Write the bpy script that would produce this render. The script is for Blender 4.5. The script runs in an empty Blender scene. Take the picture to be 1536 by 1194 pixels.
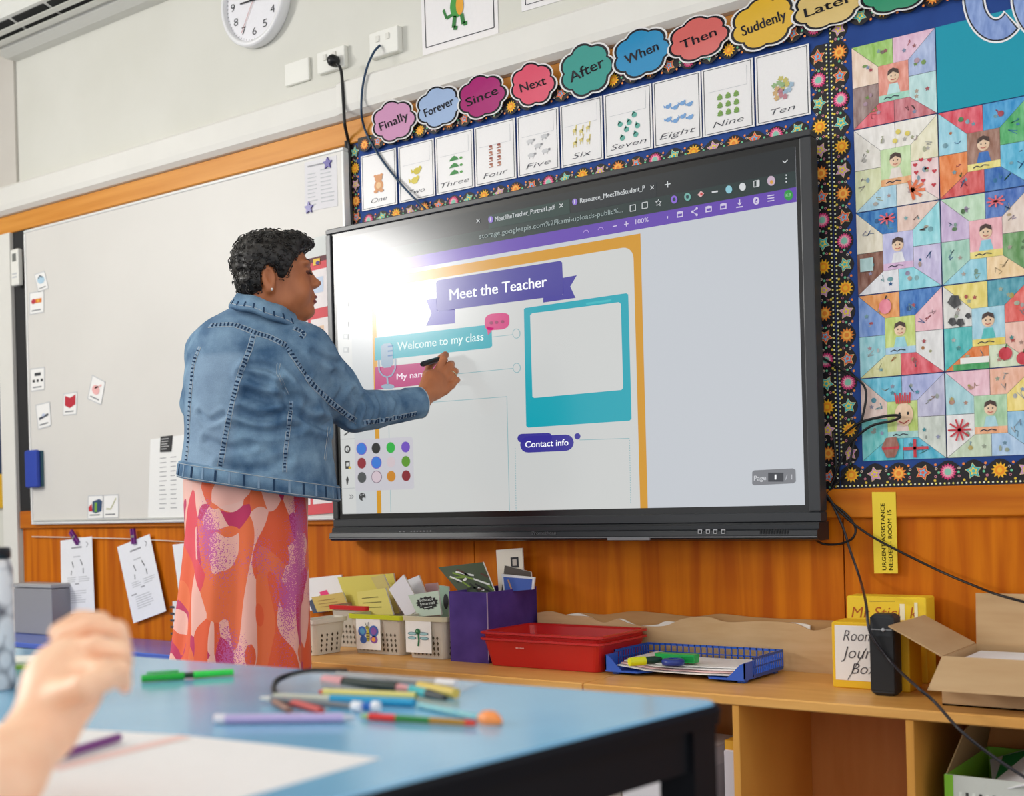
import bpy, math, random
import numpy as np
from mathutils import Vector, Matrix, Quaternion
from mathutils.bvhtree import BVHTree

SC = bpy.context.scene
COL = SC.collection
RNG = random.Random(7)
# ------------------------------------------------------------------ camera
F_PX, CY, CX = 1832.5, 747.7, 768.0
YAW, ROLL = 0.6281, -0.0269
CAM = np.array([2.8969, -3.0118, 0.98])
_fw = np.array([-math.sin(YAW), math.cos(YAW), 0.0])
_r0 = np.array([math.cos(YAW), math.sin(YAW), 0.0])
_u0 = np.array([0, 0, 1.0])
CR = _r0 * math.cos(ROLL) + _u0 * math.sin(ROLL)
CU = _u0 * math.cos(ROLL) - _r0 * math.sin(ROLL)
CF = _fw
HR, HB = _r0, _fw                       # horizontal right / away directions
cd = bpy.data.cameras.new('camera')
cd.sensor_width = 36.0
cd.lens = F_PX / 1536.0 * 36.0
cd.shift_y = (CY - 597.0) / 1536.0
cd.clip_start = 0.05
cd.dof.use_dof = True
cd.dof.focus_distance = 3.45
cd.dof.aperture_fstop = 3.2
cam = bpy.data.objects.new('camera', cd)
m = Matrix.Identity(4)
for i in range(3):
    m[i][0], m[i][1], m[i][2], m[i][3] = CR[i], CU[i], -CF[i], CAM[i]
cam.matrix_world = m
COL.objects.link(cam)
SC.camera = cam
# ------------------------------------------------------------------ light
SC.view_settings.view_transform = 'Standard'
SC.view_settings.look = 'None'
SC.view_settings.exposure = 0.12
SC.view_settings.gamma = 1.0
SC.view_settings.use_curve_mapping = False
world = bpy.data.worlds.new('world')
world.use_nodes = True
world.node_tree.nodes['Background'].inputs[0].default_value = (0.98, 0.985, 1.0, 1)
world.node_tree.nodes['Background'].inputs[1].default_value = 1.2
SC.world = world
LAMP_PANEL = 5.2        # radiance of the ceiling light diffusers
WINDOW_POWER = 150.0


def area_light(name, loc, direction, sx, sy, power, color=(1, 1, 1)):
    l = bpy.data.lights.new(name, 'AREA')
    l.shape = 'RECTANGLE'
    l.size, l.size_y = sx, sy
    l.energy = power
    l.color = color
    o = bpy.data.objects.new(name, l)
    o.location = loc
    o.rotation_euler = Vector(direction).to_track_quat('-Z', 'Y').to_euler()
    COL.objects.link(o)
    return o


# daylight entering by the high windows in the left wall
area_light('window_daylight', (-3.36, -3.6, 2.68), (1, 0.05, -0.12), 1.8, 0.68, WINDOW_POWER, (1.0, 0.98, 0.95))

# ------------------------------------------------------------------ pixel helpers
WALL = 0.09            # Y of the front wall surface


def ray(px, py):
    return CR * ((px - CX) / F_PX) - CU * ((py - CY) / F_PX) + CF


def U(px, py, D):
    return CAM + ray(px, py) * D


def onY(px, py, Y=WALL):
    d = ray(px, py)
    return CAM + d * ((Y - CAM[1]) / d[1])


def onZ(px, py, Z):
    d = ray(px, py)
    return CAM + d * ((Z - CAM[2]) / d[2])


def wx(px, py, Y=WALL):
    return onY(px, py, Y)[0]


def wz(px, py, Y=WALL):
    return onY(px, py, Y)[2]


# ------------------------------------------------------------------ materials
def lin(c):
    c = c / 255.0
    return c / 12.92 if c <= 0.04045 else ((c + 0.055) / 1.055) ** 2.4


def L3(rgb):
    return (lin(rgb[0]), lin(rgb[1]), lin(rgb[2]), 1.0)


MATS = {}


def newmat(key):
    mt = bpy.data.materials.new(key)
    mt.use_nodes = True
    MATS[key] = mt
    nt = mt.node_tree
    return mt, nt, nt.nodes['Principled BSDF']


def M(rgb, rough=0.55, spec=0.4, metal=0.0, coat=0.0):
    key = 'paint_%d_%d_%d_%d_%d_%d_%d' % (*rgb, rough * 100, spec * 100, metal * 100, coat * 100)
    if key in MATS:
        return MATS[key]
    mt, nt, b = newmat(key)
    n = nt.nodes.new('ShaderNodeTexNoise')
    n.inputs['Scale'].default_value = 35
    mix = nt.nodes.new('ShaderNodeMixRGB')
    mix.blend_type = 'MULTIPLY'
    mix.inputs[0].default_value = 0.06
    mix.inputs[1].default_value = L3(rgb)
    nt.links.new(n.outputs['Fac'], mix.inputs[2])
    nt.links.new(mix.outputs[0], b.inputs['Base Color'])
    b.inputs['Roughness'].default_value = rough
    b.inputs['Specular IOR Level'].default_value = spec
    b.inputs['Metallic'].default_value = metal
    b.inputs['Coat Weight'].default_value = coat
    b.inputs['Coat Roughness'].default_value = 0.12
    return mt


def crayon(rgb, amt=0.3):
    key = 'crayon_%d_%d_%d_%d' % (*rgb, amt * 100)
    if key in MATS:
        return MATS[key]
    mt, nt, b = newmat(key)
    tc = nt.nodes.new('ShaderNodeTexCoord')
    mp = nt.nodes.new('ShaderNodeMapping')
    mp.inputs['Scale'].default_value = (70, 30, 22)
    mp.inputs['Rotation'].default_value = (0, RNG.uniform(-.8, .8), 0)
    n = nt.nodes.new('ShaderNodeTexNoise')
    n.inputs['Scale'].default_value = 1.0
    n.inputs['Detail'].default_value = 5
    r = nt.nodes.new('ShaderNodeValToRGB')
    r.color_ramp.elements[0].position = 0.35
    r.color_ramp.elements[1].position = 0.68
    dk = tuple(int(c * .93) for c in rgb)
    lt = tuple(int(c + (250 - c) * amt) for c in rgb)
    r.color_ramp.elements[0].color = L3(dk)
    r.color_ramp.elements[1].color = L3(lt)
    nt.links.new(tc.outputs['Object'], mp.inputs[0])
    nt.links.new(mp.outputs[0], n.inputs[0])
    nt.links.new(n.outputs['Fac'], r.inputs[0])
    nt.links.new(r.outputs[0], b.inputs['Base Color'])
    b.inputs['Roughness'].default_value = 0.6
    return mt


def noisy(key, c1, c2, scale, rough=0.5, spec=0.4, p0=0.35, p1=0.65, detail=6, bump=0.0, coat=0.0, sc=1.0, dist=0.0):
    if key in MATS:
        return MATS[key]
    mt, nt, b = newmat(key)
    tc = nt.nodes.new('ShaderNodeTexCoord')
    mp = nt.nodes.new('ShaderNodeMapping')
    mp.inputs['Scale'].default_value = scale
    n = nt.nodes.new('ShaderNodeTexNoise')
    n.inputs['Scale'].default_value = sc
    n.inputs['Detail'].default_value = detail
    n.inputs['Distortion'].default_value = dist
    r = nt.nodes.new('ShaderNodeValToRGB')
    r.color_ramp.elements[0].position = p0
    r.color_ramp.elements[1].position = p1
    r.color_ramp.elements[0].color = L3(c1)
    r.color_ramp.elements[1].color = L3(c2)
    nt.links.new(tc.outputs['Object'], mp.inputs[0])
    nt.links.new(mp.outputs[0], n.inputs[0])
    nt.links.new(n.outputs['Fac'], r.inputs[0])
    nt.links.new(r.outputs[0], b.inputs['Base Color'])
    b.inputs['Roughness'].default_value = rough
    b.inputs['Specular IOR Level'].default_value = spec
    b.inputs['Coat Weight'].default_value = coat
    b.inputs['Coat Roughness'].default_value = 0.15
    if bump:
        bp = nt.nodes.new('ShaderNodeBump')
        bp.inputs['Strength'].default_value = bump
        bp.inputs['Distance'].default_value = 0.004
        nt.links.new(n.outputs['Fac'], bp.inputs['Height'])
        nt.links.new(bp.outputs[0], b.inputs['Normal'])
    return mt


def LIT(rgb, k=0.70):
    key = 'screen_%d_%d_%d' % rgb
    if key in MATS:
        return MATS[key]
    mt, nt, b = newmat(key)
    b.inputs['Base Color'].default_value = (0.01, 0.01, 0.01, 1)
    b.inputs['Emission Color'].default_value = L3(rgb)
    b.inputs['Emission Strength'].default_value = k
    b.inputs['Roughness'].default_value = 0.2
    b.inputs['Specular IOR Level'].default_value = 0.5
    return mt


def glow(key, rgb, k):
    mt, nt, b = newmat(key)
    b.inputs['Base Color'].default_value = (.8, .8, .8, 1)
    b.inputs['Emission Color'].default_value = L3(rgb)
    b.inputs['Emission Strength'].default_value = k
    return mt


def clearplastic(key, rgb, alpha):
    if key in MATS:
        return MATS[key]
    mt, nt, b = newmat(key)
    b.inputs['Base Color'].default_value = L3(rgb)
    b.inputs['Alpha'].default_value = alpha
    b.inputs['Roughness'].default_value = 0.25
    return mt


WHITE = M((240, 238, 232))
PAPER = M((243, 242, 240), .6)
BLACK = M((18, 18, 20), .45)
INK = M((45, 45, 50), .6)
wall_paint = noisy('wall_paint', (214, 213, 204), (218, 217, 209), (3, 3, 3), .7, .2)
beam_paint = noisy('beam_paint', (225, 223, 217), (229, 227, 221), (4, 4, 4), .55, .3)
veneer = noisy('veneer', (174, 82, 0), (212, 120, 12), (26, 26, 1.6), .5, .15, .3, .7, 7, .05, dist=.4)
rail_wood = noisy('rail_wood', (176, 88, 6), (208, 122, 24), (2.0, 26, 30), .45, .2, .3, .7, 6)
strip_wood = noisy('strip_wood', (204, 130, 38), (220, 150, 62), (2.0, 30, 40), .4, .3, .3, .7, 6)
shelf_wood = noisy('shelf_wood', (212, 150, 74), (228, 172, 96), (3, 26, 26), .4, .35, .3, .7, 6)
shelf_panel = noisy('shelf_panel', (206, 142, 58), (222, 162, 76), (26, 4, 3), .45, .4, .3, .7, 6)
card_brown = noisy('card_brown', (196, 160, 116), (206, 172, 130), (6, 6, 40), .75, .2)
carpet = noisy('carpet', (84, 88, 96), (104, 108, 116), (120, 120, 120), .95, .1)

# ------------------------------------------------------------------ mesh builder
ORG = {}


class MB:
    def __init__(self):
        self.v, self.f, self.mi, self.mats, self.sm = [], [], [], [], []

    def mat(self, mt):
        if mt not in self.mats:
            self.mats.append(mt)
        return self.mats.index(mt)

    def add(self, vs, fs, mt, smooth=False):
        o = len(self.v)
        self.v += [tuple(map(float, p)) for p in vs]
        k = self.mat(mt)
        for f in fs:
            self.f.append([i + o for i in f])
            self.mi.append(k)
            self.sm.append(smooth)
        return self

    def poly(self, pts, mt):
        return self.add(pts, [list(range(len(pts)))], mt)

    def prism(self, pts, off, mt, mt_side=None):
        n = len(pts)
        off = np.asarray(off, float)
        a = [np.asarray(p, float) for p in pts]
        b = [p + off for p in a]
        self.add(a, [list(range(n))], mt)
        self.add(b, [list(range(n - 1, -1, -1))], mt_side or mt)
        for i in range(n):
            j = (i + 1) % n
            self.add([a[i], b[i], b[j], a[j]], [[0, 1, 2, 3]], mt_side or mt)
        return self

    def box(self, x0, x1, y0, y1, z0, z1, mt, bev=0.0):
        if bev <= 0:
            c = [(x, y, z) for z in (z0, z1) for y in (y0, y1) for x in (x0, x1)]
            return self.add(c, [[0, 2, 3, 1], [4, 5, 7, 6], [0, 1, 5, 4], [2, 6, 7, 3], [0, 4, 6, 2], [1, 3, 7, 5]], mt)
        rings = []
        for (z, s) in ((z0, bev), (z0 + bev, 0), (z1 - bev, 0), (z1, bev)):
            rings.append(rrect(x0 + s, x1 - s, y0 + s, y1 - s, bev, z, 3))
        return self.loft(rings, mt, cap=True)

    def obox(self, c, ax, ay, az, mt):
        """oriented box: centre and three half axes"""
        c, ax, ay, az = (np.asarray(t, float) for t in (c, ax, ay, az))
        v = [c + i * ax + j * ay + k * az for k in (-1, 1) for j in (-1, 1) for i in (-1, 1)]
        return self.add(v, [[0, 2, 3, 1], [4, 5, 7, 6], [0, 1, 5, 4], [2, 6, 7, 3], [0, 4, 6, 2], [1, 3, 7, 5]], mt)

    def loft(self, rings, mt, cap=False, closed=True, smooth=False):
        n = len(rings[0])
        vs = [p for r in rings for p in r]
        fs = []
        for i in range(len(rings) - 1):
            for j in range(n if closed else n - 1):
                k = (j + 1) % n
                fs.append([i * n + j, i * n + k, (i + 1) * n + k, (i + 1) * n + j])
        self.add(vs, fs, mt, smooth)
        if cap:
            self.add(rings[0], [list(range(n - 1, -1, -1))], mt)
            self.add(rings[-1], [list(range(n))], mt)
        return self

    def tube(self, pts, r, mt, seg=8, cap=True):
        pts = [np.asarray(p, float) for p in pts]
        rs = r if isinstance(r, (list, tuple)) else [r] * len(pts)
        rings = []
        prev = None
        for i, p in enumerate(pts):
            t = pts[min(i + 1, len(pts) - 1)] - pts[max(i - 1, 0)]
            t = t / (np.linalg.norm(t) + 1e-12)
            if prev is None:
                a = np.cross(t, [0, 0, 1.0])
                if np.linalg.norm(a) < 1e-3:
                    a = np.cross(t, [1.0, 0, 0])
            else:
                a = prev - t * (prev @ t)
            a = a / np.linalg.norm(a)
            prev = a
            b = np.cross(t, a)
            rings.append([p + rs[i] * (math.cos(q) * a + math.sin(q) * b) for q in [2 * math.pi * k / seg for k in range(seg)]])
        return self.loft(rings, mt, cap=cap, smooth=True)

    def lathe(self, c, prof, mt, seg=24, cap=True, axis=None):
        c = np.asarray(c, float)
        rings = [[c + np.array([r * math.cos(q), r * math.sin(q), z]) for q in [2 * math.pi * k / seg for k in range(seg)]] for r, z in prof]
        return self.loft(rings, mt, cap=cap, smooth=True)

    def build(self, name, parent=None, label=None, cat=None, group=None, kind=None, base=None):
        v = np.array(self.v)
        if parent is not None:
            o = ORG[parent.as_pointer()]
        elif base is not None:
            o = np.asarray(base, float)
        else:
            lo, hi = v.min(0), v.max(0)
            o = np.array([(lo[0] + hi[0]) / 2, (lo[1] + hi[1]) / 2, lo[2]])
        me = bpy.data.meshes.new(name)
        me.from_pydata((v - o).tolist(), [], self.f)
        for mt in self.mats:
            me.materials.append(mt)
        me.polygons.foreach_set('material_index', self.mi)
        me.polygons.foreach_set('use_smooth', self.sm)
        me.update()
        ob = bpy.data.objects.new(name, me)
        COL.objects.link(ob)
        ORG[ob.as_pointer()] = o
        KEEP.append(ob)
        if parent is not None:
            ob.parent = parent
        else:
            ob.location = o
        tag(ob, label, cat, group, kind)
        return ob


KEEP = []


def tag(o, label=None, cat=None, group=None, kind=None):
    if label:
        o['label'] = label
    if cat:
        o['category'] = cat
    if group:
        o['group'] = group
    if kind:
        o['kind'] = kind
    return o


def thing(name, loc, label, cat, group=None, kind=None):
    o = bpy.data.objects.new(name, None)
    o.empty_display_size = 0.05
    o.location = loc
    COL.objects.link(o)
    ORG[o.as_pointer()] = np.asarray(loc, float)
    KEEP.append(o)
    return tag(o, label, cat, group, kind)


def rrect(x0, x1, y0, y1, r, z, k=4):
    out = []
    for cx, cy, a0 in ((x1 - r, y1 - r, 0), (x0 + r, y1 - r, 90), (x0 + r, y0 + r, 180), (x1 - r, y0 + r, 270)):
        for i in range(k + 1):
            a = math.radians(a0 + 90 * i / k)
            out.append((cx + r * math.cos(a), cy + r * math.sin(a), z))
    return out


# ------------------------------------------------------------------ flat print helpers
def glyphs(s, bold=0.0, shear=0.0):
    key = (s, bold, shear)
    if key in GL:
        return GL[key]
    c = bpy.data.curves.new('lettering', 'FONT')
    c.body = s
    c.offset = bold
    c.shear = shear
    c.resolution_u = 3
    c.fill_mode = 'FRONT'
    o = bpy.data.objects.new('lettering', c)
    COL.objects.link(o)
    dg = bpy.context.evaluated_depsgraph_get()
    e = o.evaluated_get(dg)
    me = e.to_mesh()
    vs = np.array([v.co[:2] for v in me.vertices])
    fs = [list(p.vertices) for p in me.polygons]
    e.to_mesh_clear()
    bpy.data.objects.remove(o)
    bpy.data.curves.remove(c)
    GL[key] = (vs, fs)
    return GL[key]


GL = {}
EPS = 0.0005


class Sheet:
    """a flat surface with its own 2-D coordinates: at(s, t, level) -> world point"""

    def __init__(self, fn, mb):
        self.at, self.mb = fn, mb

    def poly(self, pts, mt, lv=1):
        self.mb.poly([self.at(s, t, lv) for s, t in pts], mt)
        return self

    def rect(self, a, b, c, d, mt, lv=1):
        return self.poly([(a, b), (a, d), (c, d), (c, b)], mt, lv)

    def ell(self, s, t, rs, rt, mt, lv=1, n=16):
        return self.poly([(s + rs * math.cos(6.28319 * k / n), t - rt * math.sin(6.28319 * k / n)) for k in range(n)], mt, lv)

    def star(self, s, t, rs, rt, mt, lv=1, n=5, inner=.5, ph=0.0):
        return self.poly([(s + rs * (1 if k % 2 == 0 else inner) * math.sin(-math.pi * k / n + ph), t - rt * (1 if k % 2 == 0 else inner) * math.cos(-math.pi * k / n + ph)) for k in range(2 * n)], mt, lv)

    def line(self, pts, w, mt, lv=1, wy=None):
        wy = wy or w
        for (a, b), (c, d) in zip(pts[:-1], pts[1:]):
            dx, dy = c - a, d - b
            n = math.hypot(dx, dy) + 1e-9
            ox, oy = -dy / n * w / 2, dx / n * wy / 2
            self.poly([(a + ox, b + oy), (c + ox, d + oy), (c - ox, d - oy), (a - ox, b - oy)], mt, lv)
        return self

    def text(self, s, p0, p1, h, mt, lv=2, bold=0.0, shear=0.0, lean=0.0):
        """baseline p0 -> p1 (t grows downwards), capital height h"""
        if bold > 0:
            for q in (-1, 1):
                o_ = q * bold * h * 1.6
                self.text(s, (p0[0] + o_, p0[1]), (p1[0] + o_, p1[1]), h, mt, lv, 0.0, shear, lean)
        vs, fs = glyphs(s, min(bold, 0.0), shear)
        if len(vs) == 0:
            return self
        x0, x1 = vs[:, 0].min(), vs[:, 0].max()
        k = 0.70
        out = []
        for x, y in vs:
            q = (x - x0) / (x1 - x0)
            out.append(self.at(p0[0] + (p1[0] - p0[0]) * q + lean * h * y / k, p0[1] + (p1[1] - p0[1]) * q - h * y / k, lv))
        self.mb.add(out, fs, mt)
        return self


def quad_sheet(mb, TL, TR, BR, BL, n):
    TL, TR, BR, BL, n = (np.asarray(t, float) for t in (TL, TR, BR, BL, n))
    return Sheet(lambda s, t, lv=1: (TL * (1 - s) + TR * s) * (1 - t) + (BL * (1 - s) + BR * s) * t + n * (EPS * lv), mb)


def wall_quad(mb, px4, Y=WALL, thick=0.001, mt=PAPER):
    """a thin sheet on the wall from four photo corners; returns its Sheet"""
    P = [onY(x, y, Y) for x, y in px4]
    mb.prism([p + np.array([0, -thick, 0]) for p in P][::-1], (0, thick, 0), mt)
    return quad_sheet(mb, *[p + np.array([0, -thick, 0]) for p in P], (0, -1, 0))


def px_sheet(mb, Y):
    return Sheet(lambda s, t, lv=1: onY(s, t, Y) + np.array([0, -EPS * lv, 0]), mb)


def scribble(sh, mt, x0, y0, x1, y1, rows, rng, w=.012, lv=2, fill=.7):
    for k in range(rows):
        t = y0 + (y1 - y0) * (k + .5) / rows
        e = x0 + (x1 - x0) * rng.uniform(fill, 1)
        sh.line([(x0, t), (e, t)], w, mt, lv)


# ================================================================== STRUCTURE
ZB = 0.03                                   # raise of measured heights for camera height 0.98
RAIL0, RAIL1 = 0.905, 0.982
STRIP0, STRIP1 = wz(38, 346), wz(0, 331)
BEAM1 = wz(22, 281)
CEIL = 3.35
XL, XR, YB = -3.4, 4.6, -6.5


def struct(mb, name, **k):
    return mb.build(name, kind='structure', **k)


struct(MB().box(XL - .1, XR, YB, WALL + .1, -.1, 0, carpet), 'floor')
struct(MB().box(XL - .1, XR, YB, WALL + .1, CEIL, CEIL + .1, wall_paint), 'ceiling')
struct(MB().box(XL - .1, XR, WALL, WALL + .1, 0, CEIL, wall_paint), 'wall_front')
wl = MB()
WY0, WY1, WZ0, WZ1 = -4.5, -2.7, 2.34, 3.02
wl.box(XL - .1, XL, YB, WY0, 0, CEIL, wall_paint)
wl.box(XL - .1, XL, WY1, WALL, 0, CEIL, wall_paint)
wl.box(XL - .1, XL, WY0, WY1, 0, WZ0, wall_paint)
wl.box(XL - .1, XL, WY0, WY1, WZ1, CEIL, wall_paint)
struct(wl, 'wall_left')
wf = MB()
for y in (WY0, -3.6, WY1):
    wf.box(XL - .07, XL + .005, y - .025, y + .025, WZ0 - .03, WZ1 + .03, WHITE)
for z in (WZ0, WZ1):
    wf.box(XL - .07, XL + .005, WY0, WY1, z - .025, z + .025, WHITE)
struct(wf, 'window_1')
# veneer dado below the rail, in sheets with fine joints
XD0 = wx(40, 850)
dado = MB().box(XD0, XR, WALL - .006, WALL, 0, RAIL0 + .01, M((92, 48, 12)))
wd = struct(dado, 'wall_dado', label='orange brown wood veneer panelling on the lower front wall')
xs = [XD0, -.72, .5, 1.72, 2.94, XR]
for a, b in zip(xs[:-1], xs[1:]):
    MB().box(a + .002, b - .002, WALL - .014, WALL - .006, 0, RAIL0, veneer).build('panel', parent=wd)
struct(MB().box(XD0, XR, WALL - .028, WALL, RAIL0, RAIL1, rail_wood, .004), 'trim_1', label='brown wooden rail along the top of the panelling')
# strip of wood above the boards and the white trunking above it
struct(MB().box(XL, XR, WALL - .018, WALL, STRIP0, STRIP1 + .004, strip_wood, .003), 'trim_2', label='light orange wooden strip above the whiteboard')
XT = wx(522, 150)


def trunking(x0, x1, z0, z1, d):
    prof = [(WALL, z0), (WALL - d * .55, z0 + .003), (WALL - d * .9, z0 + .018), (WALL - d, z0 + .04), (WALL - d, z1 - .012), (WALL - d * .8, z1), (WALL, z1)]
    rings = [[(x, y, z) for y, z in prof] for x in (x0, x1)]
    return MB().loft(rings, beam_paint, cap=True)


struct(trunking(XL, XT - .003, STRIP1 + .004, BEAM1, .05), 'trim_3', label='white painted beam above the wooden strip, left length')
struct(trunking(XT, XR, STRIP1 + .004, BEAM1 + .005, .058), 'trim_4', label='white painted beam above the wooden strip, right length')
# pilaster at the left end of the whiteboard
XP1, XP0 = wx(27, 500), wx(6, 500)
struct(MB().box(XP0, XP1, WALL - .03, WALL, 0, STRIP0, beam_paint, .004), 'trim_5', label='white pilaster left of the whiteboard')
struct(MB().box(XP0 - .3, wx(25, 150), WALL - .012, WALL, BEAM1, CEIL, noisy('side_paint', (202, 196, 188), (206, 201, 193), (3, 3, 3), .7)), 'trim_6', label='pale vertical board in the upper left corner')
nb = MB()
nb.box(XP0 - .9, XP0 - .004, WALL - .015, WALL - .0006, wz(4, 711), STRIP0, M((24, 52, 84), .8))
nb.box(XP0 - .9, XP0 - .004, WALL - .017, WALL - .0006, wz(4, 762), wz(4, 711), M((214, 168, 20), .7))
nb.build('pin_board', label='navy pin board with a yellow lower band left of the pilaster', cat='pin board')

# ceiling lights
k = 0
for x, y in ((.75, -1.75), (-1.25, -1.9), (2.6, -1.75), (.75, -3.3), (2.6, -3.3), (-1.25, -4.0)):
    t = thing('ceiling_light', (x, y, CEIL - .06), ('flat ceiling light panel above the middle of the display', 'flat ceiling light panel above the whiteboard', 'flat ceiling light panel above the artworks', 'flat ceiling light panel above the front table', 'flat ceiling light panel above the camera side of the room', 'flat ceiling light panel nearest the window')[k], 'ceiling light', 'ceiling lights')
    fr = MB()
    for a, b, c, d in ((-.62, .62, -.17, -.15), (-.62, .62, .15, .17), (-.62, -.6, -.15, .15), (.6, .62, -.15, .15)):
        fr.box(x + a, x + b, y + c, y + d, CEIL - .06, CEIL, WHITE)
    fr.build('frame', parent=t)
    if k == 0:
        DIFF = glow('light_diffuser', (255, 250, 240), LAMP_PANEL)
    MB().box(x - .6, x + .6, y - .15, y + .15, CEIL - .05, CEIL - .03, DIFF).build('diffuser', parent=t)
    k += 1

# ================================================================== AIR CONDITIONER
az = wz(29, 91)
ax0 = wx(29, 91)
ac = thing('air_conditioner', (ax0 + .7, WALL - .12, az), 'long white air conditioner high on the wall with dark louvre slots', 'air conditioner')
plast = M((226, 226, 220), .4)
prof = [(WALL, az), (WALL - .05, az - .002), (WALL - .10, az + .012), (WALL - .105, az + .02), (WALL - .225, az + .06), (WALL - .24, az + .1), (WALL - .24, az + .30), (WALL - .2, az + .335), (WALL, az + .34)]
ACX0, ACX1 = ax0 - .02, ax0 + 1.32
MB().loft([[(x, y, z) for y, z in prof] for x in (ACX0, ACX1)], plast, cap=True).build('casing', parent=ac)
nrm = np.array([0, -.04, -.12]); nrm /= np.linalg.norm(nrm)
sl = np.array([0, -.12, .04]); sl /= np.linalg.norm(sl)
mid = np.array([0, WALL - .165, az + .04])
for i in range(5):
    xa = ACX0 + .06 + i * .245
    c = mid + np.array([xa + .11, 0, 0]) + nrm * .001
    MB().obox(c, (.11, 0, 0), sl * .048, nrm * .004, M((28, 30, 30), .7)).build('outlet_slot', parent=ac)
for j in (-.5, .15):
    c = mid + np.array([(ACX0 + ACX1) / 2, 0, 0]) + sl * (.048 * j * 1.4) + nrm * .012
    MB().obox(c, ((ACX1 - ACX0) / 2 - .03, 0, 0), sl * .011, nrm * .003, M((216, 216, 208), .4)).build('louvre', parent=ac)
MB().box(ACX0 + .03, ACX1 - .03, WALL - .242, WALL - .238, az + .17, az + .176, M((60, 62, 62))).build('panel_joint', parent=ac)

# ================================================================== CLOCK
cc = onY(390, 4, WALL)
ck = thing('wall_clock', (cc[0], WALL, cc[2] - .17), 'round white wall clock with black numerals', 'clock')
R = .168


def yring(r, y, n=48):
    return [(cc[0] + r * math.cos(6.28319 * k / n), y, cc[2] + r * math.sin(6.28319 * k / n)) for k in range(n)]


MB().loft([yring(R - .006, WALL), yring(R, WALL - .012), yring(R, WALL - .036), yring(R - .006, WALL - .044), yring(R - .018, WALL - .044), yring(R - .022, WALL - .03)], M((238, 238, 240), .3), smooth=True).build('rim', parent=ck)
fm = MB()
fm.poly(yring(R - .02, WALL - .03), M((236, 235, 240), .5))
fs = Sheet(lambda s, t, lv=1: np.array([cc[0] + s, WALL - .03 - EPS * lv, cc[2] - t]), fm)
for h in range(1, 13):
    a = math.radians(30 * h)
    r = .112
    s = str(h)
    w = .022 * len(s)
    fs.text(s, (r * math.sin(a) - w / 2, -r * math.cos(a) + .014), (r * math.sin(a) + w / 2, -r * math.cos(a) + .014), .028, INK)
for q in range(60):
    a = math.radians(6 * q)
    fs.line([(.138 * math.sin(a), -.138 * math.cos(a)), (.144 * math.sin(a), -.144 * math.cos(a))], .0016, INK)
fm.build('dial', parent=ck)
hm = MB()
hs = Sheet(lambda s, t, lv=1: np.array([cc[0] + s, WALL - .033 - EPS * lv, cc[2] - t]), hm)
for deg, ln, w, mt in ((272, .07, .006, INK), (100, .1, .004, INK), (212, .125, .0022, M((170, 40, 40)))):
    a = math.radians(deg)
    hs.line([(-.02 * math.sin(a), .02 * math.cos(a)), (ln * math.sin(a), -ln * math.cos(a))], w, mt, 2)
hs.ell(0, 0, .006, .006, INK, 3)
hm.build('hands', parent=ck)

# ================================================================== WALL SOCKETS, CABLES
def wall_plate(px4, name, label, cat, depth=.012):
    P = [onY(x, y, WALL) for x, y in px4]
    x0, x1 = (P[0][0] + P[3][0]) / 2, (P[1][0] + P[2][0]) / 2
    z0, z1 = (P[2][2] + P[3][2]) / 2, (P[0][2] + P[1][2]) / 2
    return MB().box(x0, x1, WALL - depth, WALL, z0, z1, M((236, 235, 228), .35), .003).build(name, label=label, cat=cat), (x0, x1, z0, z1)


wall_plate(((430, 97), (466, 87), (467, 121), (431, 131)), 'switch_plate', 'plain white blank plate on the wall below the clock', 'switch plate')
so, q = wall_plate(((481, 81), (522, 70), (523, 103), (482, 113)), 'power_socket', 'white double power socket with a black plug, right of the blank plate', 'power socket', .02)
so2, q2 = wall_plate(((561, 53), (603, 41), (605, 80), (562, 90)), 'power_socket', 'white data socket with a blue cable plugged in, beside the green dragon poster', 'wall socket', .025)
for (o, qq, d) in ((so, q, .02), (so2, q2, .025)):
    for fx in (.25, .6):
        mbb = MB()
        x = qq[0] + (qq[1] - qq[0]) * fx
        z = qq[3] - (qq[3] - qq[2]) * .3
        mbb.box(x, x + .014, WALL - d - .004, WALL - d, z - .012, z + .008, M((224, 222, 214), .4))
        mbb.build('rocker', parent=o)


def smooth_path(P, n=8):
    P = [np.asarray(p, float) for p in P]
    out = []
    for i in range(len(P) - 1):
        p0, p1, p2, p3 = P[max(i - 1, 0)], P[i], P[i + 1], P[min(i + 2, len(P) - 1)]
        for k in range(n):
            t = k / n
            out.append(.5 * ((2 * p1) + (-p0 + p2) * t + (2 * p0 - 5 * p1 + 4 * p2 - p3) * t * t + (-p0 + 3 * p1 - 3 * p2 + p3) * t ** 3))
    out.append(P[-1])
    return out


def cable(pts, r, mt, name, label, cat='cable', parent=None, group=None):
    """pts: (px, py, Y)"""
    P = smooth_path([onY(x, y, Y) for x, y, Y in pts])
    mb = MB().tube(P, r, mt, 8)
    return mb, P, mb.build(name, parent=parent, label=label, cat=cat, group=group)


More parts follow.
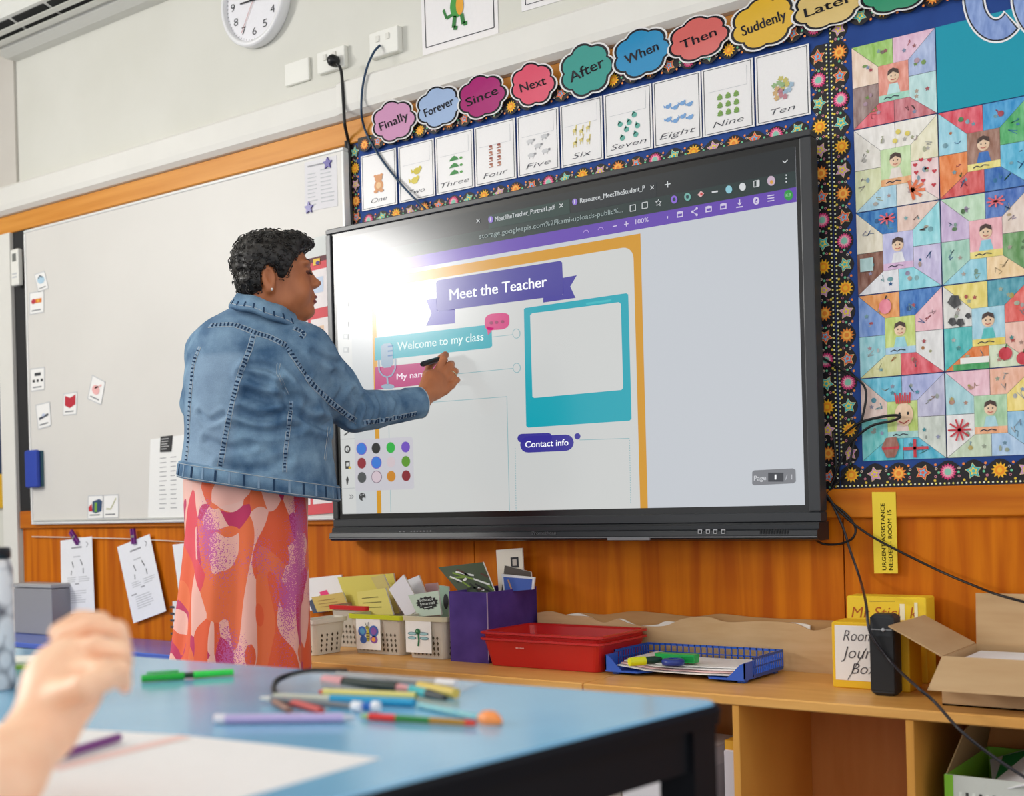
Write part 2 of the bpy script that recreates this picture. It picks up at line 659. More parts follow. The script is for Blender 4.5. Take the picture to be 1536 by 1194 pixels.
cblk = M((16, 16, 20), .4)
_, P, c1 = cable([(506, 96, WALL - .06), (512, 108, WALL - .06), (515, 150, WALL - .062), (517, 185, WALL - .064), (521, 205, WALL - .03), (524, 225, WALL - .016), (526, 280, WALL - .015), (529, 345, WALL - .015)], .0055, cblk, 'black_cable', 'black power cord hanging from the socket down beside the whiteboard')
pm = MB().lathe((0, 0, 0), [(.0, 0), (.016, 0), (.02, .006), (.02, .026), (.012, .036), (.0, .037)], cblk, 16)
pc = onY(505, 93, WALL - .02)
pm.v = [(pc[0] + x, pc[1] - z, pc[2] + y) for x, y, z in pm.v]
pm.build('plug', parent=c1)
cable([(570, 68, WALL - .03), (561, 78, WALL - .05), (551, 100, WALL - .066), (544, 130, WALL - .066), (542, 165, WALL - .064), (546, 190, WALL - .03), (556, 212, WALL - .022), (575, 243, WALL - .02), (605, 280, WALL - .025), (638, 314, WALL - .04)], .004, M((30, 62, 92), .4), 'data_cable', 'thin blue cable looping from the white socket down to the display')
_, _, c3 = cable([(521, 212, WALL - .012), (523, 250, WALL - .011), (526, 345, WALL - .011)], .011, M((14, 14, 18), .6), 'cable_duct', 'black cable duct between whiteboard and number cards', 'cable duct')

# ================================================================== WHITEBOARD
P = {k: onY(*q, WALL - .04) for k, q in dict(TL=(38, 346), BL=(47, 787), TR=(515, 219)).items()}
X0, X1, Z0, Z1 = (P['TL'][0] + P['BL'][0]) / 2, P['TR'][0] + .004, P['BL'][2], P['TL'][2]
WBY = WALL - .046
wb = thing('whiteboard', ((X0 + X1) / 2, WALL, Z0), 'large white magnetic whiteboard with a thin pale frame', 'whiteboard')
MB().box(X0 + .008, X1 - .008, WBY + .004, WALL, Z0 + .008, Z1 - .008, noisy('whiteboard_enamel', (217, 214, 209), (221, 218, 213), (2, 2, 2), .42, .3)).build('writing_surface', parent=wb)
fr = MB()
al = M((232, 232, 230), .3, .5)
fr.box(X0, X1, WBY, WALL, Z1 - .012, Z1, al, .003).box(X0, X1, WBY, WALL, Z0, Z0 + .014, al, .003).box(X0, X0 + .012, WBY, WALL, Z0 + .012, Z1 - .012, al, .003).box(X1 - .012, X1, WBY, WALL, Z0 + .012, Z1 - .012, al, .003)
fr.build('frame', parent=wb)
MB().box(X0 + .02, X1 - .3, WBY - .004, WBY + .004, Z0 + .014, Z0 + .02, M((200, 200, 196), .4)).build('frame_lip', parent=wb)
# dark gap strip between pilaster and whiteboard
MB().box(XP1, X0 - .001, WALL - .012, WALL, Z0 - .02, STRIP0 - .001, M((30, 30, 32), .7)).build('cable_duct', label='thin dark strip between pilaster and whiteboard', cat='cable duct')
WBF = WBY + .004     # face of the board


def board_sheet(px4, name, label, cat, draw=None, mt=PAPER, group=None, Y=None, thick=.0012):
    mb = MB()
    sh = wall_quad(mb, px4, WBF if Y is None else Y, thick, mt)
    if draw:
        draw(sh)
    return mb.build(name, label=label, cat=cat, group=group)


GREY = M((150, 150, 156))
LGREY = M((196, 198, 202))


def lines(sh, rows, s0=.12, s1=.88, t0=.15, t1=.9, mt=None, w=.02, seed=1):
    scribble(sh, mt or GREY, s0, t0, s1, t1, rows, random.Random(seed), w)


def d_rules(sh):
    lines(sh, 9, .1, .42, .22, .92, LGREY, .02, 3)
    lines(sh, 9, .5, .92, .18, .9, LGREY, .02, 4)
    sh.line([(.1, .1), (.6, .1)], .03, GREY)


o = board_sheet(((457, 244), (505, 233), (507, 309), (458, 318)), 'list_sheet', 'pale printed list held on the whiteboard by purple star magnets', 'paper', d_rules, M((226, 224, 228), .6))
for x, y, lab in ((492, 245, 'purple star magnet at the top corner of the pale list'), (464, 312, 'purple star magnet at the bottom corner of the pale list')):
    mb = MB()
    c = onY(x, y, WBF - .0014)
    st = [(c[0] + .022 * (1 if k % 2 == 0 else .5) * math.sin(math.pi * k / 5), c[1], c[2] + .022 * (1 if k % 2 == 0 else .5) * math.cos(math.pi * k / 5)) for k in range(10)]
    mb.prism([(p[0], p[1] - .005, p[2]) for p in st], (0, .005, 0), M((72, 60, 150), .3))
    mb.build('star_magnet', label=lab, cat='magnet', group='star magnets')

CG = 'picture cards on the whiteboard'
TXT = M((120, 122, 128))


def d_card(shape):
    def f(sh):
        fr = LGREY
        for a in (((0, 0), (1, 0)), ((1, 0), (1, 1)), ((1, 1), (0, 1)), ((0, 1), (0, 0))):
            sh.line(a, .04, fr, 1, .04)
        sh.line([(.15, .85), (.8, .85)], .05, TXT, 2)
        shape(sh)
    return f


def s_cloud(sh):
    sh.ell(.5, .4, .35, .22, M((176, 208, 228)), 2).line([(.3, .3), (.5, .15), (.7, .3)], .06, INK, 3)


def s_food(sh):
    sh.ell(.28, .42, .16, .12, M((190, 40, 60)), 2).rect(.42, .32, .85, .52, M((232, 130, 40)), 2).rect(.55, .36, .7, .48, M((240, 190, 70)), 3)


def s_blk(sh):
    sh.rect(.3, .2, .75, .34, M((50, 52, 58)), 2).rect(.15, .5, .32, .62, M((60, 62, 66)), 2).rect(.45, .5, .6, .62, M((60, 62, 66)), 2).rect(.75, .5, .9, .62, M((60, 62, 66)), 2)


def s_red(sh):
    sh.poly([(.12, .1), (.5, .22), (.9, .1), (.9, .55), (.5, .7), (.12, .55)], M((190, 24, 50)), 2)


def s_pink(sh):
    sh.ell(.45, .5, .28, .2, M((240, 180, 178)), 2).line([(.35, .45), (.8, .2)], .08, M((238, 190, 186)), 2)


def s_desk(sh):
    sh.line([(.15, .6), (.85, .5)], .1, M((60, 66, 84)), 2).ell(.5, .48, .12, .06, M((190, 200, 225)), 3)


def s_bag(sh):
    sh.poly([(.3, .25), (.75, .15), (.95, .25), (.9, .7), (.5, .78), (.3, .7)], M((40, 70, 110)), 2).rect(.45, .3, .62, .72, M((120, 170, 60)), 3).poly([(.05, .5), (.25, .35), (.3, .68), (.08, .68)], M((200, 40, 50)), 3)


def s_pen(sh):
    sh.line([(.2, .6), (.5, .62), (.85, .15)], .06, M((190, 190, 150)), 2)


cards = [(((52, 412), (67, 407), (73, 432), (58, 438)), 'pale blue', s_cloud, 'small tilted card with a pale blue picture at the top left of the whiteboard'),
         (((45, 440), (66, 436), (66, 468), (45, 472)), 'food', s_food, 'small card with a red and orange food picture on the whiteboard'),
         (((46, 554), (67, 551), (67, 584), (47, 587)), 'black', s_blk, 'small card with black block pictures beside the left frame'),
         (((96, 591), (116, 588), (115, 621), (95, 623)), 'red', s_red, 'small card with a dark red book picture on the whiteboard'),
         (((139, 563), (158, 573), (152, 607), (132, 598)), 'pink', s_pink, 'tilted small card with a faded pink picture'),
         (((54, 608), (75, 603), (77, 638), (58, 644)), 'desk', s_desk, 'slightly tilted small card with a dark blue desk picture'),
         (((133, 744), (155, 743), (155, 777), (132, 778)), 'bag', s_bag, 'small card with a blue and green school bag at the bottom of the board'),
         (((155.5, 743), (178, 742), (178, 776), (155.5, 777)), 'pencil', s_pen, 'small card with a pencil picture at the bottom of the board')]
for px4, _, fn, lab in cards:
    board_sheet(px4, 'picture_card', lab, 'card', d_card(fn), PAPER, CG)


def d_list(sh):
    lines(sh, 12, .3, .5, .22, .88, GREY, .008, 5)
    lines(sh, 12, .6, .78, .22, .88, GREY, .008, 6)


board_sheet(((226, 659), (277, 652), (280, 780), (222, 781)), 'printed_sheet', 'tall white printed sheet hanging low on the whiteboard beside the woman', 'paper', d_list, M((240, 240, 238), .6))
mb = MB()
sh = wall_quad(mb, ((242, 655), (259, 653), (257, 677), (241, 678)), WBF - .0014, .004, M((36, 36, 40), .5))
lines(sh, 5, .12, .88, .1, .9, M((190, 190, 190)), .05, 9)
mb.build('magnet', label='square black magnet holding the tall printed sheet', cat='magnet')
e0, e1 = onY(46, 676, WBF), onY(67, 731, WBF)
er = thing('board_eraser', ((e0[0] + e1[0]) / 2, WBF, e1[2]), 'blue whiteboard eraser stuck upright on the left of the board', 'eraser')
MB().box(e0[0], e1[0] - .006, WBF - .032, WBF - .012, e1[2], e0[2], M((36, 66, 170), .4), .006).build('grip', parent=er)
MB().box(e0[0] + .004, e1[0] - .002, WBF - .012, WBF, e1[2] + .004, e0[2] - .004, M((60, 96, 110), .9)).build('felt', parent=er)
mb = MB()
sh = px_sheet(mb, WBF)
rp = M((240, 196, 188))
for ln in (((352, 372), (356, 380), (362, 366), (366, 352)), ((362, 380), (372, 352)), ((366, 368), (374, 358)), ((372, 378), (378, 350))):
    sh.line(ln, .8, rp)
mb.build('marker_scribble', parent=wb, label='faint red marker scribble')

# red pocket chart behind the woman
def d_chart(sh):
    sh.rect(.0, .0, 1, .02, M((90, 16, 34)), 1)
    for r in range(5):
        t = .05 + r * .19
        for c in (.04, .52):
            sh.rect(c, t, c + .42, t + .15, M((240, 232, 232)), 1)
            sh.rect(c + .06, t + .03, c + .3, t + .09, M(((200, 214, 235), (235, 200, 170), (210, 225, 205), (230, 190, 195), (236, 206, 90))[r]), 2)


board_sheet(((432, 396), (497, 380), (503, 769), (436, 775)), 'pocket_chart', 'red pocket chart with white picture cards between the woman and the display', 'chart', d_chart, M((222, 84, 92), .6), Y=WBF - .004)
board_sheet(((430, 368), (494, 351), (495, 383), (431, 398)), 'grey_sheet', 'pale grey sheet above the red pocket chart', 'paper', None, M((220, 224, 222), .6))
board_sheet(((470, 389), (480, 387), (480, 396), (470, 399)), 'picture_card', 'tiny yellow and purple picture card on the red chart by the face', 'card', lambda s: s.ell(.7, .7, .3, .3, M((84, 40, 130)), 2), M((236, 196, 60)), Y=WBF - .006)

# remote control on the pilaster
r0, r1 = onY(22, 376, WALL - .03), onY(35, 428, WALL - .03)
rc = thing('remote_control', ((r0[0] + r1[0]) / 2, WALL - .03, r1[2]), 'small white remote control in a holder on the pilaster', 'remote control')
MB().box(r0[0], r1[0], WALL - .052, WALL - .03, r1[2], r0[2], M((238, 237, 230), .4), .004).build('body', parent=rc)
mb = MB()
sh = quad_sheet(mb, (r0[0], WALL - .052, r0[2]), (r1[0], WALL - .052, r0[2]), (r1[0], WALL - .052, r1[2]), (r0[0], WALL - .052, r1[2]), (0, -1, 0))
sh.rect(.25, .12, .75, .34, M((110, 112, 108)))
mb.build('display_window', parent=rc)
mb = MB()
sh.mb = mb
sh.rect(.2, .66, .8, .7, LGREY).rect(.2, .75, .8, .79, LGREY)
mb.build('key_print', parent=rc, kind='stuff')
# ================================================================== NOTICE BOARD
BDY = WALL - .008
XB0 = wx(528, 260)
navy = noisy('navy_backing', (36, 66, 132), (42, 76, 146), (8, 8, 8), .7, .2)
MB().box(XB0, XR - .2, BDY, WALL - .0006, RAIL1 + .001, STRIP0 - .001, navy).build('notice_board', label='navy blue paper backing of the notice board behind the display', cat='notice board')

KINDS = [((206, 150, 205), (240, 220, 70), 'star'), ((240, 140, 50), (250, 190, 80), 'sun'), ((236, 96, 60), (110, 190, 225), 'star'),
         ((214, 60, 120), (140, 205, 180), 'burst'), ((60, 190, 195), (240, 215, 90), 'star'), ((250, 190, 40), (244, 150, 30), 'sun')]


def motif(sh, s, t, r, kind, rot):
    c1, c2, kd = KINDS[kind % 6]
    if kd == 'star':
        sh.star(s, t, r, r, M((250, 226, 150)), 3, 5, .52, rot)
        sh.star(s, t, r * .9, r * .9, M(c1), 4, 5, .52, rot)
        sh.star(s, t, r * .55, r * .55, M(c2), 5, 5, .55, rot)
        sh.ell(s, t, r * .2, r * .2, M(c1), 6, 8)
    elif kd == 'sun':
        sh.star(s, t, r, r, M(c1), 3, 12, .62, rot)
        sh.ell(s, t, r * .55, r * .55, M(c2), 4, 12)
        sh.ell(s, t, r * .3, r * .3, M(c1), 5, 10)
    else:
        sh.star(s, t, r, r, M(c1), 3, 16, .78, rot)
        sh.star(s, t, r * .75, r * .75, M((244, 170, 190)), 4, 16, .7, rot)
        sh.ell(s, t, r * .42, r * .42, M(c2), 5, 12)


def border(a, b, width, label, side=1, pitch=.062, r=.021, start=0, dots=True, scal=True, lift=0.0, wash=False):
    """a, b: (X, Z) ends of the straight (dotted) edge; the scalloped edge lies on the given side"""
    a, b = np.array(a, float), np.array(b, float)
    L = np.linalg.norm(b - a)
    d = (b - a) / L
    n = np.array([-d[1], d[0]]) * side
    Y = BDY - .0012 - lift
    mb = MB()

    def at(s, t, lv=1):
        p = a + d * s + n * t
        return np.array([p[0], Y - EPS * lv, p[1]])
    N = max(1, int(round(L / pitch)))
    pts = [(0, 0), (L, 0)]
    steps = N * 6
    for k in range(steps, -1, -1):
        s = L * k / steps
        ph = (k % 6) / 6.0
        pts.append((s, width - (.018 * (1 - math.sin(math.pi * ph)) if scal else 0)))
    P3 = [at(s, t, 0) for s, t in pts]
    if side > 0:
        P3 = P3[::-1]
    dark = M((22, 18, 26), .55) if not wash else M((230, 190, 185), .5)
    mb.prism(P3, (0, .0012, 0), dark)
    ob = mb.build('border_trim', label=label, cat='border trim', group='star patterned border trims')
    pm = MB()
    # polygon winding only matters for shading, both sides render alike
    sh = Sheet(at, pm)
    rg = random.Random(start + 31)
    for k in range(N):
        s = L * (k + .5) / N
        motif(sh, s, width * .54, r, k + start, rg.uniform(0, 6))
        for q in range(5):
            aa = rg.uniform(0, 6.28)
            u, v = s + L / N * .5 + rg.uniform(-.008, .008), width * (.2 + .16 * q)
            if 0 < u < L:
                sh.ell(u, v, .0034, .0034, M(((232, 200, 60), (235, 150, 170), (110, 200, 150), (240, 220, 200), (240, 140, 60))[q]), 2, 7)
                if q in (1, 3):
                    sh.ell(u, v, .002, .002, dark, 3, 6)
    if dots:
        nd = int(L / .0105)
        for k in range(nd):
            s = L * (k + .5) / nd
            sh.ell(s, .005, .0026, .0026, M((244, 236, 120) if k % 2 else (236, 240, 220)), 2, 6)
    pm.build('star_print', parent=ob)
    return ob


zt0 = STRIP0 - .002
zm_top = 2.196                    # centre line of the upper border, lapping over the wooden strip
xv = wx(1252.5, 360)
vw = .052
z_lo_top = wz(1150, 196)          # border just above the display
zc1 = wz(1400, 728.5)
border((xv - .001, zt0 - .06), (xv - .001, zc1), vw, 'star patterned border, left strip of the upright pair beside the display', -1, start=2)
border((xv + .001, zt0 - .0), (xv + .001, zc1 + .06), vw, 'star patterned border, right strip of the upright pair beside the artworks', 1, start=0, lift=.0001)
border((XB0 + .05, zm_top + .026), (xv - .001, zm_top + .026), .052, 'star patterned border running behind the coloured word clouds', -1, start=1, dots=False, lift=.0112, r=.0195)
border((xv + .06, zm_top + .026), (XR - .3, zm_top + .026), .052, 'star patterned border along the top of the artwork board', -1, start=4, dots=False, lift=.0112, r=.0195)
border((XB0 + .05, 1.911), (xv - .06, 1.911), .052, 'star patterned border just above the display', 1, start=3, dots=False)
border((xv + .001, zc1), (XR - .3, zc1), .062, 'star patterned border along the bottom of the artwork board', 1, start=5, lift=.0002)
border((XB0 + .002, zt0), (XB0 + .002, 1.93), .042, 'star patterned border at the left end beside the card for one', 1, start=4, dots=False)

# number cards
tops = [((545, 236), (597.4, 225)), ((601, 222.5), (654, 208.7)), ((656.5, 208), (712.6, 193.5)), ((715, 193), (775.7, 179.6)), ((778.5, 178), (840.6, 162)),
        ((843.5, 161), (906, 145.5)), ((908.8, 144), (980, 127)), ((982, 125), (1053.5, 108)), ((1055.5, 107), (1132, 89.4)), ((1135, 86), (1216, 67))]
zct = np.mean([wz(*p) for q in tops for p in q])
zcb = np.mean([wz(550.4, 319), wz(656, 293), wz(980, 224), wz(1058, 207), wz(1219, 173.5)])
WORDS = ['One', 'Two', 'Three', 'Four', 'Five', 'Six', 'Seven', 'Eight', 'Nine', 'Ten']
DESC = ['an orange bear', 'two yellow birds', 'three green turtles', 'four rows of red brown ants', 'five grey sheep', 'yellow giraffes', 'seven teal drops', 'eight blue birds', 'nine green frogs', 'a cluster of coloured leaves']


def bird(sh, s, t, r, mt, wing=None):
    sh.ell(s, t, r, r * .6, mt, 2, 10).ell(s + r * .9, t - r * .4, r * .45, r * .4, mt, 3, 8).poly([(s - r * .8, t), (s - r * 1.7, t - r * .6), (s - r * 1.5, t + r * .3)], mt, 3)


def number_card(i):
    (ax, ay), (bx, by) = tops[i]
    x0, x1 = wx(ax, ay), wx(bx, by)
    Y = BDY - .0022 - .003
    mb = MB().box(x0, x1, Y, BDY - .0030, zcb, zct, M((238, 236, 236), .35))
    w, h = x1 - x0, zct - zcb
    sh = Sheet(lambda s, t, lv=1: np.array([x0 + w * s, Y - EPS * lv, zct - h * t]), mb)
    g = M((70, 74, 84))
    for a in (((.04, .025), (.96, .025)), ((.96, .025), (.96, .975)), ((.96, .975), (.04, .975)), ((.04, .975), (.04, .025))):
        sh.line(a, .014, g, 1, .009)
    if i in (1, 3, 4, 5, 8, 6, 2):
        sh.line([(.12, .36), (.88, .36), (.88, .08)], .008, LGREY, 1, .006)
    b = (i * 37) % 7
    if i == 0:
        c = M((224, 160, 110))
        sh.ell(.5, .6, .13, .1, c, 2).ell(.5, .47, .11, .07, c, 3).ell(.41, .42, .04, .025, c, 4).ell(.59, .42, .04, .025, c, 4).ell(.5, .6, .07, .06, M((240, 200, 150)), 3).ell(.42, .7, .06, .03, c, 4).ell(.58, .7, .06, .03, c, 4)
    elif i == 1:
        bird(sh, .52, .5, .1, M((214, 196, 70)))
        bird(sh, .45, .66, .1, M((224, 206, 90)))
    elif i == 2:
        for k in range(3):
            t = .42 + k * .12
            c = M((60, 140, 70))
            sh.poly([(.36, t + .05), (.42, t), (.5, t - .03), (.58, t), (.62, t + .05)], c, 2).ell(.68, t + .03, .04, .022, M((90, 160, 80)), 2)
    elif i == 3:
        for k in range(8):
            s, t = .4 + .2 * (k % 2), .38 + .1 * (k // 2)
            c = M((170, 110, 90) if (k // 2) % 2 else (150, 80, 70))
            sh.ell(s, t, .045, .022, c, 2, 8).ell(s + .02, t + .035, .03, .018, M((210, 160, 140)), 2, 8).line([(s - .05, t + .05), (s + .05, t + .05)], .012, c, 2)
    elif i == 4:
        for s, t in ((.32, .45), (.66, .42), (.5, .55), (.34, .68), (.68, .66)):
            sh.ell(s, t, .09, .035, M((206, 206, 208)), 2, 10).ell(s + .09, t - .01, .03, .02, M((150, 150, 154)), 3, 8).line([(s - .05, t + .03), (s - .05, t + .06)], .012, GREY, 2).line([(s + .04, t + .03), (s + .04, t + .06)], .012, GREY, 2)
    elif i == 5:
        for k in range(6):
            s, t = .34 + .16 * (k % 3), .4 + .17 * (k // 3) + .03 * (k % 2)
            c = M((220, 204, 130))
            sh.ell(s, t + .05, .05, .03, c, 2, 8).line([(s + .03, t + .05), (s + .05, t - .04)], .03, c, 2, .02).line([(s - .03, t + .07), (s - .03, t + .12)], .014, c, 2).line([(s + .03, t + .07), (s + .03, t + .12)], .014, c, 2)
    elif i == 6:
        for s, t in ((.64, .42), (.34, .52), (.53, .52), (.7, .6), (.47, .62), (.38, .74), (.66, .73)):
            c = M((96, 172, 158))
            sh.ell(s, t, .055, .042, c, 2, 10).poly([(s - .05, t), (s - .03, t - .07), (s + .02, t - .035)], c, 2)
    elif i == 7:
        for k in range(8):
            bird(sh, .32 + .15 * (k % 4), .42 + .2 * (k // 4) + .04 * (k % 2), .055, M((120, 165, 215)))
    elif i == 8:
        for k in range(9):
            s, t = .35 + .16 * (k % 3), .46 + .12 * (k // 3)
            c = M((120, 160, 80))
            sh.ell(s, t, .05, .03, c, 2, 10).ell(s, t + .025, .055, .022, c, 3, 10).ell(s, t - .03, .025, .015, M((150, 180, 100)), 3, 8)
    else:
        rg = random.Random(4)
        for k in range(16):
            a, r = k * 2.4, .048 * math.sqrt(k)
            sh.star(.5 + r * math.cos(a), .55 + r * .8 * math.sin(a), .06, .045, M(((200, 190, 110), (190, 130, 140), (150, 180, 130), (160, 185, 205), (205, 170, 120))[k % 5]), 2 + k % 3, 5, .7, a)
    wd = WORDS[i]
    half = .075 * len(wd)
    ob = mb.build('number_card', label='white number card reading %s with %s' % (wd, DESC[i]), cat='card', group='number cards above the display')
    lm = MB()
    sh.mb = lm
    sh.text(wd, (.5 - half, .9), (.5 + half, .885), .085, M((70, 72, 80)), 2, -.012, .25)
    lm.build('lettering', parent=ob)


for i in range(10):
    number_card(i)

# word clouds
CL = [('Finally', 591, 182, 35, 29, (218, 158, 196), .0, 'lilac'), ('Forever', 659, 161, 36, 29, (170, 194, 230), .0, 'pale blue'), ('Since', 723, 145, 39, 30, (176, 40, 118), .0, 'magenta'),
      ('Next', 800, 127, 36, 31, (232, 92, 116), .0, 'coral pink'), ('After', 880, 105, 43, 38, (36, 152, 140), .0, 'teal green'), ('When', 963, 80, 47, 34, (14, 142, 196), .0, 'bright blue'),
      ('Then', 1048, 58, 50, 30, (224, 110, 104), .0, 'salmon'), ('Suddenly', 1146, 35, 55, 36, (228, 180, 30), .0, 'golden yellow'), ('Later', 1243, 8, 60, 31, (228, 198, 124), .0, 'pale yellow'),
      ('', 1345, -14, 60, 30, (60, 156, 116), .0, 'green')]


def cloud_outline(grow, n=72):
    out = []
    for k in range(n):
        a = 6.28319 * k / n
        bump = abs(math.sin(3.5 * a + .6))
        r = .86 + .15 * bump ** .7
        x, y = math.cos(a) * r, math.sin(a) * r
        out.append((x * grow, y * grow))
    return out


for i, (wd, cx, cy, rx, ry, col, rot, cn) in enumerate(CL):
    YC = WALL - .046
    c = onY(cx, cy, YC)
    e1 = onY(cx + rx, cy - rx * .235, YC)
    hw = e1[0] - c[0]
    hh = abs(onY(cx, cy + ry, YC)[2] - c[2])
    Y = YC - (.0015 if i % 2 else 0)
    mb = MB()
    rgn = random.Random(i)
    tilt = (.1, .12, .1, .02, .16, .14, .1, .1, .06, .0)[i]
    ct, st = math.cos(tilt), math.sin(tilt)

    def at(s, t, lv=1):
        u, v = s * hw, -t * hh
        # slight curl of the laminated card away from the wall
        return np.array([c[0] + u * ct - v * st, Y - EPS * lv - .003 * (t * t) + .022 * t, c[2] + u * st + v * ct])
    sh = Sheet(at, mb)
    def fan(grow, mt, lv):
        o = cloud_outline(grow)
        n = len(o)
        mid = [(x * .5, y * .5) for x, y in o]
        vs = [at(x, y, lv) for x, y in o] + [at(x, y, lv) for x, y in mid] + [at(0, 0, lv)]
        fs = [[k, n + k, n + (k + 1) % n, (k + 1) % n] for k in range(n)] + [[n + k, 2 * n, n + (k + 1) % n] for k in range(n)]
        mb.add(vs, fs, mt, True)
    o = cloud_outline(1.0)
    n = len(o)
    fan(1.0, M((240, 238, 236), .25), 1)
    mb.add([at(x, y, 1) for x, y in o] + [at(x, y, -2) for x, y in o], [[k, (k + 1) % n, n + (k + 1) % n, n + k] for k in range(n)], M((240, 238, 236), .25))
    fan(.94, M((22, 20, 26), .25), 2)
    fan(.86, M(col, .16, .6), 3)
    ob = mb.build('word_cloud', label=('%s cloud shaped word card reading %s' % (cn, wd)) if wd else 'green cloud shaped word card cut off by the top edge', cat='word card', group='coloured word clouds above the number cards')
    if not wd:
        continue
    lm = MB()
    sh.mb = lm
    hl = min(.62, .115 * len(wd) + .08)
    sh.text(wd, (-hl, .2), (hl, .16), .38, M((28, 24, 34), .3), 5, .012)
    lm.build('lettering', parent=ob)

# posters above the trunking
def poster(px4, label, draw=None):
    mb = MB()
    sh = wall_quad(mb, px4, WALL - .001, .0015, M((236, 233, 234), .35))
    for a in (((.05, -.2), (.05, .94)), ((.05, .94), (.95, .94)), ((.95, .94), (.95, -.2))):
        sh.line([(max(0, x), max(0, y)) for x, y in a], .012, M((40, 42, 50)), 1, .008)
    if draw:
        draw(sh)
    return mb.build('poster', label=label, cat='poster', group='posters above the trunking')


def d_dragon(sh):
    g, g2 = M((60, 150, 60)), M((40, 120, 50))
    sh.line([(.2, .36), (.3, .46), (.45, .42), (.6, .46), (.72, .36)], .012, GREY, 2)
    s0, t0 = .5, .52
    sh.ell(s0, t0, .085, .05, g, 3).ell(s0 + .06, t0 + .015, .05, .025, g, 4).ell(s0 + .02, t0 - .02, .014, .012, M((20, 40, 20)), 5)
    sh.poly([(s0 - .07, t0 - .03), (s0 - .12, t0), (s0 - .09, t0 + .01), (s0 - .13, t0 + .06), (s0 - .08, t0 + .05)], M((150, 190, 60)), 2)
    sh.ell(s0 - .02, .66, .09, .1, g, 3).ell(s0 + .02, .66, .05, .085, M((226, 160, 40)), 4)
    sh.line([(s0 + .05, .6), (s0 + .14, .55), (s0 + .17, .46)], .035, g2, 4, .03).ell(s0 + .175, .45, .018, .014, INK, 5)
    sh.line([(s0 - .06, .72), (s0 - .16, .74), (s0 - .2, .66)], .03, g2, 2, .03)
    sh.line([(s0 - .05, .74), (s0 - .07, .84), (s0 - .02, .85)], .05, g2, 3, .035).line([(s0 + .04, .74), (s0 + .06, .83), (s0 + .11, .83)], .05, g2, 3, .035)


poster(((629, -90), (743, -122), (748, 50), (634.5, 84)), 'white poster with a green cartoon dragon above the word clouds', d_dragon)
poster(((778, -120), (905, -156), (912, -20), (783, 18)), 'corner of a white framed poster at the top edge right of the dragon')

# ================================================================== CHILDREN'S ARTWORKS
AX = [wx(1282, 194), wx(1409, 200), 0]
AX[2] = AX[1] + (AX[1] - AX[0])
AZ1, AZ0 = wz(1280, 73), wz(1297.4, 692.6)
AH = (AZ1 - AZ0) / 5
ART = {
    (0, 0): ([(150, 200, 90), (235, 190, 215), (160, 180, 225), (190, 230, 230), (205, 110, 120), (225, 85, 100), (140, 110, 105), (245, 215, 190)], (235, 140, 120), (150, 215, 190), 'green, lilac and red pencil artwork at the top of the left column'),
    (0, 1): ([(245, 240, 235), (245, 240, 230), (240, 235, 200), (246, 214, 214), (238, 228, 218), (170, 215, 235), (225, 230, 180), (240, 235, 225)], (200, 230, 170), (240, 170, 110), 'pale artwork with pink hearts and an orange leaf'),
    (0, 2): ([(10, 105, 185), (235, 200, 185), (150, 225, 235), (200, 190, 230), (130, 215, 230), (235, 235, 240), (120, 65, 45), (235, 225, 200)], (190, 190, 235), (220, 180, 220), 'artwork with a dark blue flag corner, brown door and lilac figure'),
    (0, 3): ([(240, 150, 70), (35, 105, 190), (245, 190, 200), (235, 235, 235), (225, 75, 90), (215, 215, 150), (150, 215, 225), (110, 150, 220)], (200, 220, 110), (160, 205, 235), 'artwork with a pink apple on orange and a red corner'),
    (0, 4): ([(90, 190, 220), (170, 180, 230), (190, 190, 220), (205, 215, 205), (70, 180, 215), (60, 190, 210), (100, 200, 200), (230, 200, 190)], (190, 215, 110), (150, 205, 200), 'turquoise artwork with a smiling face and red hair, lowest on the left'),
    (1, 1): ([(225, 65, 85), (40, 150, 215), (60, 170, 90), (80, 185, 225), (35, 100, 185), (220, 75, 75), (240, 125, 50), (150, 215, 235)], (150, 100, 80), (240, 225, 120), 'strong red, blue and orange artwork with a brown centre below the blank teal sheet'),
    (1, 2): ([(190, 225, 190), (60, 105, 190), (235, 215, 200), (100, 155, 90), (250, 215, 160), (140, 210, 230), (160, 210, 190), (205, 180, 220)], (245, 175, 185), (240, 220, 110), 'artwork with a blue flag and a pink portrait in the right column'),
    (1, 3): ([(240, 220, 110), (60, 150, 170), (235, 90, 80), (245, 190, 170), (220, 235, 200), (235, 120, 45), (70, 190, 190), (230, 230, 225)], (165, 215, 235), (240, 215, 90), 'artwork with black paw shapes and two red apples'),
    (1, 4): ([(245, 195, 210), (245, 180, 150), (250, 225, 120), (140, 195, 230), (170, 205, 240), (200, 220, 190), (240, 240, 240), (165, 215, 225)], (170, 215, 170), (245, 170, 120), 'pink and peach artwork with a red criss-cross, lowest on the right')}


def heart(sh, s, t, r, mt, lv=3):
    sh.poly([(s + r * .062 * 16 * math.sin(a) ** 3, t - r * .062 * (13 * math.cos(a) - 5 * math.cos(2 * a) - 2 * math.cos(3 * a) - math.cos(4 * a))) for a in [6.28319 * k / 18 for k in range(18)]], mt, lv)


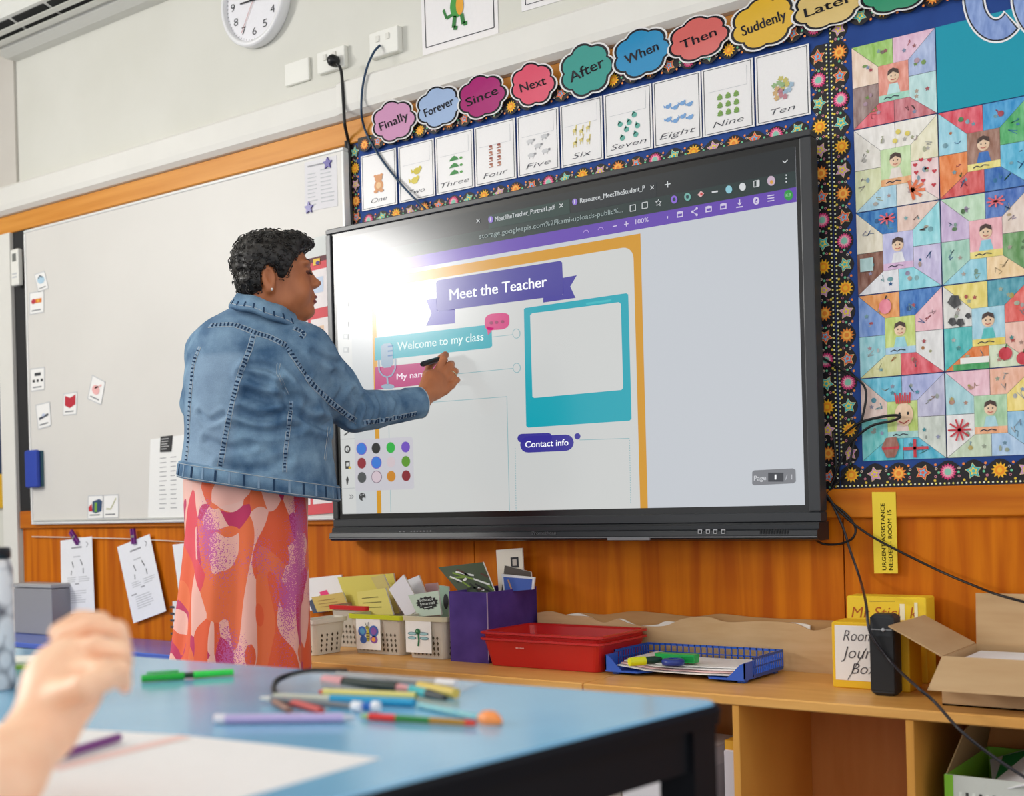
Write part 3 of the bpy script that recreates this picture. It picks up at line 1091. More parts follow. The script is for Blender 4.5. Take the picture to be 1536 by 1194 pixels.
for c in (0, 1):
    for r in range(5):
        x0, x1 = AX[c] + .001, AX[c + 1] - .001
        z1, z0 = AZ1 - AH * r - .001, AZ1 - AH * (r + 1) + .001
        Y = BDY - .0015
        mb = MB().box(x0, x1, Y, BDY, z0, z1, M((60, 60, 64)))
        sh = Sheet(lambda s, t, lv=1, x0=x0, x1=x1, z1=z1, z0=z0, Y=Y: np.array([x0 + (x1 - x0) * s, Y - EPS * lv, z1 - (z1 - z0) * t]), mb)
        if (c, r) == (1, 0):
            sh.rect(0, 0, 1, 1, M((0, 152, 176), .6))
            mb.build('backing_sheet', label='blank teal sheet at the top of the right artwork column', cat='paper')
            continue
        cells, cen, strip, lab = ART[(c, r)]
        A, B, T, D, S = .32, .68, .30, .66, .74      # centre box, its bottom and the name strip
        g = .004
        shapes = [[(0, 0), (.5, 0), (.5, T), (A, T)], [(.5, 0), (1, 0), (B, T), (.5, T)], [(1, 0), (1, .5), (B, .5), (B, T)], [(1, .5), (1, 1), (B, S), (B, .5)],
                  [(1, 1), (.5, 1), (.5, S), (B, S)], [(.5, 1), (0, 1), (A, S), (.5, S)], [(0, 1), (0, .5), (A, .5), (A, S)], [(0, .5), (0, 0), (A, T), (A, .5)]]
        rg = random.Random(c * 10 + r)
        for poly, col in zip(shapes, cells):
            mx, my = sum(p[0] for p in poly) / 4, sum(p[1] for p in poly) / 4
            sh.poly([(mx + (x - mx) * .985, my + (y - my) * .985) for x, y in poly], crayon(col), 1)
            # a few pencil marks
            for k in range(3):
                q = rg.choice(cells)
                cc2 = tuple(int(v * .72) for v in q)
                u, v = mx + rg.uniform(-.09, .09), my + rg.uniform(-.07, .07)
                kind = rg.random()
                if kind < .35:
                    sh.ell(u, v, rg.uniform(.015, .035), rg.uniform(.015, .035), crayon(cc2, .2), 2 + k, 9)
                elif kind < .7:
                    pts = [(u + rg.uniform(-.05, .05), v + rg.uniform(-.05, .05)) for _ in range(4)]
                    sh.line(pts, .008, crayon(cc2, .1), 2 + k)
                else:
                    sh.star(u, v, .03, .03, crayon(cc2, .2), 2 + k, 5, .5)
        sh.rect(A, T, B, D, crayon(cen), 2)
        sh.rect(A, D, B, S, crayon(strip), 2)
        sh.line([(A + .06, .71), (A + .1, .69), (A + .14, .71), (A + .18, .69), (A + .24, .705)], .012, M((50, 50, 70)), 3)
        skin = crayon((240, 206, 170), .2)
        sh.ell(.5, .45, .07, .08, skin, 4).poly([(.43, .44), (.44, .38), (.5, .355), (.56, .38), (.57, .44), (.5, .40)], crayon((70, 50, 45), .1), 5)
        sh.ell(.475, .45, .008, .01, INK, 5, 6).ell(.525, .45, .008, .01, INK, 5, 6).line([(.47, .49), (.5, .5), (.53, .49)], .008, M((190, 60, 60)), 5)
        sh.poly([(.42, D), (.45, .54), (.55, .54), (.58, D)], crayon(cells[(r + 3) % 8], .2), 3)
        red = crayon((205, 45, 60), .15)
        if (c, r) == (0, 1):
            for u, v in ((.73, .55), (.8, .5), (.9, .52), (.74, .64), (.86, .62), (.95, .66), (.82, .75), (.94, .82)):
                heart(sh, u, v, .028, red)
            for k in range(6):
                a = math.radians(-100 + 36 * k)
                sh.line([(.68, .84), (.68 + .16 * math.cos(a), .84 + .12 * math.sin(a))], .035, crayon((235, 110, 60), .2), 5)
            for u, v in ((.54, .12), (.65, .16), (.5, .22)):
                sh.ell(u, v, .03, .03, crayon((225, 205, 80), .2), 5)
        if (c, r) == (0, 3):
            sh.ell(.33, .16, .075, .09, crayon((240, 130, 150), .2), 6).line([(.33, .08), (.35, .03)], .015, INK, 6)
        if (c, r) == (1, 3):
            for u, v in ((.68, .85), (.87, .92)):
                sh.ell(u, v, .075, .075, red, 6).line([(u, v - .06), (u + .02, v - .11)], .015, crayon((60, 120, 50), .1), 6)
            for u, v, q in ((.13, .2, .08), (.1, .43, .05), (.19, .45, .05), (.28, .38, .035)):
                sh.poly([(u - q, v), (u - q * .4, v - q), (u + q * .6, v - q * .9), (u + q, v + q * .4), (u, v + q)], crayon((60, 60, 62), .2), 6)
            sh.rect(.18, .86, .5, .93, M((240, 240, 236)), 6)
            sh.rect(.1, .93, .5, 1, crayon((60, 160, 90), .2), 6)
        if (c, r) == (0, 4):
            sh.ell(.52, .46, .11, .14, skin, 6).ell(.47, .45, .014, .02, INK, 7, 7).ell(.57, .45, .014, .02, INK, 7, 7).line([(.46, .54), (.52, .57), (.58, .53)], .012, M((180, 50, 60)), 7)
            for k in range(7):
                sh.line([(.44 + .025 * k, .33), (.42 + .03 * k, .2 + .03 * (k % 2))], .02, red, 7)
            sh.poly([(.24, .84), (.3, .73), (.42, .72), (.46, .84), (.4, .97), (.3, .97)], crayon((150, 90, 75), .25), 7).line([(.25, .86), (.45, .85)], .03, red, 8)
            sh.line([(.5, .87), (.8, .87)], .035, red, 7).line([(.64, .76), (.64, .98)], .035, red, 7)
        if (c, r) in ((0, 2), (1, 2)):
            bx = .38 if c == 0 else .62
            for dx, dy in ((.1, 0), (0, .07), (.08, .05), (-.08, .05)):
                sh.line([(bx - dx, .12 - dy), (bx + dx, .12 + dy)], .02, crayon((226, 70, 84), .3), 7)
        if (c, r) == (1, 4):
            for k in range(5):
                a = math.radians(36 * k)
                sh.line([(.15 - .13 * math.cos(a), .68 - .13 * math.sin(a)), (.15 + .13 * math.cos(a), .68 + .13 * math.sin(a))], .02, red, 7)
        if (c, r) == (0, 2):
            sh.rect(.04, .56, .2, .72, crayon((180, 215, 215), .2), 7)
        mb.build('artwork', label=lab, cat='artwork', group="children's artworks on the board")

# big cut out letters at the top right
def arc_letter(cx, cy, rx, ry, th, a0, a1, label):
    mb = MB()
    sh = px_sheet(mb, BDY - .002)
    n = 28

    def band(grow, mt, lv):
        out, inn = [], []
        for k in range(n + 1):
            e = grow / max(rx, 1) * .9
            a = math.radians(a0 - math.degrees(e) + (a1 - a0 + 2 * math.degrees(e)) * k / n)
            out.append((cx + (rx + grow) * math.cos(a), cy - (ry + grow) * math.sin(a)))
            inn.append((cx + (rx - th - grow) * math.cos(a), cy - (ry - th * 1.15 - grow) * math.sin(a)))
        for k in range(n):
            sh.poly([out[k], out[k + 1], inn[k + 1], inn[k]], mt, lv)
    band(5, M((244, 244, 246), .4), 1)
    band(2.2, M((30, 30, 40), .4), 2)
    band(0, crayon((120, 150, 215), .25), 3)
    return mb.build('cut_out_letter', label=label, cat='letter', group='cut out letters')


arc_letter(1494, -6, 46, 66, 25, 48, 312, 'large blue cut out letter C with a white edge at the top right')
arc_letter(1566, -8, 46, 66, 25, 10, 350, 'edge of a second large blue cut out letter at the right border')

# ================================================================== INTERACTIVE DISPLAY
DX0, DX1 = wx(489, 346, 0), wx(1216, 192, 0)
DZ1 = (wz(489, 346, 0) + wz(1216, 192, 0)) / 2
DZ0 = wz(1230, 783, 0)
IX0, IX1 = wx(499, 400, 0.004), wx(1201, 400, 0.004) - .004
IX1 = wx(1205, 400, 0.004)
IZ1, IZ0 = wz(498, 352, .004), wz(504, 779, .004)
dp = thing('interactive_display', ((DX0 + DX1) / 2, .04, DZ0 - .05), 'large black framed interactive touch display showing a lesson slide', 'display')
dkf = M((46, 48, 52), .35, .5)
fr = MB()
fr.box(DX0, DX1, -.004, .042, IZ1, DZ1, dkf, .003)
fr.box(DX0, DX1, -.004, .042, DZ0, IZ0, dkf, .003)
fr.box(DX0, IX0, -.004, .042, IZ0, IZ1, dkf, .003)
fr.box(IX1, DX1, -.004, .042, IZ0, IZ1, dkf, .003)
fr.build('frame', parent=dp)
MB().box(DX0 + .06, DX1 - .03, .042, WALL - .014, DZ0 + .03, DZ1 - .03, M((26, 27, 30), .6)).build('rear_housing', parent=dp)
SCR_Y = .003
glass = M((10, 11, 13), .23, .5)
MB().box(IX0, IX1, SCR_Y, .042, IZ0, IZ1, glass).build('bezel_glass', parent=dp)
# lower bar with speakers
SZ0 = wz(1232, 811, -.02)
sb = MB()
prof = [(.05, DZ0), (-.012, DZ0), (-.016, DZ0 - .006), (-.016, DZ0 - .016), (-.028, DZ0 - .02), (-.03, SZ0 + .014), (-.024, SZ0 + .004), (-.01, SZ0), (.05, SZ0)]
sb.loft([[(x, y, z) for y, z in prof] for x in (DX0 + .006, DX1 - .0)], M((28, 31, 36), .35, .5), cap=True)
bar = sb.build('speaker_bar', parent=dp)
MB().box(DX0 + .006, DX1, -.031, -.026, SZ0 + .009, SZ0 + .0125, M((110, 112, 116), .3, .5)).build('edge_line', parent=bar)
mb = MB()
sh = px_sheet(mb, -.0302)
silver = M((214, 216, 220), .3)
sh.text('Promethean', (798, 802), (834, 801.5), 5.4, silver, 1, .012)
mb.build('logo', parent=bar)
mb = MB()
sh = px_sheet(mb, -.0302)
for x in (600, 606, 617, 621.5, 626, 631, 636, 641, 646):
    sh.ell(x, 797.5 - (x - 600) * .02, 1.0, 1.0, M((150, 152, 156)), 1, 8)
for x in (1050, 1062, 1073, 1085):
    sh.rect(x - 3, 794, x + 3, 800.5, M((190, 192, 196)), 1).rect(x - 2, 795.2, x + 2, 799.4, M((28, 31, 36)), 2)
for x in range(1140, 1182, 4):
    sh.rect(x, 794, x + 2, 801, M((16, 18, 20)), 1)
mb.build('control_icons', parent=bar, kind='stuff')
a, b = onY(912, 807, -.03), onY(975, 806, -.03)
MB().box(a[0], b[0], -.034, -.028, a[2] - .006, a[2] + .002, M((130, 132, 136), .3)).build('pen_slot', parent=bar)

# lit picture
sm = MB()
S = px_sheet(sm, SCR_Y)
A_TL, A_TR, A_BR, A_BL = (503, 359), (1193, 221), (1209, 756.4), (514.3, 771)


def lerp2(a, b, t):
    return (a[0] + (b[0] - a[0]) * t, a[1] + (b[1] - a[1]) * t)


ax0, ax1 = wx(503, 359, SCR_Y), wx(1193, 221, SCR_Y)
azt, azb = wz(503, 359, SCR_Y), wz(514.3, 771, SCR_Y)
T = Sheet(lambda s, t, lv=1: np.array([s, SCR_Y - EPS * lv, t]), sm)      # metres on the screen plane


def zline(px, py):
    return wz(px, py, SCR_Y)


def xline(px, py):
    return wx(px, py, SCR_Y)


screen = MB()
screen.box(ax0, ax1, SCR_Y - .0004, SCR_Y + .01, azb, azt, LIT((214, 219, 226)))
scr = screen.build('screen', parent=dp)
z1, z2, z3 = zline(1190, 257), zline(1192.6, 281), zline(1194, 303)
T.rect(ax0, azt, ax1, z1, LIT((10, 22, 30)), 2)
T.rect(ax0, z1, ax1, z2, LIT((18, 46, 46)), 2)
T.rect(ax0, z2, ax1, z3, LIT((104, 66, 186)), 2)
# active tab
T.rect(xline(860, 310), z1 + .042, xline(985, 285), z1, LIT((12, 26, 36)), 3)
T.rect(xline(733, 330), z1 + .042, xline(855, 306), z1, LIT((20, 58, 54)), 3)
# left toolbar and page
px0, px1 = xline(566, 760), xline(972, 760)
pzt = zline(963, 350)
T.rect(ax0, z3, xline(533, 700), azb, LIT((226, 228, 226)), 2)
T.rect(xline(533, 700), z3, px0, azb, LIT((216, 220, 222)), 2)
T.rect(px0, pzt, px1, azb, LIT((226, 160, 8)), 3)
pg = [(px0 + .0195, azb), (px1 - .024, azb)]
rz = pzt - .032
for k in range(7):
    a = math.radians(90 * k / 6)
    pg.append((px1 - .024 - .035 + .035 * math.cos(a), rz - .035 + .035 * math.sin(a)))
for k in range(7):
    a = math.radians(90 + 90 * k / 6)
    pg.append((px0 + .0195 + .035 + .035 * math.cos(a), rz - .035 + .035 * math.sin(a)))
T.poly(pg, LIT((224, 226, 224)), 4)
PB = LIT((66, 58, 164))
PB2 = LIT((52, 42, 146))
S.poly([(640, 450), (658, 447), (658, 467), (683, 464), (683, 485), (640, 489), (648, 470)], LIT((76, 68, 176)), 5)
S.poly([(844, 417), (866, 413), (856, 430), (864, 447), (815.5, 454), (815.5, 446), (845, 442)], LIT((66, 58, 166)), 5)
S.poly([(655, 449), (683, 445), (683, 465), (656, 466)], PB2, 5)
S.poly([(655, 424), (658, 420.5), (841, 391.5), (844, 394), (846, 440), (843, 443.5), (659, 467), (656, 464)], PB, 6)
WH = LIT((240, 242, 246), 1.0)
S.text('Meet the Teacher', (676, 450.5), (821, 430), 16.5, WH, 7, .014, lean=-.02)
TE = LIT((8, 176, 192))
S.poly([(563, 507), (735, 487), (738, 489), (739, 519), (736, 522), (563, 541)], TE, 5)
S.text('Welcome to my class', (597, 526), (726, 510.5), 12.5, LIT((222, 238, 236), 1.0), 6, .01)
PK = LIT((222, 52, 132))
S.poly([(728 + 18.5 + 18.5 * math.copysign(abs(math.cos(a)) ** .6, math.cos(a)), 482.5 - .12 * (18.5 * math.cos(a)) - 12.5 * math.copysign(abs(math.sin(a)) ** .6, math.sin(a))) for a in [6.28319 * k / 28 for k in range(28)]], PK, 7)
S.poly([(731, 490), (742, 492), (733, 503)], PK, 7)
for x in (738, 746, 755):
    S.ell(x, 484.5 - (x - 738) * .1, 2.8, 2.6, LIT((160, 30, 96)), 8, 8)
S.poly([(563, 551), (664, 541), (664, 574), (563, 585)], LIT((196, 34, 122)), 5)
S.text('My name', (596, 569.5), (644, 564.5), 9, LIT((238, 226, 236), 1.0), 6, .01)
# microphone picture
mc = LIT((150, 176, 198))
S.poly([(572, 520), (576, 516), (586, 514.5), (590, 518), (591, 545), (587, 551), (577, 552), (573, 548)], mc, 7)
S.line([(569, 540), (570, 556), (575, 563), (582, 566), (589, 563), (594, 553), (594, 538)], 2.2, LIT((140, 168, 194)), 8)
S.line([(582, 566), (583, 577)], 2.6, mc, 8).ell(583, 580, 10, 4, mc, 8)
for y in (520, 527, 534):
    S.line([(583, y), (590, y - 1)], 2.2, LIT((54, 120, 180)), 9)
ln = LIT((150, 194, 200))
S.line([(740, 505.5), (770, 502)], .9, ln, 5).line([(686, 561), (771, 552.5)], .9, ln, 5)
for x, y in ((775.5, 500.5), (776, 552)):
    S.ell(x, y, 6, 7.5, ln, 6, 18).ell(x, y, 5, 6.5, LIT((224, 226, 224)), 7, 18)
S.line([(590, 608), (761, 595), (765, 767)], .9, ln, 5).line([(584, 640), (587, 768)], .7, ln, 5)
for k in range(26):
    y = 672 + k * 3.7
    S.line([(773.5 + (y - 672) * .014, y), (773.5 + (y - 670) * .014, y + 2)], 1, ln, 5)
    S.line([(945 + (y - 672) * .018, y - 12), (945 + (y - 670) * .018, y - 10)], 1, ln, 5)
S.line([(870, 660), (945, 657.5)], .9, ln, 5)
# photo frame
S.poly([(789, 462), (940, 440), (943, 442), (948, 628), (945, 631), (793, 641.5), (790, 639), (786.5, 464)], LIT((10, 178, 196)), 5)
S.poly([(796, 473), (799, 470), (929, 453.5), (932, 456), (935.5, 582), (933, 585), (802, 597), (799.5, 595)], LIT((226, 228, 226)), 6)
S.line([(880, 456), (918, 450.5)], 3.2, LIT((60, 200, 210)), 6)


def pill(x0, x1, y0, y1, mt, lv, skew=-.035):
    r = (y1 - y0) / 2
    out = []
    for cx, a0 in ((x1 - r, -90), (x0 + r, 90)):
        for k in range(9):
            a = math.radians(a0 + 180 * k / 8)
            X = cx + r * math.cos(a)
            out.append((X, (y0 + y1) / 2 + r * math.sin(a) + (X - x0) * skew))
    S.poly(out, mt, lv)


pill(777, 829, 651, 664, PB, 6)
pill(781, 861.5, 655, 679.5, PB, 6, -.045)
S.ell(867, 654.5, 4.5, 4.8, PB, 6)
S.text('Contact info', (789, 671.5), (853.5, 668), 9.5, WH, 7, .01)
# colour picker
S.poly([(533, 660), (617, 655), (620, 658), (622, 731), (619, 733.5), (537, 737), (534, 735)], LIT((216, 214, 222)), 6)
cols = [(45, 125, 225), (14, 14, 18), (20, 185, 60), (115, 75, 200), (150, 25, 45), (45, 125, 225), (225, 208, 214), (90, 155, 20), (78, 82, 84), (226, 206, 216), (215, 140, 20), (140, 10, 35)]
for k, c in enumerate(cols):
    x, y = (543.4, 565.2, 587.2, 609.6)[k % 4] + .4 * (k // 4), (673.2, 694.8, 716.2)[k // 4] - (k % 4) * .9
    if k in (0, 5, 9):
        S.ell(x, y, 7.9, 9.4, LIT((130, 90, 200) if k != 9 else (120, 100, 120)), 7, 22)
        S.ell(x, y, 7.0, 8.4, LIT(c), 8, 22)
    else:
        S.ell(x, y, 6.5, 8.2, LIT(c), 8, 22)
dk = LIT((58, 60, 62))
S.ell(522, 674, 4.6, 6, dk, 6, 14).ell(522, 674, 2.6, 3.6, LIT((226, 228, 226)), 7, 12).line([(522, 671), (522, 675), (524, 676)], 1, dk, 8)
S.poly([(518.5, 691.5), (525.5, 691), (525.5, 703), (519, 703.5)], dk, 6).poly([(520.5, 694), (524.4, 693.6), (524.4, 699), (520.5, 699.5)], LIT((226, 228, 226)), 7).ell(526, 701.5, 2, 2, LIT((226, 190, 60)), 8, 8)
S.poly([(522, 713.5), (524, 719), (522.5, 727), (521, 727), (520, 719)], dk, 6)
S.line([(525, 742), (528, 745.2), (525.3, 748.4)], 1, LIT((120, 122, 124)), 6).line([(528, 742), (531, 745), (528.3, 748)], 1, LIT((120, 122, 124)), 6)
S.ell(544.5, 745, 5, 6, dk, 7, 14).ell(547, 748.5, 2.4, 2.2, LIT((216, 220, 222)), 8, 8).ell(542.5, 742.5, 1.1, 1.2, LIT((216, 220, 222)), 8, 6).ell(546, 741.5, 1.1, 1.2, LIT((216, 220, 222)), 8, 6)
for y in (456, 486, 505, 525, 600, 628):
    S.rect(516, y - 4, 523, y + 4, LIT((196, 200, 202)), 6).rect(517.5, y - 2.4, 521.5, y + 2.4, LIT((226, 228, 226)), 7)
S.line([(517, 653), (524, 648)], 2, dk, 6)
S.line([(513, 659), (533, 658)], .8, LIT((190, 194, 196)), 6).line([(513, 733), (533, 732)], .8, LIT((190, 194, 196)), 6)
# page counter
pill_c = LIT((132, 134, 140))
S.poly([(1129, 708), (1132, 705.5), (1190, 702.5), (1194, 705), (1194.5, 722), (1191, 725), (1132, 728), (1129, 726)], pill_c, 6)
S.rect(1153, 709, 1176, 722.5, LIT((52, 55, 64)), 7)
S.text('Page', (1132, 721), (1150, 720), 7.5, LIT((226, 228, 232)), 8, .01).text('1', (1163, 719.3), (1165.6, 719.1), 7.5, WH, 9).text('/ 1', (1179, 719.5), (1189, 719), 7.5, LIT((210, 212, 218)), 8, .01)
# browser texts
TX = LIT((226, 230, 232))
S.text('MeetTheTeacher_Portrait1.pdf', (743.5, 332.5), (833, 314), 7.2, TX, 6, .012)
S.text('Resource_MeetTheStudent_P', (871, 305), (968, 285.5), 7.4, TX, 6, .015)
S.text('storage.googleapis.com%2Fkami-uploads-public%...', (720, 358.5), (935, 318.5), 7.6, LIT((168, 184, 184)), 6)
for x, y in ((842.5, 308.5), (979, 281.5), (718, 331.5)):
    S.line([(x - 2.4, y - 2.6), (x + 2.4, y + 2.2)], 1.1, TX, 6).line([(x - 2.4, y + 3.2), (x + 2.4, y - 3)], 1.1, TX, 6)
S.line([(998, 277.6), (1006.5, 275.8)], 1.4, TX, 6).line([(1002, 272), (1002.5, 281.5)], 1.4, TX, 6)
S.line([(1174.5, 241.5), (1178, 244.5), (1182, 240)], 1.3, TX, 6)
for x, y in ((737, 329.5), (863, 303)):
    S.ell(x, y, 4, 5, LIT((150, 120, 220)), 6, 12).rect(x - 1, y - 3, x + .4, y + 3, TX, 7)
ICO = [(950, 312.5, 's'), (968, 308.5, 'u'), (988.5, 304.5, 'star'), (1012, 299.5, 'p'), (1032, 295.5, 'g'), (1052, 291.5, 'd'), (1073, 288, '-'), (1094, 284.5, 't'), (1114.5, 280.5, 'z'), (1135.5, 276, 'q'), (1157.5, 271.5, 'v'), (1180, 268, ':')]
for x, y, kd in ICO:
    if kd in 'su' or kd == 'q':
        S.line([(x - 4, y - 4), (x - 4, y + 5), (x + 4, y + 3.5), (x + 4, y - 5.5), (x - 4, y - 4)], 1.1, TX, 6)
        if kd == 'q':
            S.poly([(x, y - 5), (x + 4, y - 5.6), (x + 4, y + 3.6), (x, y + 4.4)], TX, 7)
    elif kd == 'star':
        S.star(x, y, 5, 6, TX, 6).star(x, y, 3.4, 4.2, LIT((18, 46, 46)), 7)
    elif kd == 'd':
        S.poly([(x - 5, y + 1), (x, y - 5), (x + 5, y - 1), (x, y + 5)], LIT((240, 190, 190)), 6).ell(x + 1, y, 2, 2, LIT((210, 60, 60)), 7, 8)
    elif kd == '-':
        S.line([(x - 4.5, y + .8), (x + 4.5, y - .8)], 2.4, TX, 6)
    elif kd == ':':
        for d in (-5, 0, 5):
            S.ell(x, y + d, 1.1, 1.3, TX, 6, 8)
    else:
        c = dict(p=(150, 110, 230), g=(120, 190, 180), t=(150, 215, 230), z=(232, 236, 238), v=(214, 190, 210))[kd]
        r = 6 if kd != 'v' else 7.4
        S.ell(x, y, r * .82, r, LIT(c), 6, 16)
        if kd == 'v':
            S.ell(x + .5, y + 2, 2.4, 3.2, LIT((232, 170, 60)), 7, 10)
        elif kd in 'pg':
            S.ell(x, y, 2.4, 3, LIT((20, 60, 70)), 7, 8)
VL = LIT((226, 216, 246))
S.line([(920, 340), (926, 338.8)], 1.4, VL, 6).line([(937, 337), (943.5, 335.8)], 1.4, VL, 6).line([(940, 332.5), (940.5, 340)], 1.4, VL, 6)
S.text('100%', (954, 336.5), (973.5, 332.8), 7, VL, 6, .01)
for x, y in ((880, 347.5), (902, 343.5)):
    S.line([(x - 4, y + 1.5), (x - 2, y - 1.6), (x + 2, y - 2), (x + 4, y + 1.5)], 1.1, LIT((190, 160, 232)), 6)
S.line([(1002, 324.5), (1002, 328)], 1.6, VL, 6)
for x, y in ((1021, 322), (1043, 318), (1064, 314), (1086, 310), (1110, 305.5), (1135, 301.5), (1157, 297.5)):
    if x == 1157:
        for d in (-4, 0, 4):
            S.line([(x - 5, y + d + .8), (x + 5, y + d - .8)], 1.5, VL, 6)
    elif x == 1135:
        S.ell(x, y, 4.8, 6, VL, 6, 16)
        S.text('?', (x - 1.8, y + 3), (x + 1.8, y + 2.6), 6, LIT((104, 66, 186)), 7, .02)
    elif x == 1110:
        S.line([(x, y - 6), (x, y + 2)], 2, VL, 6).poly([(x - 3.5, y - 1), (x + 3.5, y - 1.4), (x, y + 3.4)], VL, 6).line([(x - 5, y + 6), (x + 5, y + 4.6)], 1.8, VL, 6)
    elif x == 1043:
        S.line([(x + 3, y - 5), (x - 3.5, y), (x + 3, y + 4.5)], 1.2, VL, 6)
        for q in ((3, -5), (-3.5, 0), (3, 4.5)):
            S.ell(x + q[0], y + q[1], 1.8, 2.1, VL, 7, 8)
    else:
        S.poly([(x - 5, y - 3.5), (x - 1, y - 5), (x + 4.5, y - 4.6), (x + 4.5, y + 3.6), (x - 5, y + 5)], VL, 6).poly([(x - 3.4, y - .6), (x + 3, y - 1.6), (x + 3, y + 2), (x - 3.4, y + 3)], LIT((104, 66, 186)), 7)
S.ell(1183.5, 293, 6.6, 8, LIT((30, 160, 62)), 6, 18)
S.text('KB', (1179.6, 295.6), (1187.5, 294.4), 4.6, LIT((170, 226, 180)), 7)
sm.build('screen_picture', parent=scr)

# ================================================================== THINGS HANGING UNDER THE WHITEBOARD
DY = WALL - .014
zr = RAIL0
strg = MB().tube(smooth_path([onY(48, 805, DY - .012), onY(120, 806.5, DY - .014), onY(200, 808.5, DY - .014), onY(290, 813, DY - .013), onY(400, 815, DY - .012)], 6), .0022, M((226, 214, 200)), 6)
strg.build('string', label='white string stretched below the whiteboard', cat='string')


def d_sheet(seed):
    def f(sh):
        sh.line([(.35, .12), (.68, .12)], .02, GREY, 1)
        sh.line([(.4, .24), (.62, .24)], .014, LGREY, 1).line([(.36, .3), (.4, .38)], .02, INK, 1).line([(.62, .28), (.68, .36)], .02, INK, 1).line([(.34, .42), (.32, .48)], .02, INK, 1).line([(.7, .4), (.7, .47)], .02, INK, 1)
        sh.line([(.82, .06), (.88, .09), (.82, .13)], .012, GREY, 1)
        scribble(sh, LGREY, .2, .5, .48, .58, 3, random.Random(seed), .01, 1)
        scribble(sh, LGREY, .55, .5, .9, .58, 3, random.Random(seed + 1), .01, 1)
        sh.line([(.44, .6), (.56, .6)], .016, GREY, 1).line([(.12, .66), (.28, .66)], .014, GREY, 1)
        scribble(sh, LGREY, .22, .68, .78, .86, 6, random.Random(seed + 2), .01, 1)
    return f


HG = 'worksheets pegged on the string'
for i, (px4, lab) in enumerate(((((91, 811), (138, 804.5), (142.5, 919.5), (93, 922.5)), 'straight hanging worksheet pegged nearest the left end of the string'),
                                (((176, 820.5), (224.5, 801), (249.5, 916.5), (200.5, 935)), 'slanting worksheet pegged on the string, tilted to the right'),
                                (((259, 817), (304, 812), (318, 905), (272, 915)), 'worksheet on the string mostly hidden behind the skirt'))):
    mb = MB()
    sh = wall_quad(mb, px4, DY - .016, .001, M((238, 239, 243), .6))
    d_sheet(i)(sh)
    mb.build('worksheet', label=lab, cat='paper', group=HG)
for (x0, y0, x1, y1), lab in (((106, 797, 117, 815), 'purple clothes peg holding the straight worksheet'), ((199, 793, 201, 816), 'purple clothes peg holding the slanting worksheet')):
    a, b = onY(x0, y0, DY - .022), onY(x1, y1, DY - .022)
    d = (b - a)
    L = np.linalg.norm(d)
    d = d / L
    sd = np.cross(d, [0, 1.0, 0])
    pg_ = thing('clothes_peg', (b + a) / 2, lab, 'peg', 'purple clothes pegs')
    for s in (-1, 1):
        MB().obox((a + b) / 2 + sd * s * .007 + d * 0, d * (L / 2), sd * .0045, np.array([0, .005, 0]), M((116, 44, 130), .35)).build('peg_arm', parent=pg_)
    MB().obox((a + b) / 2, d * .005, sd * .011, np.array([0, .006, 0]), M((180, 180, 186), .3, .5, 1.0)).build('spring', parent=pg_)

# URGENT notice on the rail and panel
mb = MB()
sh = wall_quad(mb, ((1308, 738), (1343.5, 738), (1347, 860), (1311.5, 860)), WALL - .029, .001, M((236, 208, 54), .5))
sh2 = Sheet(lambda s, t, lv=1: sh.at(t, 1 - s, lv), mb)
ob = mb.build('notice', label='yellow vertical notice about urgent assistance taped to the wooden rail', cat='notice')
lm = MB()
sh2.mb = lm
tx = M((70, 62, 20))
sh2.text('URGENT ASSISTANCE', (.04, .52), (.86, .52), .17, tx, 1, .004)
sh2.text('NEEDED - ROOM 15', (.04, .8), (.78, .8), .17, tx, 1, .004)
lm.build('lettering', parent=ob)
# ================================================================== SHELF UNITS
SZ = 0.50                 # shelf top height
SY0, SY1 = -.37, WALL - .015
sx_seam = onZ(869, 1026, SZ)[0]
SXL = .02
SXR = 3.2


def shelf_unit(x0, x1, divs, label):
    t = thing('shelf_unit', ((x0 + x1) / 2, (SY0 + SY1) / 2, 0), label, 'shelf unit', 'low wooden shelf units')
    MB().box(x0, x1, SY0, SY1, SZ - .024, SZ, shelf_wood, .003).build('top', parent=t)
    MB().box(x0, x1, SY0 + .01, SY1, .04, .06, shelf_wood).build('bottom', parent=t)
    MB().box(x0, x1, SY1 - .01, SY1, .06, SZ - .024, noisy('back_board', (196, 126, 60), (206, 138, 72), (20, 4, 3), .5)).build('back', parent=t)
    for k, x in enumerate([x0] + divs + [x1 - .018]):
        MB().box(x, x + .018, SY0 + .004, SY1 - .01, 0, SZ - .024, shelf_panel, .002).build('upright', parent=t)
    return t


d1 = onY(1098, 1070, SY0 + .004)[0]
d2 = onY(1358, 1090, SY0 + .004)[0]
shelf_unit(SXL, sx_seam - .002, [(SXL + sx_seam) / 2], 'low wooden shelf unit carrying the baskets and red trays')
shelf_unit(sx_seam + .002, SXR, [d1, d2, d2 + .44], 'low wooden shelf unit carrying the blue tray and cardboard box')


def sxy(px, py):
    p = onZ(px, py, SZ)
    return p[0], p[1]


def zat(px, py, Y):
    return onY(px, py, Y)[2]


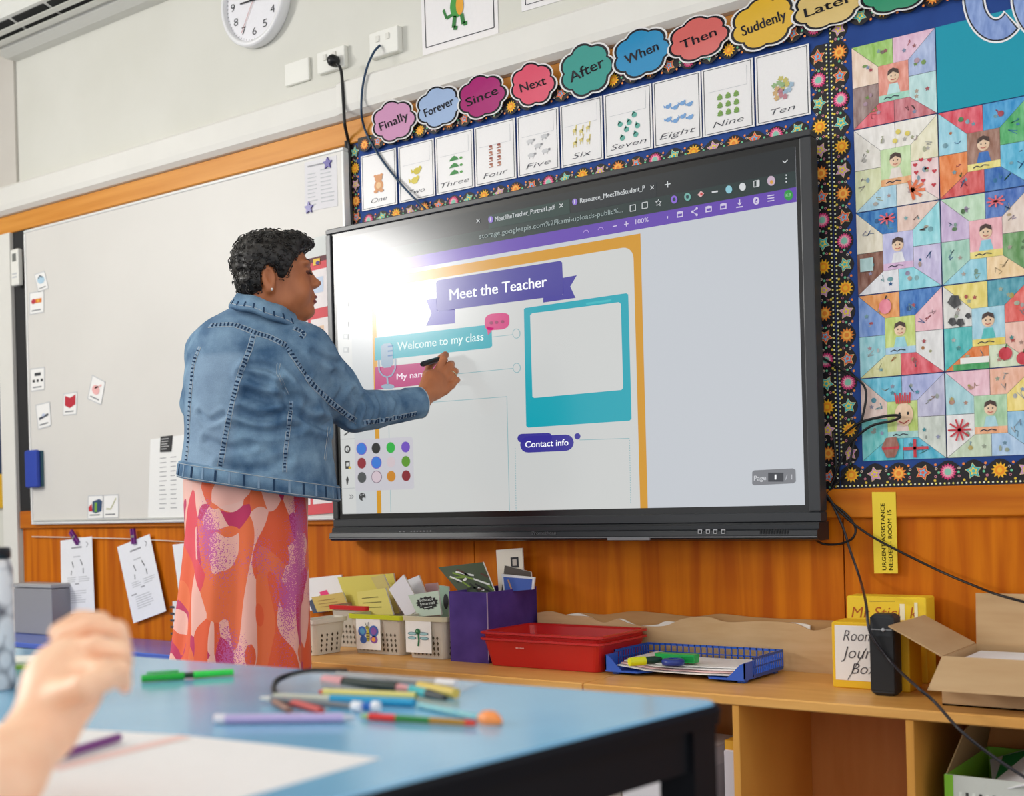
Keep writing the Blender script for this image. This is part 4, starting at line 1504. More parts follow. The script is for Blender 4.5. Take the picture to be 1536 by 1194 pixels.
# ---- baskets
def perforated_basket(x0, x1, y0, y1, h, body, rim, name, label, group, clear=False, content=None, hole=M((70, 60, 44)), taper=.012, parts=True):
    y1 = min(y1, .07)
    t = thing(name, ((x0 + x1) / 2, (y0 + y1) / 2, SZ), label, 'basket', group)
    z0, z1 = SZ + .001, SZ + h
    w = .003
    r = .015
    o = [rrect(x0 + taper, x1 - taper, y0 + taper, y1 - taper, r, z0), rrect(x0, x1, y0, y1, r, z1)]
    inn = [rrect(x0 + w, x1 - w, y0 + w, y1 - w, r - w, z1), rrect(x0 + taper + w, x1 - taper - w, y0 + taper + w, y1 - taper - w, r - w, z0 + w)]
    mb = MB().loft([o[0], o[1], inn[0], inn[1]], body, smooth=False)
    mb.add(o[0], [list(range(len(o[0]) - 1, -1, -1))], body)
    mb.add(inn[1], [list(range(len(o[0])))], body)
    mb.build('tub', parent=t)
    MB().loft([rrect(x0 - .005, x1 + .005, y0 - .005, y1 + .005, r, z1 - .014), rrect(x0 - .006, x1 + .006, y0 - .006, y1 + .006, r, z1), rrect(x0 + .002, x1 - .002, y0 + .002, y1 - .002, r, z1), rrect(x0 + .002, x1 - .002, y0 + .002, y1 - .002, r, z1 - .014)], rim).build('rim', parent=t)
    hm = MB()
    nx = max(3, int((x1 - x0 - .04) / .017))
    rows = 4
    for k in range(nx):
        for q in range(rows):
            f = .12 + .5 * q / rows
            zz = z0 + h * f
            yy = y0 + taper * (1 - f) - .0006
            xx = x0 + taper + .014 + (x1 - x0 - 2 * taper - .028) * (k + .5) / nx
            hm.poly([(xx - .0045, yy, zz), (xx, yy, zz - .007), (xx + .0045, yy, zz), (xx, yy, zz + .007)], hole)
    ny = max(3, int((y1 - y0 - .04) / .022))
    for k in range(ny):
        for q in range(rows):
            f = .12 + .55 * q / rows
            zz = z0 + h * f
            xx = x1 - taper * (1 - f) + .0006
            yy = y0 + taper + .014 + (y1 - y0 - 2 * taper - .028) * (k + .5) / ny
            hm.poly([(xx, yy - .0045, zz), (xx, yy, zz + .007), (xx, yy + .0045, zz), (xx, yy, zz - .007)], hole)
    if hm.v:
        hm.build('holes', parent=t, kind='stuff')
    return t, (x0, x1, y0, y1, z0, z1)


clear_b = clearplastic('clear_basket', (226, 220, 206), .5)
BG = 'baskets on the left shelf unit'
bw, by_ = sxy(464, 984)
x1w = sxy(497, 981)[0]
perforated_basket(bw - .03, x1w, by_ - .005, by_ + .14, .115, M((226, 222, 208), .4), M((230, 226, 214), .4), 'basket', 'small white perforated basket beside the skirt', BG)
ra = sxy(497, 976)
yb0 = ra[1] + .02
rbx1 = onY(533, 960, yb0)[0]
perforated_basket(rbx1 - .17, rbx1, yb0 + .06, yb0 + .30, .14, clear_b, M((206, 40, 40), .35), 'basket', 'clear basket with a red rim full of cards', BG)
p0, p1 = sxy(535, 980), sxy(605, 985)
yl = (p0[1] + p1[1]) / 2
lx0, lx1 = onY(523, 925, yl)[0] + .002, onY(604, 985, yl)[0] - .0
perforated_basket(lx0, lx1, yl, yl + .27, zat(560, 922, yl) - SZ, clear_b, M((196, 206, 40), .35), 'basket', 'clear basket with a lime rim and a butterfly card', BG)
p0 = sxy(609, 987)
yd = p0[1]
cx0, cx1 = onY(603, 925, yd)[0] + .006, onY(668, 989, yd)[0]
perforated_basket(cx0, cx1, yd, yd + .27, zat(640, 925, yd) - SZ, clear_b, M((206, 200, 170), .35), 'basket', 'clear basket with a dragonfly card full of booklets', BG)


def pic_card(x0, x1, z0, z1, Y, draw, label):
    mb = MB().box(x0, x1, Y, Y + .002, z0, z1, M((236, 236, 232), .4))
    sh = Sheet(lambda s, t, lv=1: np.array([x0 + (x1 - x0) * s, Y - EPS * lv, z1 - (z1 - z0) * t]), mb)
    draw(sh)
    mb.build('picture_label', label=label, cat='label', group='insect picture labels on the baskets')


def d_butterfly(sh):
    bl, pu, ye = M((60, 100, 180)), M((130, 80, 160)), M((190, 180, 60))
    sh.ell(.26, .44, .17, .16, bl, 2).ell(.74, .42, .19, .18, bl, 2).ell(.3, .7, .14, .12, bl, 2).ell(.74, .68, .15, .12, pu, 2)
    sh.ell(.74, .42, .12, .12, pu, 3).ell(.27, .44, .1, .1, M((80, 150, 190)), 3).ell(.73, .68, .08, .07, M((230, 150, 60)), 3)
    sh.ell(.5, .55, .07, .2, ye, 4).ell(.48, .32, .07, .06, M((150, 150, 60)), 5)
    sh.line([(.46, .28), (.4, .16)], .02, INK, 5).line([(.52, .28), (.54, .14)], .02, INK, 5)
    for t in (.5, .58, .66):
        sh.line([(.44, t), (.57, t)], .03, M((90, 80, 40)), 6)


def d_dragonfly(sh):
    w = M((150, 195, 200))
    for s, t, rs, rt in ((.27, .43, .18, .05), (.26, .56, .17, .05), (.72, .42, .18, .05), (.74, .56, .18, .05)):
        sh.ell(s, t, rs, rt, M((90, 120, 130)), 2).ell(s, t, rs * .85, rt * .7, w, 3)
    g = M((40, 110, 70))
    sh.ell(.5, .36, .1, .09, g, 4).ell(.47, .35, .03, .03, M((150, 190, 150)), 5)
    sh.line([(.51, .42), (.53, .62), (.5, .8)], .06, g, 4, .05)


bx0, bx1 = onY(536, 960, yl)[0], onY(572, 960, yl)[0]
pic_card(bx0, bx1, zat(555, 974, yl), zat(555, 926, yl), yl - .004, d_butterfly, 'white picture card of a blue butterfly on a basket')
dx0, dx1 = onY(610, 960, yd)[0], onY(648, 960, yd)[0]
pic_card(dx0, dx1, zat(630, 979, yd), zat(630, 929, yd), yd - .004, d_dragonfly, 'white picture card of a dragonfly on a basket')


def leaf_book(px4, Y, mt, name, label, cat='booklet', group=None, thick=.006, draw=None, lean=.0):
    Y = min(Y, .055)
    P = [onY(x, y, Y) for x, y in px4]
    mb = MB()
    back = np.array([0, thick, 0])
    n = np.array([0, -1.0, 0])
    P[0] = P[0] + np.array([0, lean, 0]); P[1] = P[1] + np.array([0, lean, 0])
    mb.prism(P[::-1], back, mt, M((230, 228, 220)))
    if draw:
        draw(quad_sheet(mb, *P, n))
    return mb.build(name, label=label, cat=cat, group=group)


PG = 'papers and booklets standing in the baskets'
yel = M((222, 206, 96), .5)


def d_txt(col, rows=4):
    def f(sh):
        scribble(sh, col, .15, .2, .85, .8, rows, random.Random(rows), .03)
    return f


def d_blob(sh):
    sh.star(.55, .45, .42, .3, M((24, 26, 26)), 2, 14, .82)
    sh.text('School', (.3, .36), (.78, .36), .12, M((220, 228, 222)), 3).text('Journal', (.28, .52), (.82, .52), .12, M((220, 228, 222)), 3).line([(.4, .64), (.7, .62)], .03, M((220, 228, 222)), 3)


leaf_book(((458, 868), (512, 862), (522, 914), (462, 916)), yb0 + .26, M((236, 232, 228)), 'paper_sheet', 'white sheet with a pink sticker in the red rimmed basket', 'paper', PG, draw=lambda s: s.poly([(.35, .45), (.55, .4), (.62, .6), (.4, .68)], M((230, 60, 120)), 2))
leaf_book(((467, 896), (514, 888), (523, 914), (476, 918)), yb0 + .14, M((206, 178, 96)), 'booklet', 'yellow brown booklet in the red rimmed basket', 'booklet', PG, draw=d_txt(M((150, 110, 60)), 3))
leaf_book(((462, 902), (480, 893), (492, 917), (470, 920)), yb0 + .17, M((70, 80, 100)), 'booklet', 'dark blue booklet at the left of the red rimmed basket', 'booklet', PG)
leaf_book(((506, 866), (590, 860), (600, 920), (526, 921)), yl + .2, M((214, 200, 92)), 'booklet', 'large yellow booklet standing at the back of the lime basket', 'booklet', PG, draw=lambda s: s.line([(.62, .14), (.7, .1), (.74, .16)], .04, INK, 2))
leaf_book(((535, 888), (578, 882), (590, 922), (540, 922)), yl + .1, M((220, 208, 110)), 'booklet', 'small yellow booklet leaning in front in the lime basket', 'booklet', PG, draw=d_txt(M((120, 110, 50)), 3))
leaf_book(((556, 866), (575, 862), (600, 917), (585, 920)), yl + .15, M((200, 184, 110)), 'booklet', 'tan booklet between the yellow ones in the lime basket', 'booklet', PG)
leaf_book(((583, 884), (605, 862), (632, 912), (609, 926)), yd + .12, M((228, 226, 232)), 'paper_bundle', 'white paper bundle leaning left in the dragonfly basket', 'paper', PG)
leaf_book(((606, 872), (628, 863), (648, 915), (622, 925)), yd + .16, M((224, 224, 228)), 'paper_bundle', 'white paper bundle leaning right in the dragonfly basket', 'paper', PG)
leaf_book(((612, 893), (657, 886), (662, 922), (627, 925)), yd + .07, M((188, 206, 188)), 'booklet', 'pale green booklet with a black ink splash on the front', 'booklet', PG, draw=d_blob)
leaf_book(((637, 876), (655, 874), (664, 915), (645, 918)), yd + .2, M((206, 170, 176)), 'booklet', 'dusty pink booklet at the back of the dragonfly basket', 'booklet', PG)
leaf_book(((659, 878), (673, 880), (673, 925), (661, 925)), yd + .13, M((150, 180, 160)), 'booklet', 'grey green booklet edge at the right of the dragonfly basket', 'booklet', PG, draw=lambda s: s.ell(.7, .5, .3, .25, INK, 2))

# ---- purple box with magazines
c0 = sxy(677, 991)
c1 = sxy(732, 996)
pyf = (c0[1] + c1[1]) / 2
qx0, qx1 = onY(675, 940, pyf)[0], onY(732, 945, pyf)[0]
ptop = zat(703, 888, pyf)
pdep = .255
pb = thing('magazine_box', ((qx0 + qx1) / 2, pyf + pdep / 2, SZ), 'tall scuffed purple cardboard box holding magazines', 'box')
purp = noisy('purple_card', (66, 44, 118), (84, 60, 138), (14, 14, 14), .6, .3, .3, .7)
w = .005
for a in ((qx0, qx1, pyf, pyf + w), (qx0, qx1, pyf + pdep - w, pyf + pdep), (qx0, qx0 + w, pyf + w, pyf + pdep - w), (qx1 - w, qx1, pyf + w, pyf + pdep - w)):
    MB().box(*a, SZ, ptop, purp).build('side_panel', parent=pb)
MB().box(qx0 + w, qx1 - w, pyf + w, pyf + pdep - w, SZ, SZ + .005, purp).build('bottom_panel', parent=pb)
MB().box(qx1 - .002, qx1 + .0006, pyf - .0006, pyf + .002, SZ + .01, ptop, M((170, 150, 180))).build('worn_edge', parent=pb)


def d_mag(sh):
    rg = random.Random(5)
    for k in range(16):
        s, t = rg.uniform(.05, .9), rg.uniform(.05, .9)
        sh.line([(s, t), (min(1, s + rg.uniform(.1, .4)), min(1, t + rg.uniform(-.1, .35)))], .06, M(rg.choice([(40, 50, 40), (226, 228, 224), (120, 150, 60), (90, 60, 50), (180, 190, 200), (30, 30, 34)])), 2 + k % 4)


MG = 'magazines in the purple box'
leaf_book(((657, 851), (724, 843), (742, 888), (692, 892)), pyf + .08, M((70, 84, 62)), 'magazine', 'wildlife magazine with a green and black photo cover in the purple box', 'magazine', MG, draw=d_mag)
leaf_book(((744, 825), (783, 822), (786, 886), (748, 888)), pyf + .2, M((226, 218, 204)), 'magazine', 'tall cream magazine at the back of the purple box', 'magazine', MG, draw=lambda s: s.rect(.55, .2, .85, .45, INK, 2).rect(.62, .25, .78, .4, M((190, 180, 170)), 3))
leaf_book(((757, 848), (796, 858), (798, 884), (752, 888)), pyf + .16, M((84, 76, 70)), 'magazine', 'dark magazine leaning between the cream and the blue one', 'magazine', MG)
leaf_book(((752, 861), (802, 866), (800, 884), (755, 888)), pyf + .13, M((232, 232, 236)), 'magazine', 'white framed magazine with a blue sky picture', 'magazine', MG, draw=lambda s: s.rect(.06, .15, .94, 1, M((70, 100, 180)), 2).line([(.2, .3), (.3, .95)], .05, M((200, 150, 110)), 3))

# ---- red trays (two nested)
f0, f1 = sxy(733, 997), sxy(891, 1010.5)
ry = -.222
tzr = .600
rx0, rx1 = .738, 1.152
back = zat(809, 934.5, ry)
redp = M((196, 34, 30), .3, .5)
TD = .262
for k, (dz, lab) in enumerate(((0, 'lower of the two nested red plastic trays'), (.016, 'upper of the two nested red plastic trays'))):
    t = thing('tray', ((rx0 + rx1) / 2, ry + TD / 2, SZ + dz), lab, 'tray', 'nested red trays')
    z0, z1 = SZ + .001 + dz * 1.3, tzr - .018 + dz * 1.1
    tp = .022
    A = [rrect(rx0 + tp, rx1 - tp, ry + tp, ry + TD - tp, .02, z0), rrect(rx0 + .006, rx1 - .006, ry + .006, ry + TD - .006, .02, z1 - .004)]
    I = [rrect(rx0 + .009, rx1 - .009, ry + .009, ry + TD - .009, .018, z1 - .002), rrect(rx0 + tp + .003, rx1 - tp - .003, ry + tp + .003, ry + TD - tp - .003, .018, z0 + .003)]
    mb = MB().loft([A[0], A[1], I[0], I[1]], redp)
    mb.add(A[0], [list(range(len(A[0]) - 1, -1, -1))], redp).add(I[1], [list(range(len(I[1])))], redp)
    mb.build('tub', parent=t)
    MB().loft([rrect(rx0 + .004, rx1 - .004, ry + .004, ry + TD - .004, .02, z1 - .008), rrect(rx0 - .002, rx1 + .002, ry - .002, ry + TD + .002, .022, z1 - .006), rrect(rx0 - .002, rx1 + .002, ry - .002, ry + TD + .002, .022, z1), rrect(rx0 + .01, rx1 - .01, ry + .01, ry + TD - .01, .018, z1), rrect(rx0 + .01, rx1 - .01, ry + .01, ry + TD - .01, .018, z1 - .006)], redp).build('rim', parent=t)
    if k == 0:
        mb = MB()
        p = onY(779, 972.5, ry + .006)
        sh = Sheet(lambda s, t_, lv=1: np.array([p[0] + s, ry + .0085 - EPS * lv, p[2] - t_]), mb)
        for q in range(6):
            sh.rect(-.014 + q * .005, -.002, -.0105 + q * .005, .002, M((236, 160, 150)))
        mb.build('stamped_mark', parent=t)

# ---- blue letter tray
g0, g1 = sxy(908, 1012), sxy(1117, 1026)
ty = (g0[1] + g1[1]) / 2
tx0, tx1 = onY(908, 1000, ty)[0], onY(1117, 1015, ty)[0]
TB = max(.2, min(.30, SY1 - .05 - ty))
tb1 = ty + TB
tzb = zat(1191, 975, tb1)
bl = M((44, 92, 196), .35, .5)
lt = thing('letter_tray', ((tx0 + tx1) / 2, ty + TB / 2, SZ), 'blue plastic letter tray with latticed sides and papers', 'tray')
mb = MB()
mb.box(tx0, tx1, ty + .06, tb1, SZ + .008, SZ + .012, bl)
cxm = (tx0 + tx1) / 2
mb.prism([(tx0, ty, SZ + .008), (tx0 + .1, ty, SZ + .008), (cxm - .07, ty + .06, SZ + .008), (tx0, ty + .06, SZ + .008)][::-1], (0, 0, .004), bl)
mb.prism([(tx1, ty, SZ + .008), (tx1, ty + .06, SZ + .008), (cxm + .07, ty + .06, SZ + .008), (tx1 - .1, ty, SZ + .008)][::-1], (0, 0, .004), bl)
for x, y in ((tx0 + .02, ty + .03), (tx1 - .02, ty + .03), (tx0 + .02, tb1 - .02), (tx1 - .02, tb1 - .02)):
    mb.box(x - .01, x + .01, y - .01, y + .01, SZ, SZ + .009, bl)
mb.build('base', parent=lt)


def lattice(a, b, z0, z1, n, name):
    mb = MB()
    a, b = np.array(a), np.array(b)
    d = (b - a) / np.linalg.norm(b - a)
    nn = np.array([-d[1], d[0]])

    def bar(s0, s1, q0, q1):
        p, r = a + d * s0, a + d * s1
        c = (p + r) / 2
        mb.obox((c[0], c[1], (q0 + q1) / 2), (*(d * (s1 - s0) / 2), 0), (*(nn * .0018), 0), (0, 0, (q1 - q0) / 2), bl)
    L = np.linalg.norm(b - a)
    for q in (z0, (z0 + z1) / 2 - .001, z1 - .006):
        bar(0, L, q, q + .006 if q != (z0 + z1) / 2 - .001 else q + .003)
    for k in range(n + 1):
        s = L * k / n
        bar(max(0, s - .0016), min(L, s + .0016), z0, z1)
    return mb.build(name, parent=lt)


zt_ = tzb
lattice((tx0, tb1), (tx1, tb1), SZ + .012, zt_, 22, 'lattice_side')
lattice((tx0, ty + .05), (tx0, tb1), SZ + .012, zt_, 14, 'lattice_side')
lattice((tx1, ty + .05), (tx1, tb1), SZ + .012, zt_, 14, 'lattice_side')
for x, s in ((tx0, 1), (tx1, -1)):
    MB().prism([(x, ty, SZ + .012), (x, ty, zt_ - .008), (x + s * .012, ty, zt_ - .012), (x + s * .03, ty, SZ + .03), (x + s * .05, ty, SZ + .012)] if s < 0 else [(x + .05, ty, SZ + .012), (x + .03, ty, SZ + .03), (x + .012, ty, zt_ - .012), (x, ty, zt_ - .008), (x, ty, SZ + .012)], (0, .004, 0), bl).build('front_post', parent=lt)
    MB().box(min(x, x + s * .003), max(x, x + s * .003), ty, ty + .06, SZ + .012, zt_ - .008, bl).build('corner_side', parent=lt)
for k in range(4):
    a0, a1 = tx0 + .03 + k * .004, tx1 - .035 - k * .003
    mb = MB()
    y0p, y1p = ty + .012 + k * .012, tb1 - .02
    z = SZ + .014 + k * .0045
    n = 8
    rings = [[(a0 + (a1 - a0) * q / n, y0p, z + .010 * math.cos(math.pi * q / n) ** 6 * (1 if q < n / 2 else .3)) for q in range(n + 1)], [(a0 + (a1 - a0) * q / n, y1p, z + .010 * math.cos(math.pi * q / n) ** 6 * (1 if q < n / 2 else .3)) for q in range(n + 1)]]
    top = [[(x, y, zz + .0025) for x, y, zz in r] for r in rings]
    loop = [[*rings[0], *top[0][::-1]], [*rings[1], *top[1][::-1]]]
    mb.loft(loop, M(((236, 234, 230), (232, 190, 188), (240, 238, 234), (234, 232, 230))[k], .5), cap=True)
    mb.build('paper_sheet', label=('bottom white sheet in the blue letter tray', 'pink sheet in the middle of the blue letter tray', 'white sheet above the pink one in the blue letter tray', 'top white sheet in the blue letter tray')[k], cat='paper', group='papers in the blue letter tray')
zp_ = SZ + .0335
a, b = onZ(944, 993, zp_ + .01), onZ(982, 990, zp_ + .01)
d = (b - a) / np.linalg.norm(b - a)
hl_ = thing('highlighter', (*((a + b) / 2)[:2], zp_), 'stubby marker with a fluorescent yellow cap in the blue tray', 'marker')
MB().tube([a, a + d * .03, a + d * .045], [.011, .012, .012], M((222, 226, 30), .4), 12).build('cap', parent=hl_)
MB().tube([a + d * .045, b, b + d * .02], [.0105, .0105, .006], M((20, 60, 50), .4), 12).build('barrel', parent=hl_)
a, b = onZ(986, 985, zp_ + .012), onZ(1045, 988, zp_ + .012)
d = (b - a) / np.linalg.norm(b - a)
nn = np.array([-d[1], d[0], 0])
gs = thing('glue_holder', (*((a + b) / 2)[:2], zp_), 'flat green plastic case lying in the blue tray', 'case')
mb = MB()
mb.obox((a + b) / 2, (b - a) / 2, nn * .016, (0, 0, .011), M((30, 170, 80), .35)).build('body', parent=gs)
MB().obox(b - d * .02, d * .018, nn * .0165, (0, 0, .006), M((20, 140, 64), .35)).build('clip', parent=gs)
c = onZ(1005, 993, zp_ + .004)
MB().lathe((c[0] + .02, c[1] - .02, zp_), [(.012, 0), (.028, .0), (.03, .006), (.03, .012), (.026, .016), (.012, .016), (.012, 0)], M((40, 60, 140), .3), 24, cap=False).build('tape_roll', label='roll of dark blue tape in front of the green case', cat='tape')

# ---- wavy cardboard borders standing against the wall
CGp = 'wavy cardboard strips behind the trays'


def wavy(pts_px, Y, mt, label, thick=.006):
    P = [onY(x, y, Y) for x, y in pts_px]
    P = smooth_path(P, 5)
    zb_ = SZ
    mb = MB()
    n = len(P)
    front = [np.array([p[0], Y, p[2]]) for p in P]
    loop = front + [np.array([P[-1][0], Y, zb_]), np.array([P[0][0], Y, zb_])]
    mb.prism(loop, (0, thick, 0), mt)
    mb.build('cardboard_strip', label=label, cat='cardboard', group=CGp)


wavy([(808, 921), (835, 925), (865, 919), (905, 922), (950, 917), (1000, 921), (1040, 925), (1080, 921), (1130, 926), (1190, 929), (1250, 931)], .066, noisy('card_dark', (170, 126, 80), (182, 140, 92), (6, 6, 40), .8), 'darker wavy cardboard strip at the very back against the panelling')
wavy([(846, 923), (866, 920), (885, 926), (905, 935), (930, 928), (955, 938), (985, 937), (1003, 932), (1060, 940), (1180, 934), (1215, 938)], .057, M((236, 230, 222), .7), 'white wavy strip between the brown cardboard strips')
wavy([(806, 919), (826, 917), (850, 923), (880, 925), (905, 934), (925, 929), (945, 936), (975, 940), (1000, 938), (1025, 928), (1060, 925), (1090, 933), (1140, 932), (1190, 935), (1220, 946), (1252, 938)], .048, card_brown, 'light wavy cardboard strip in front, behind the red trays')

# ---- yellow boxes, black speaker
h0 = sxy(1250, 1031)
h1 = sxy(1372, 1037)
jy = h0[1]
jx0, jx1 = onY(1248, 980, jy)[0], onY(1364, 980, jy)[0]
jz = zat(1270, 933, jy)
yb_ = M((234, 186, 30), .5)
jb = thing('journal_box', ((jx0 + jx1) / 2, jy + .06, SZ), 'yellow box with a handwritten white label behind the black speaker', 'box')
MB().box(jx0, jx1, jy, jy + .09, SZ, jz, yb_, .003).build('body', parent=jb)
mb = MB()
Y = jy - .001
x0, x1, z1, z0 = onY(1253, 980, jy)[0], onY(1345, 980, jy)[0], zat(1270, 938, jy), zat(1270, 1020, jy)
mb.box(x0, x1, Y, jy, z0, z1, M((236, 230, 226)))
sh = Sheet(lambda s, t, lv=1: np.array([x0 + (x1 - x0) * s, Y - EPS * lv, z1 - (z1 - z0) * t]), mb)
pk_ = M((70, 66, 72))
sh.text('Room 15', (.14, .28), (.92, .27), .2, pk_, 2, -.01, .3).text('Journal', (.1, .6), (.92, .58), .22, pk_, 2, -.01, .3).text('Box', (.26, .88), (.68, .86), .2, pk_, 2, -.01, .3)
sh.line([(.2, .99), (.52, .4)], .012, pk_, 2)
mb.build('label_sheet', parent=jb)
ky = jy + .147
kx0, kx1 = onY(1270, 915, ky)[0], onY(1389, 915, ky)[0]
kz = zat(1330, 895, ky)
kb = thing('journal_box', ((kx0 + kx1) / 2, ky + .04, SZ), 'yellow box with red brown handwriting standing at the back', 'box')
MB().box(kx0, kx1, ky, min(ky + .07, .07), SZ, kz, M((240, 204, 46), .5), .003).build('body', parent=kb)
mb = MB()
sh = Sheet(lambda s, t, lv=1: np.array([kx0 + (kx1 - kx0) * s, ky - EPS * lv, kz - (kz - SZ) * t]), mb)
sh.text('Mr Stick k', (.06, .26), (.9, .24), .13, M((178, 90, 20)), 1, .0, .2)
sh.rect(.68, .08, .74, .3, M((244, 236, 200)), 2).rect(.86, .06, .9, .3, M((246, 240, 206)), 2)
sh.line([(.3, .06), (.62, .05)], .008, M((150, 130, 50)), 1)
mb.build('lettering', parent=kb)
k0, k1 = sxy(1308, 1044), sxy(1353, 1046)
ky_ = (k0[1] + k1[1]) / 2
s0, s1 = onY(1305, 1000, ky_)[0], onY(1342, 1000, ky_)[0]
sz1 = zat(1330, 922, ky_)
sp = thing('speaker', ((s0 + s1) / 2, ky_ + .03, SZ), 'upright black portable speaker standing before the yellow boxes', 'speaker')
spk = M((40, 42, 46), .5)
MB().box(s0, s1, ky_, ky_ + .055, SZ, sz1, spk, .008).build('body', parent=sp)
MB().box(s0 + .001, s1 - .001, ky_ - .0015, ky_ + .004, SZ + .012, sz1 - .05, M((30, 31, 34), .7), .001).build('front_grille', parent=sp)
MB().box(s0 + .002, s1 - .004, ky_ - .002, ky_ + .002, sz1 - .036, sz1 - .034, M((150, 152, 156), .3)).build('trim_line', parent=sp)
mb = MB().lathe((0, 0, 0), [(0, 0), (.004, 0), (.004, .003), (0, .004)], M((190, 192, 196), .3), 10)
mb.v = [((s0 + s1) / 2 + x + .005, ky_ - .001 - z, sz1 - .035 + y) for x, y, z in mb.v]
mb.build('button', parent=sp)

# ---- open cardboard box
b0 = sxy(1418, 1058)
cby = max(b0[1], SY0 + .015)
cbx0 = onY(1413, 1040, cby)[0]
cbx1 = cbx0 + .34
cbd = .27
cbz = zat(1411, 986, cby)
cb = thing('cardboard_box', ((cbx0 + cbx1) / 2, cby + cbd / 2, SZ), 'open brown cardboard box with raised flaps and white paper', 'box')
kraft = noisy('kraft', (186, 152, 112), (196, 164, 124), (4, 4, 30), .8, .2)
w = .004
for nm, a in (('side_panel', (cbx0, cbx1, cby, cby + w)), ('side_panel', (cbx0, cbx1, cby + cbd - w, cby + cbd)), ('side_panel', (cbx0, cbx0 + w, cby + w, cby + cbd - w)), ('side_panel', (cbx1 - w, cbx1, cby + w, cby + cbd - w))):
    MB().box(*a, SZ, cbz, kraft).build(nm, parent=cb)
MB().box(cbx0, cbx1, cby, cby + cbd, SZ, SZ + .004, kraft).build('bottom_panel', parent=cb)


def flap(p, off):
    MB().prism(p, off, kraft).build('flap', parent=cb)


# front flap hangs outwards and down, left flap stands out to the left, back flap stands up
zf = onZ(1397, 1046, SZ + .03)
flap([(cbx0 + .002, cby, cbz), (cbx1, cby, cbz), (cbx1, cby - .10, SZ + .047), (cbx0 - .0, cby - .10, SZ + .047)][::-1], (0, .002, .003))
flap([(cbx0, cby + .004, cbz), (cbx0 - .118, cby + .006, cbz + .062), (cbx0 - .118, cby + cbd - .006, cbz + .062), (cbx0, cby + cbd - .004, cbz)], (.001, 0, .003))
flap([(cbx0 + .002, cby + cbd, cbz), (cbx1, cby + cbd, cbz), (cbx1, cby + cbd + .006, cbz + .12), (cbx0 + .002, cby + cbd + .006, cbz + .12)], (0, .003, 0))
MB().box(cbx0 + .02, cbx1 - .02, cby + .03, cby + cbd - .03, SZ + .06, cbz - .012, M((236, 234, 236), .6)).build('paper_stack', label='stack of white paper inside the open cardboard box', cat='paper')

# ---- things in the lower bays
zb0 = .06
wx0 = onY(932, 1150, SY0 + .03)[0]
wx1 = onY(1041, 1150, SY0 + .03)[0]
wt = zat(1000, 1128, SY0 + .03)
sbx = thing('storage_box', ((wx0 + wx1) / 2, SY0 + .15, zb0), 'white card storage box in the bay under the blue tray', 'box')
MB().box(wx0, wx1, SY0 + .03, SY0 + .3, zb0, wt - .03, M((224, 220, 224), .6), .003).build('body', parent=sbx)
MB().box(wx0 - .003, wx1 + .003, SY0 + .026, SY0 + .304, wt - .05, wt, M((230, 226, 230), .6), .003).build('lid', parent=sbx)
for i, (pa, col, lab) in enumerate(((872, (222, 176, 84), 'tan folder standing left of the white storage box'), (880, (200, 150, 70), 'brown folder second from the white storage box'), (892, (214, 164, 84), 'wide orange folder next to the white storage box'))):
    xa = onY(pa, 1160, SY0 + .05)[0]
    xb = onY((879, 890, 929)[i], 1160, SY0 + .05)[0]
    fo = thing('folder', ((xa + xb) / 2, SY0 + .18, zb0), lab, 'folder', 'folders in the lower bay')
    MB().box(xa, xb, SY0 + .05 + .01 * i, SY0 + .3, zb0, zat(900, 1150 - 4 * i, SY0 + .05), M(col, .5), .003).build('cover', parent=fo)
    MB().box(xa + .004, xb - .004, SY0 + .06, SY0 + .302, zb0 + .004, zat(900, 1152, SY0 + .05) + .004, M((236, 232, 224))).build('pages', parent=fo)
xa, xb = onY(1086, 1150, SY0 + .05)[0], d1 - .003
fo = thing('folder', ((xa + xb) / 2, SY0 + .18, zb0), 'white folder with an orange top against the shelf upright', 'folder', 'folders in the lower bay')
MB().box(xa, xb, SY0 + .05, SY0 + .3, zb0, zat(1090, 1125, SY0 + .05), M((206, 200, 208), .5), .003).build('cover', parent=fo)
MB().box(xa + .001, xb - .001, SY0 + .055, SY0 + .3, zat(1090, 1125, SY0 + .05), zat(1090, 1111, SY0 + .05), M((220, 160, 40))).build('top_tab', parent=fo)
# green carton with papers in the right bay
gx0 = onY(1418, 1130, SY0 + .06)[0]
gx1 = gx0 + .24
gy0, gy1 = SY0 + .05, SY1 - .06
gz = zat(1425, 1162, SY0 + .05)
gb = thing('carton', ((gx0 + gx1) / 2, (gy0 + gy1) / 2, zb0), 'open lime green and white carton of papers in the right bay', 'carton')
lime = M((130, 190, 50), .5)
for a in ((gx0, gx1, gy0, gy0 + .004), (gx0, gx0 + .004, gy0 + .004, gy1), (gx1 - .004, gx1, gy0 + .004, gy1), (gx0, gx1, gy1, gy1 + .004)):
    MB().box(*a, zb0, gz, lime if a[3] > gy0 + .01 else M((206, 208, 200), .6)).build('side_panel', parent=gb)
MB().box(gx0, gx1, gy0, gy1, zb0, zb0 + .004, lime).build('bottom_panel', parent=gb)
mb = MB()
for k in range(9):
    x = gx0 + .03 + k * .014
    mb.box(x, x + .006, gy0 - .001, gy0, gz - .075, gz - .035, M((60, 60, 60)) if k % 2 else M((230, 232, 224)))
mb.box(gx0 - .0006, gx0 + .018, gy0 - .0008, gy0, zb0, gz, lime)
mb.build('printed_panel', parent=gb)
flp = MB().prism([(gx0, gy0 + .01, gz), (gx0, gy1 - .01, gz), (gx0 + .03, gy1 - .02, gz + .13), (gx0 + .03, gy0 + .05, gz + .09)], (.003, 0, 0), M((150, 120, 80), .7))
flp.build('flap', parent=gb)
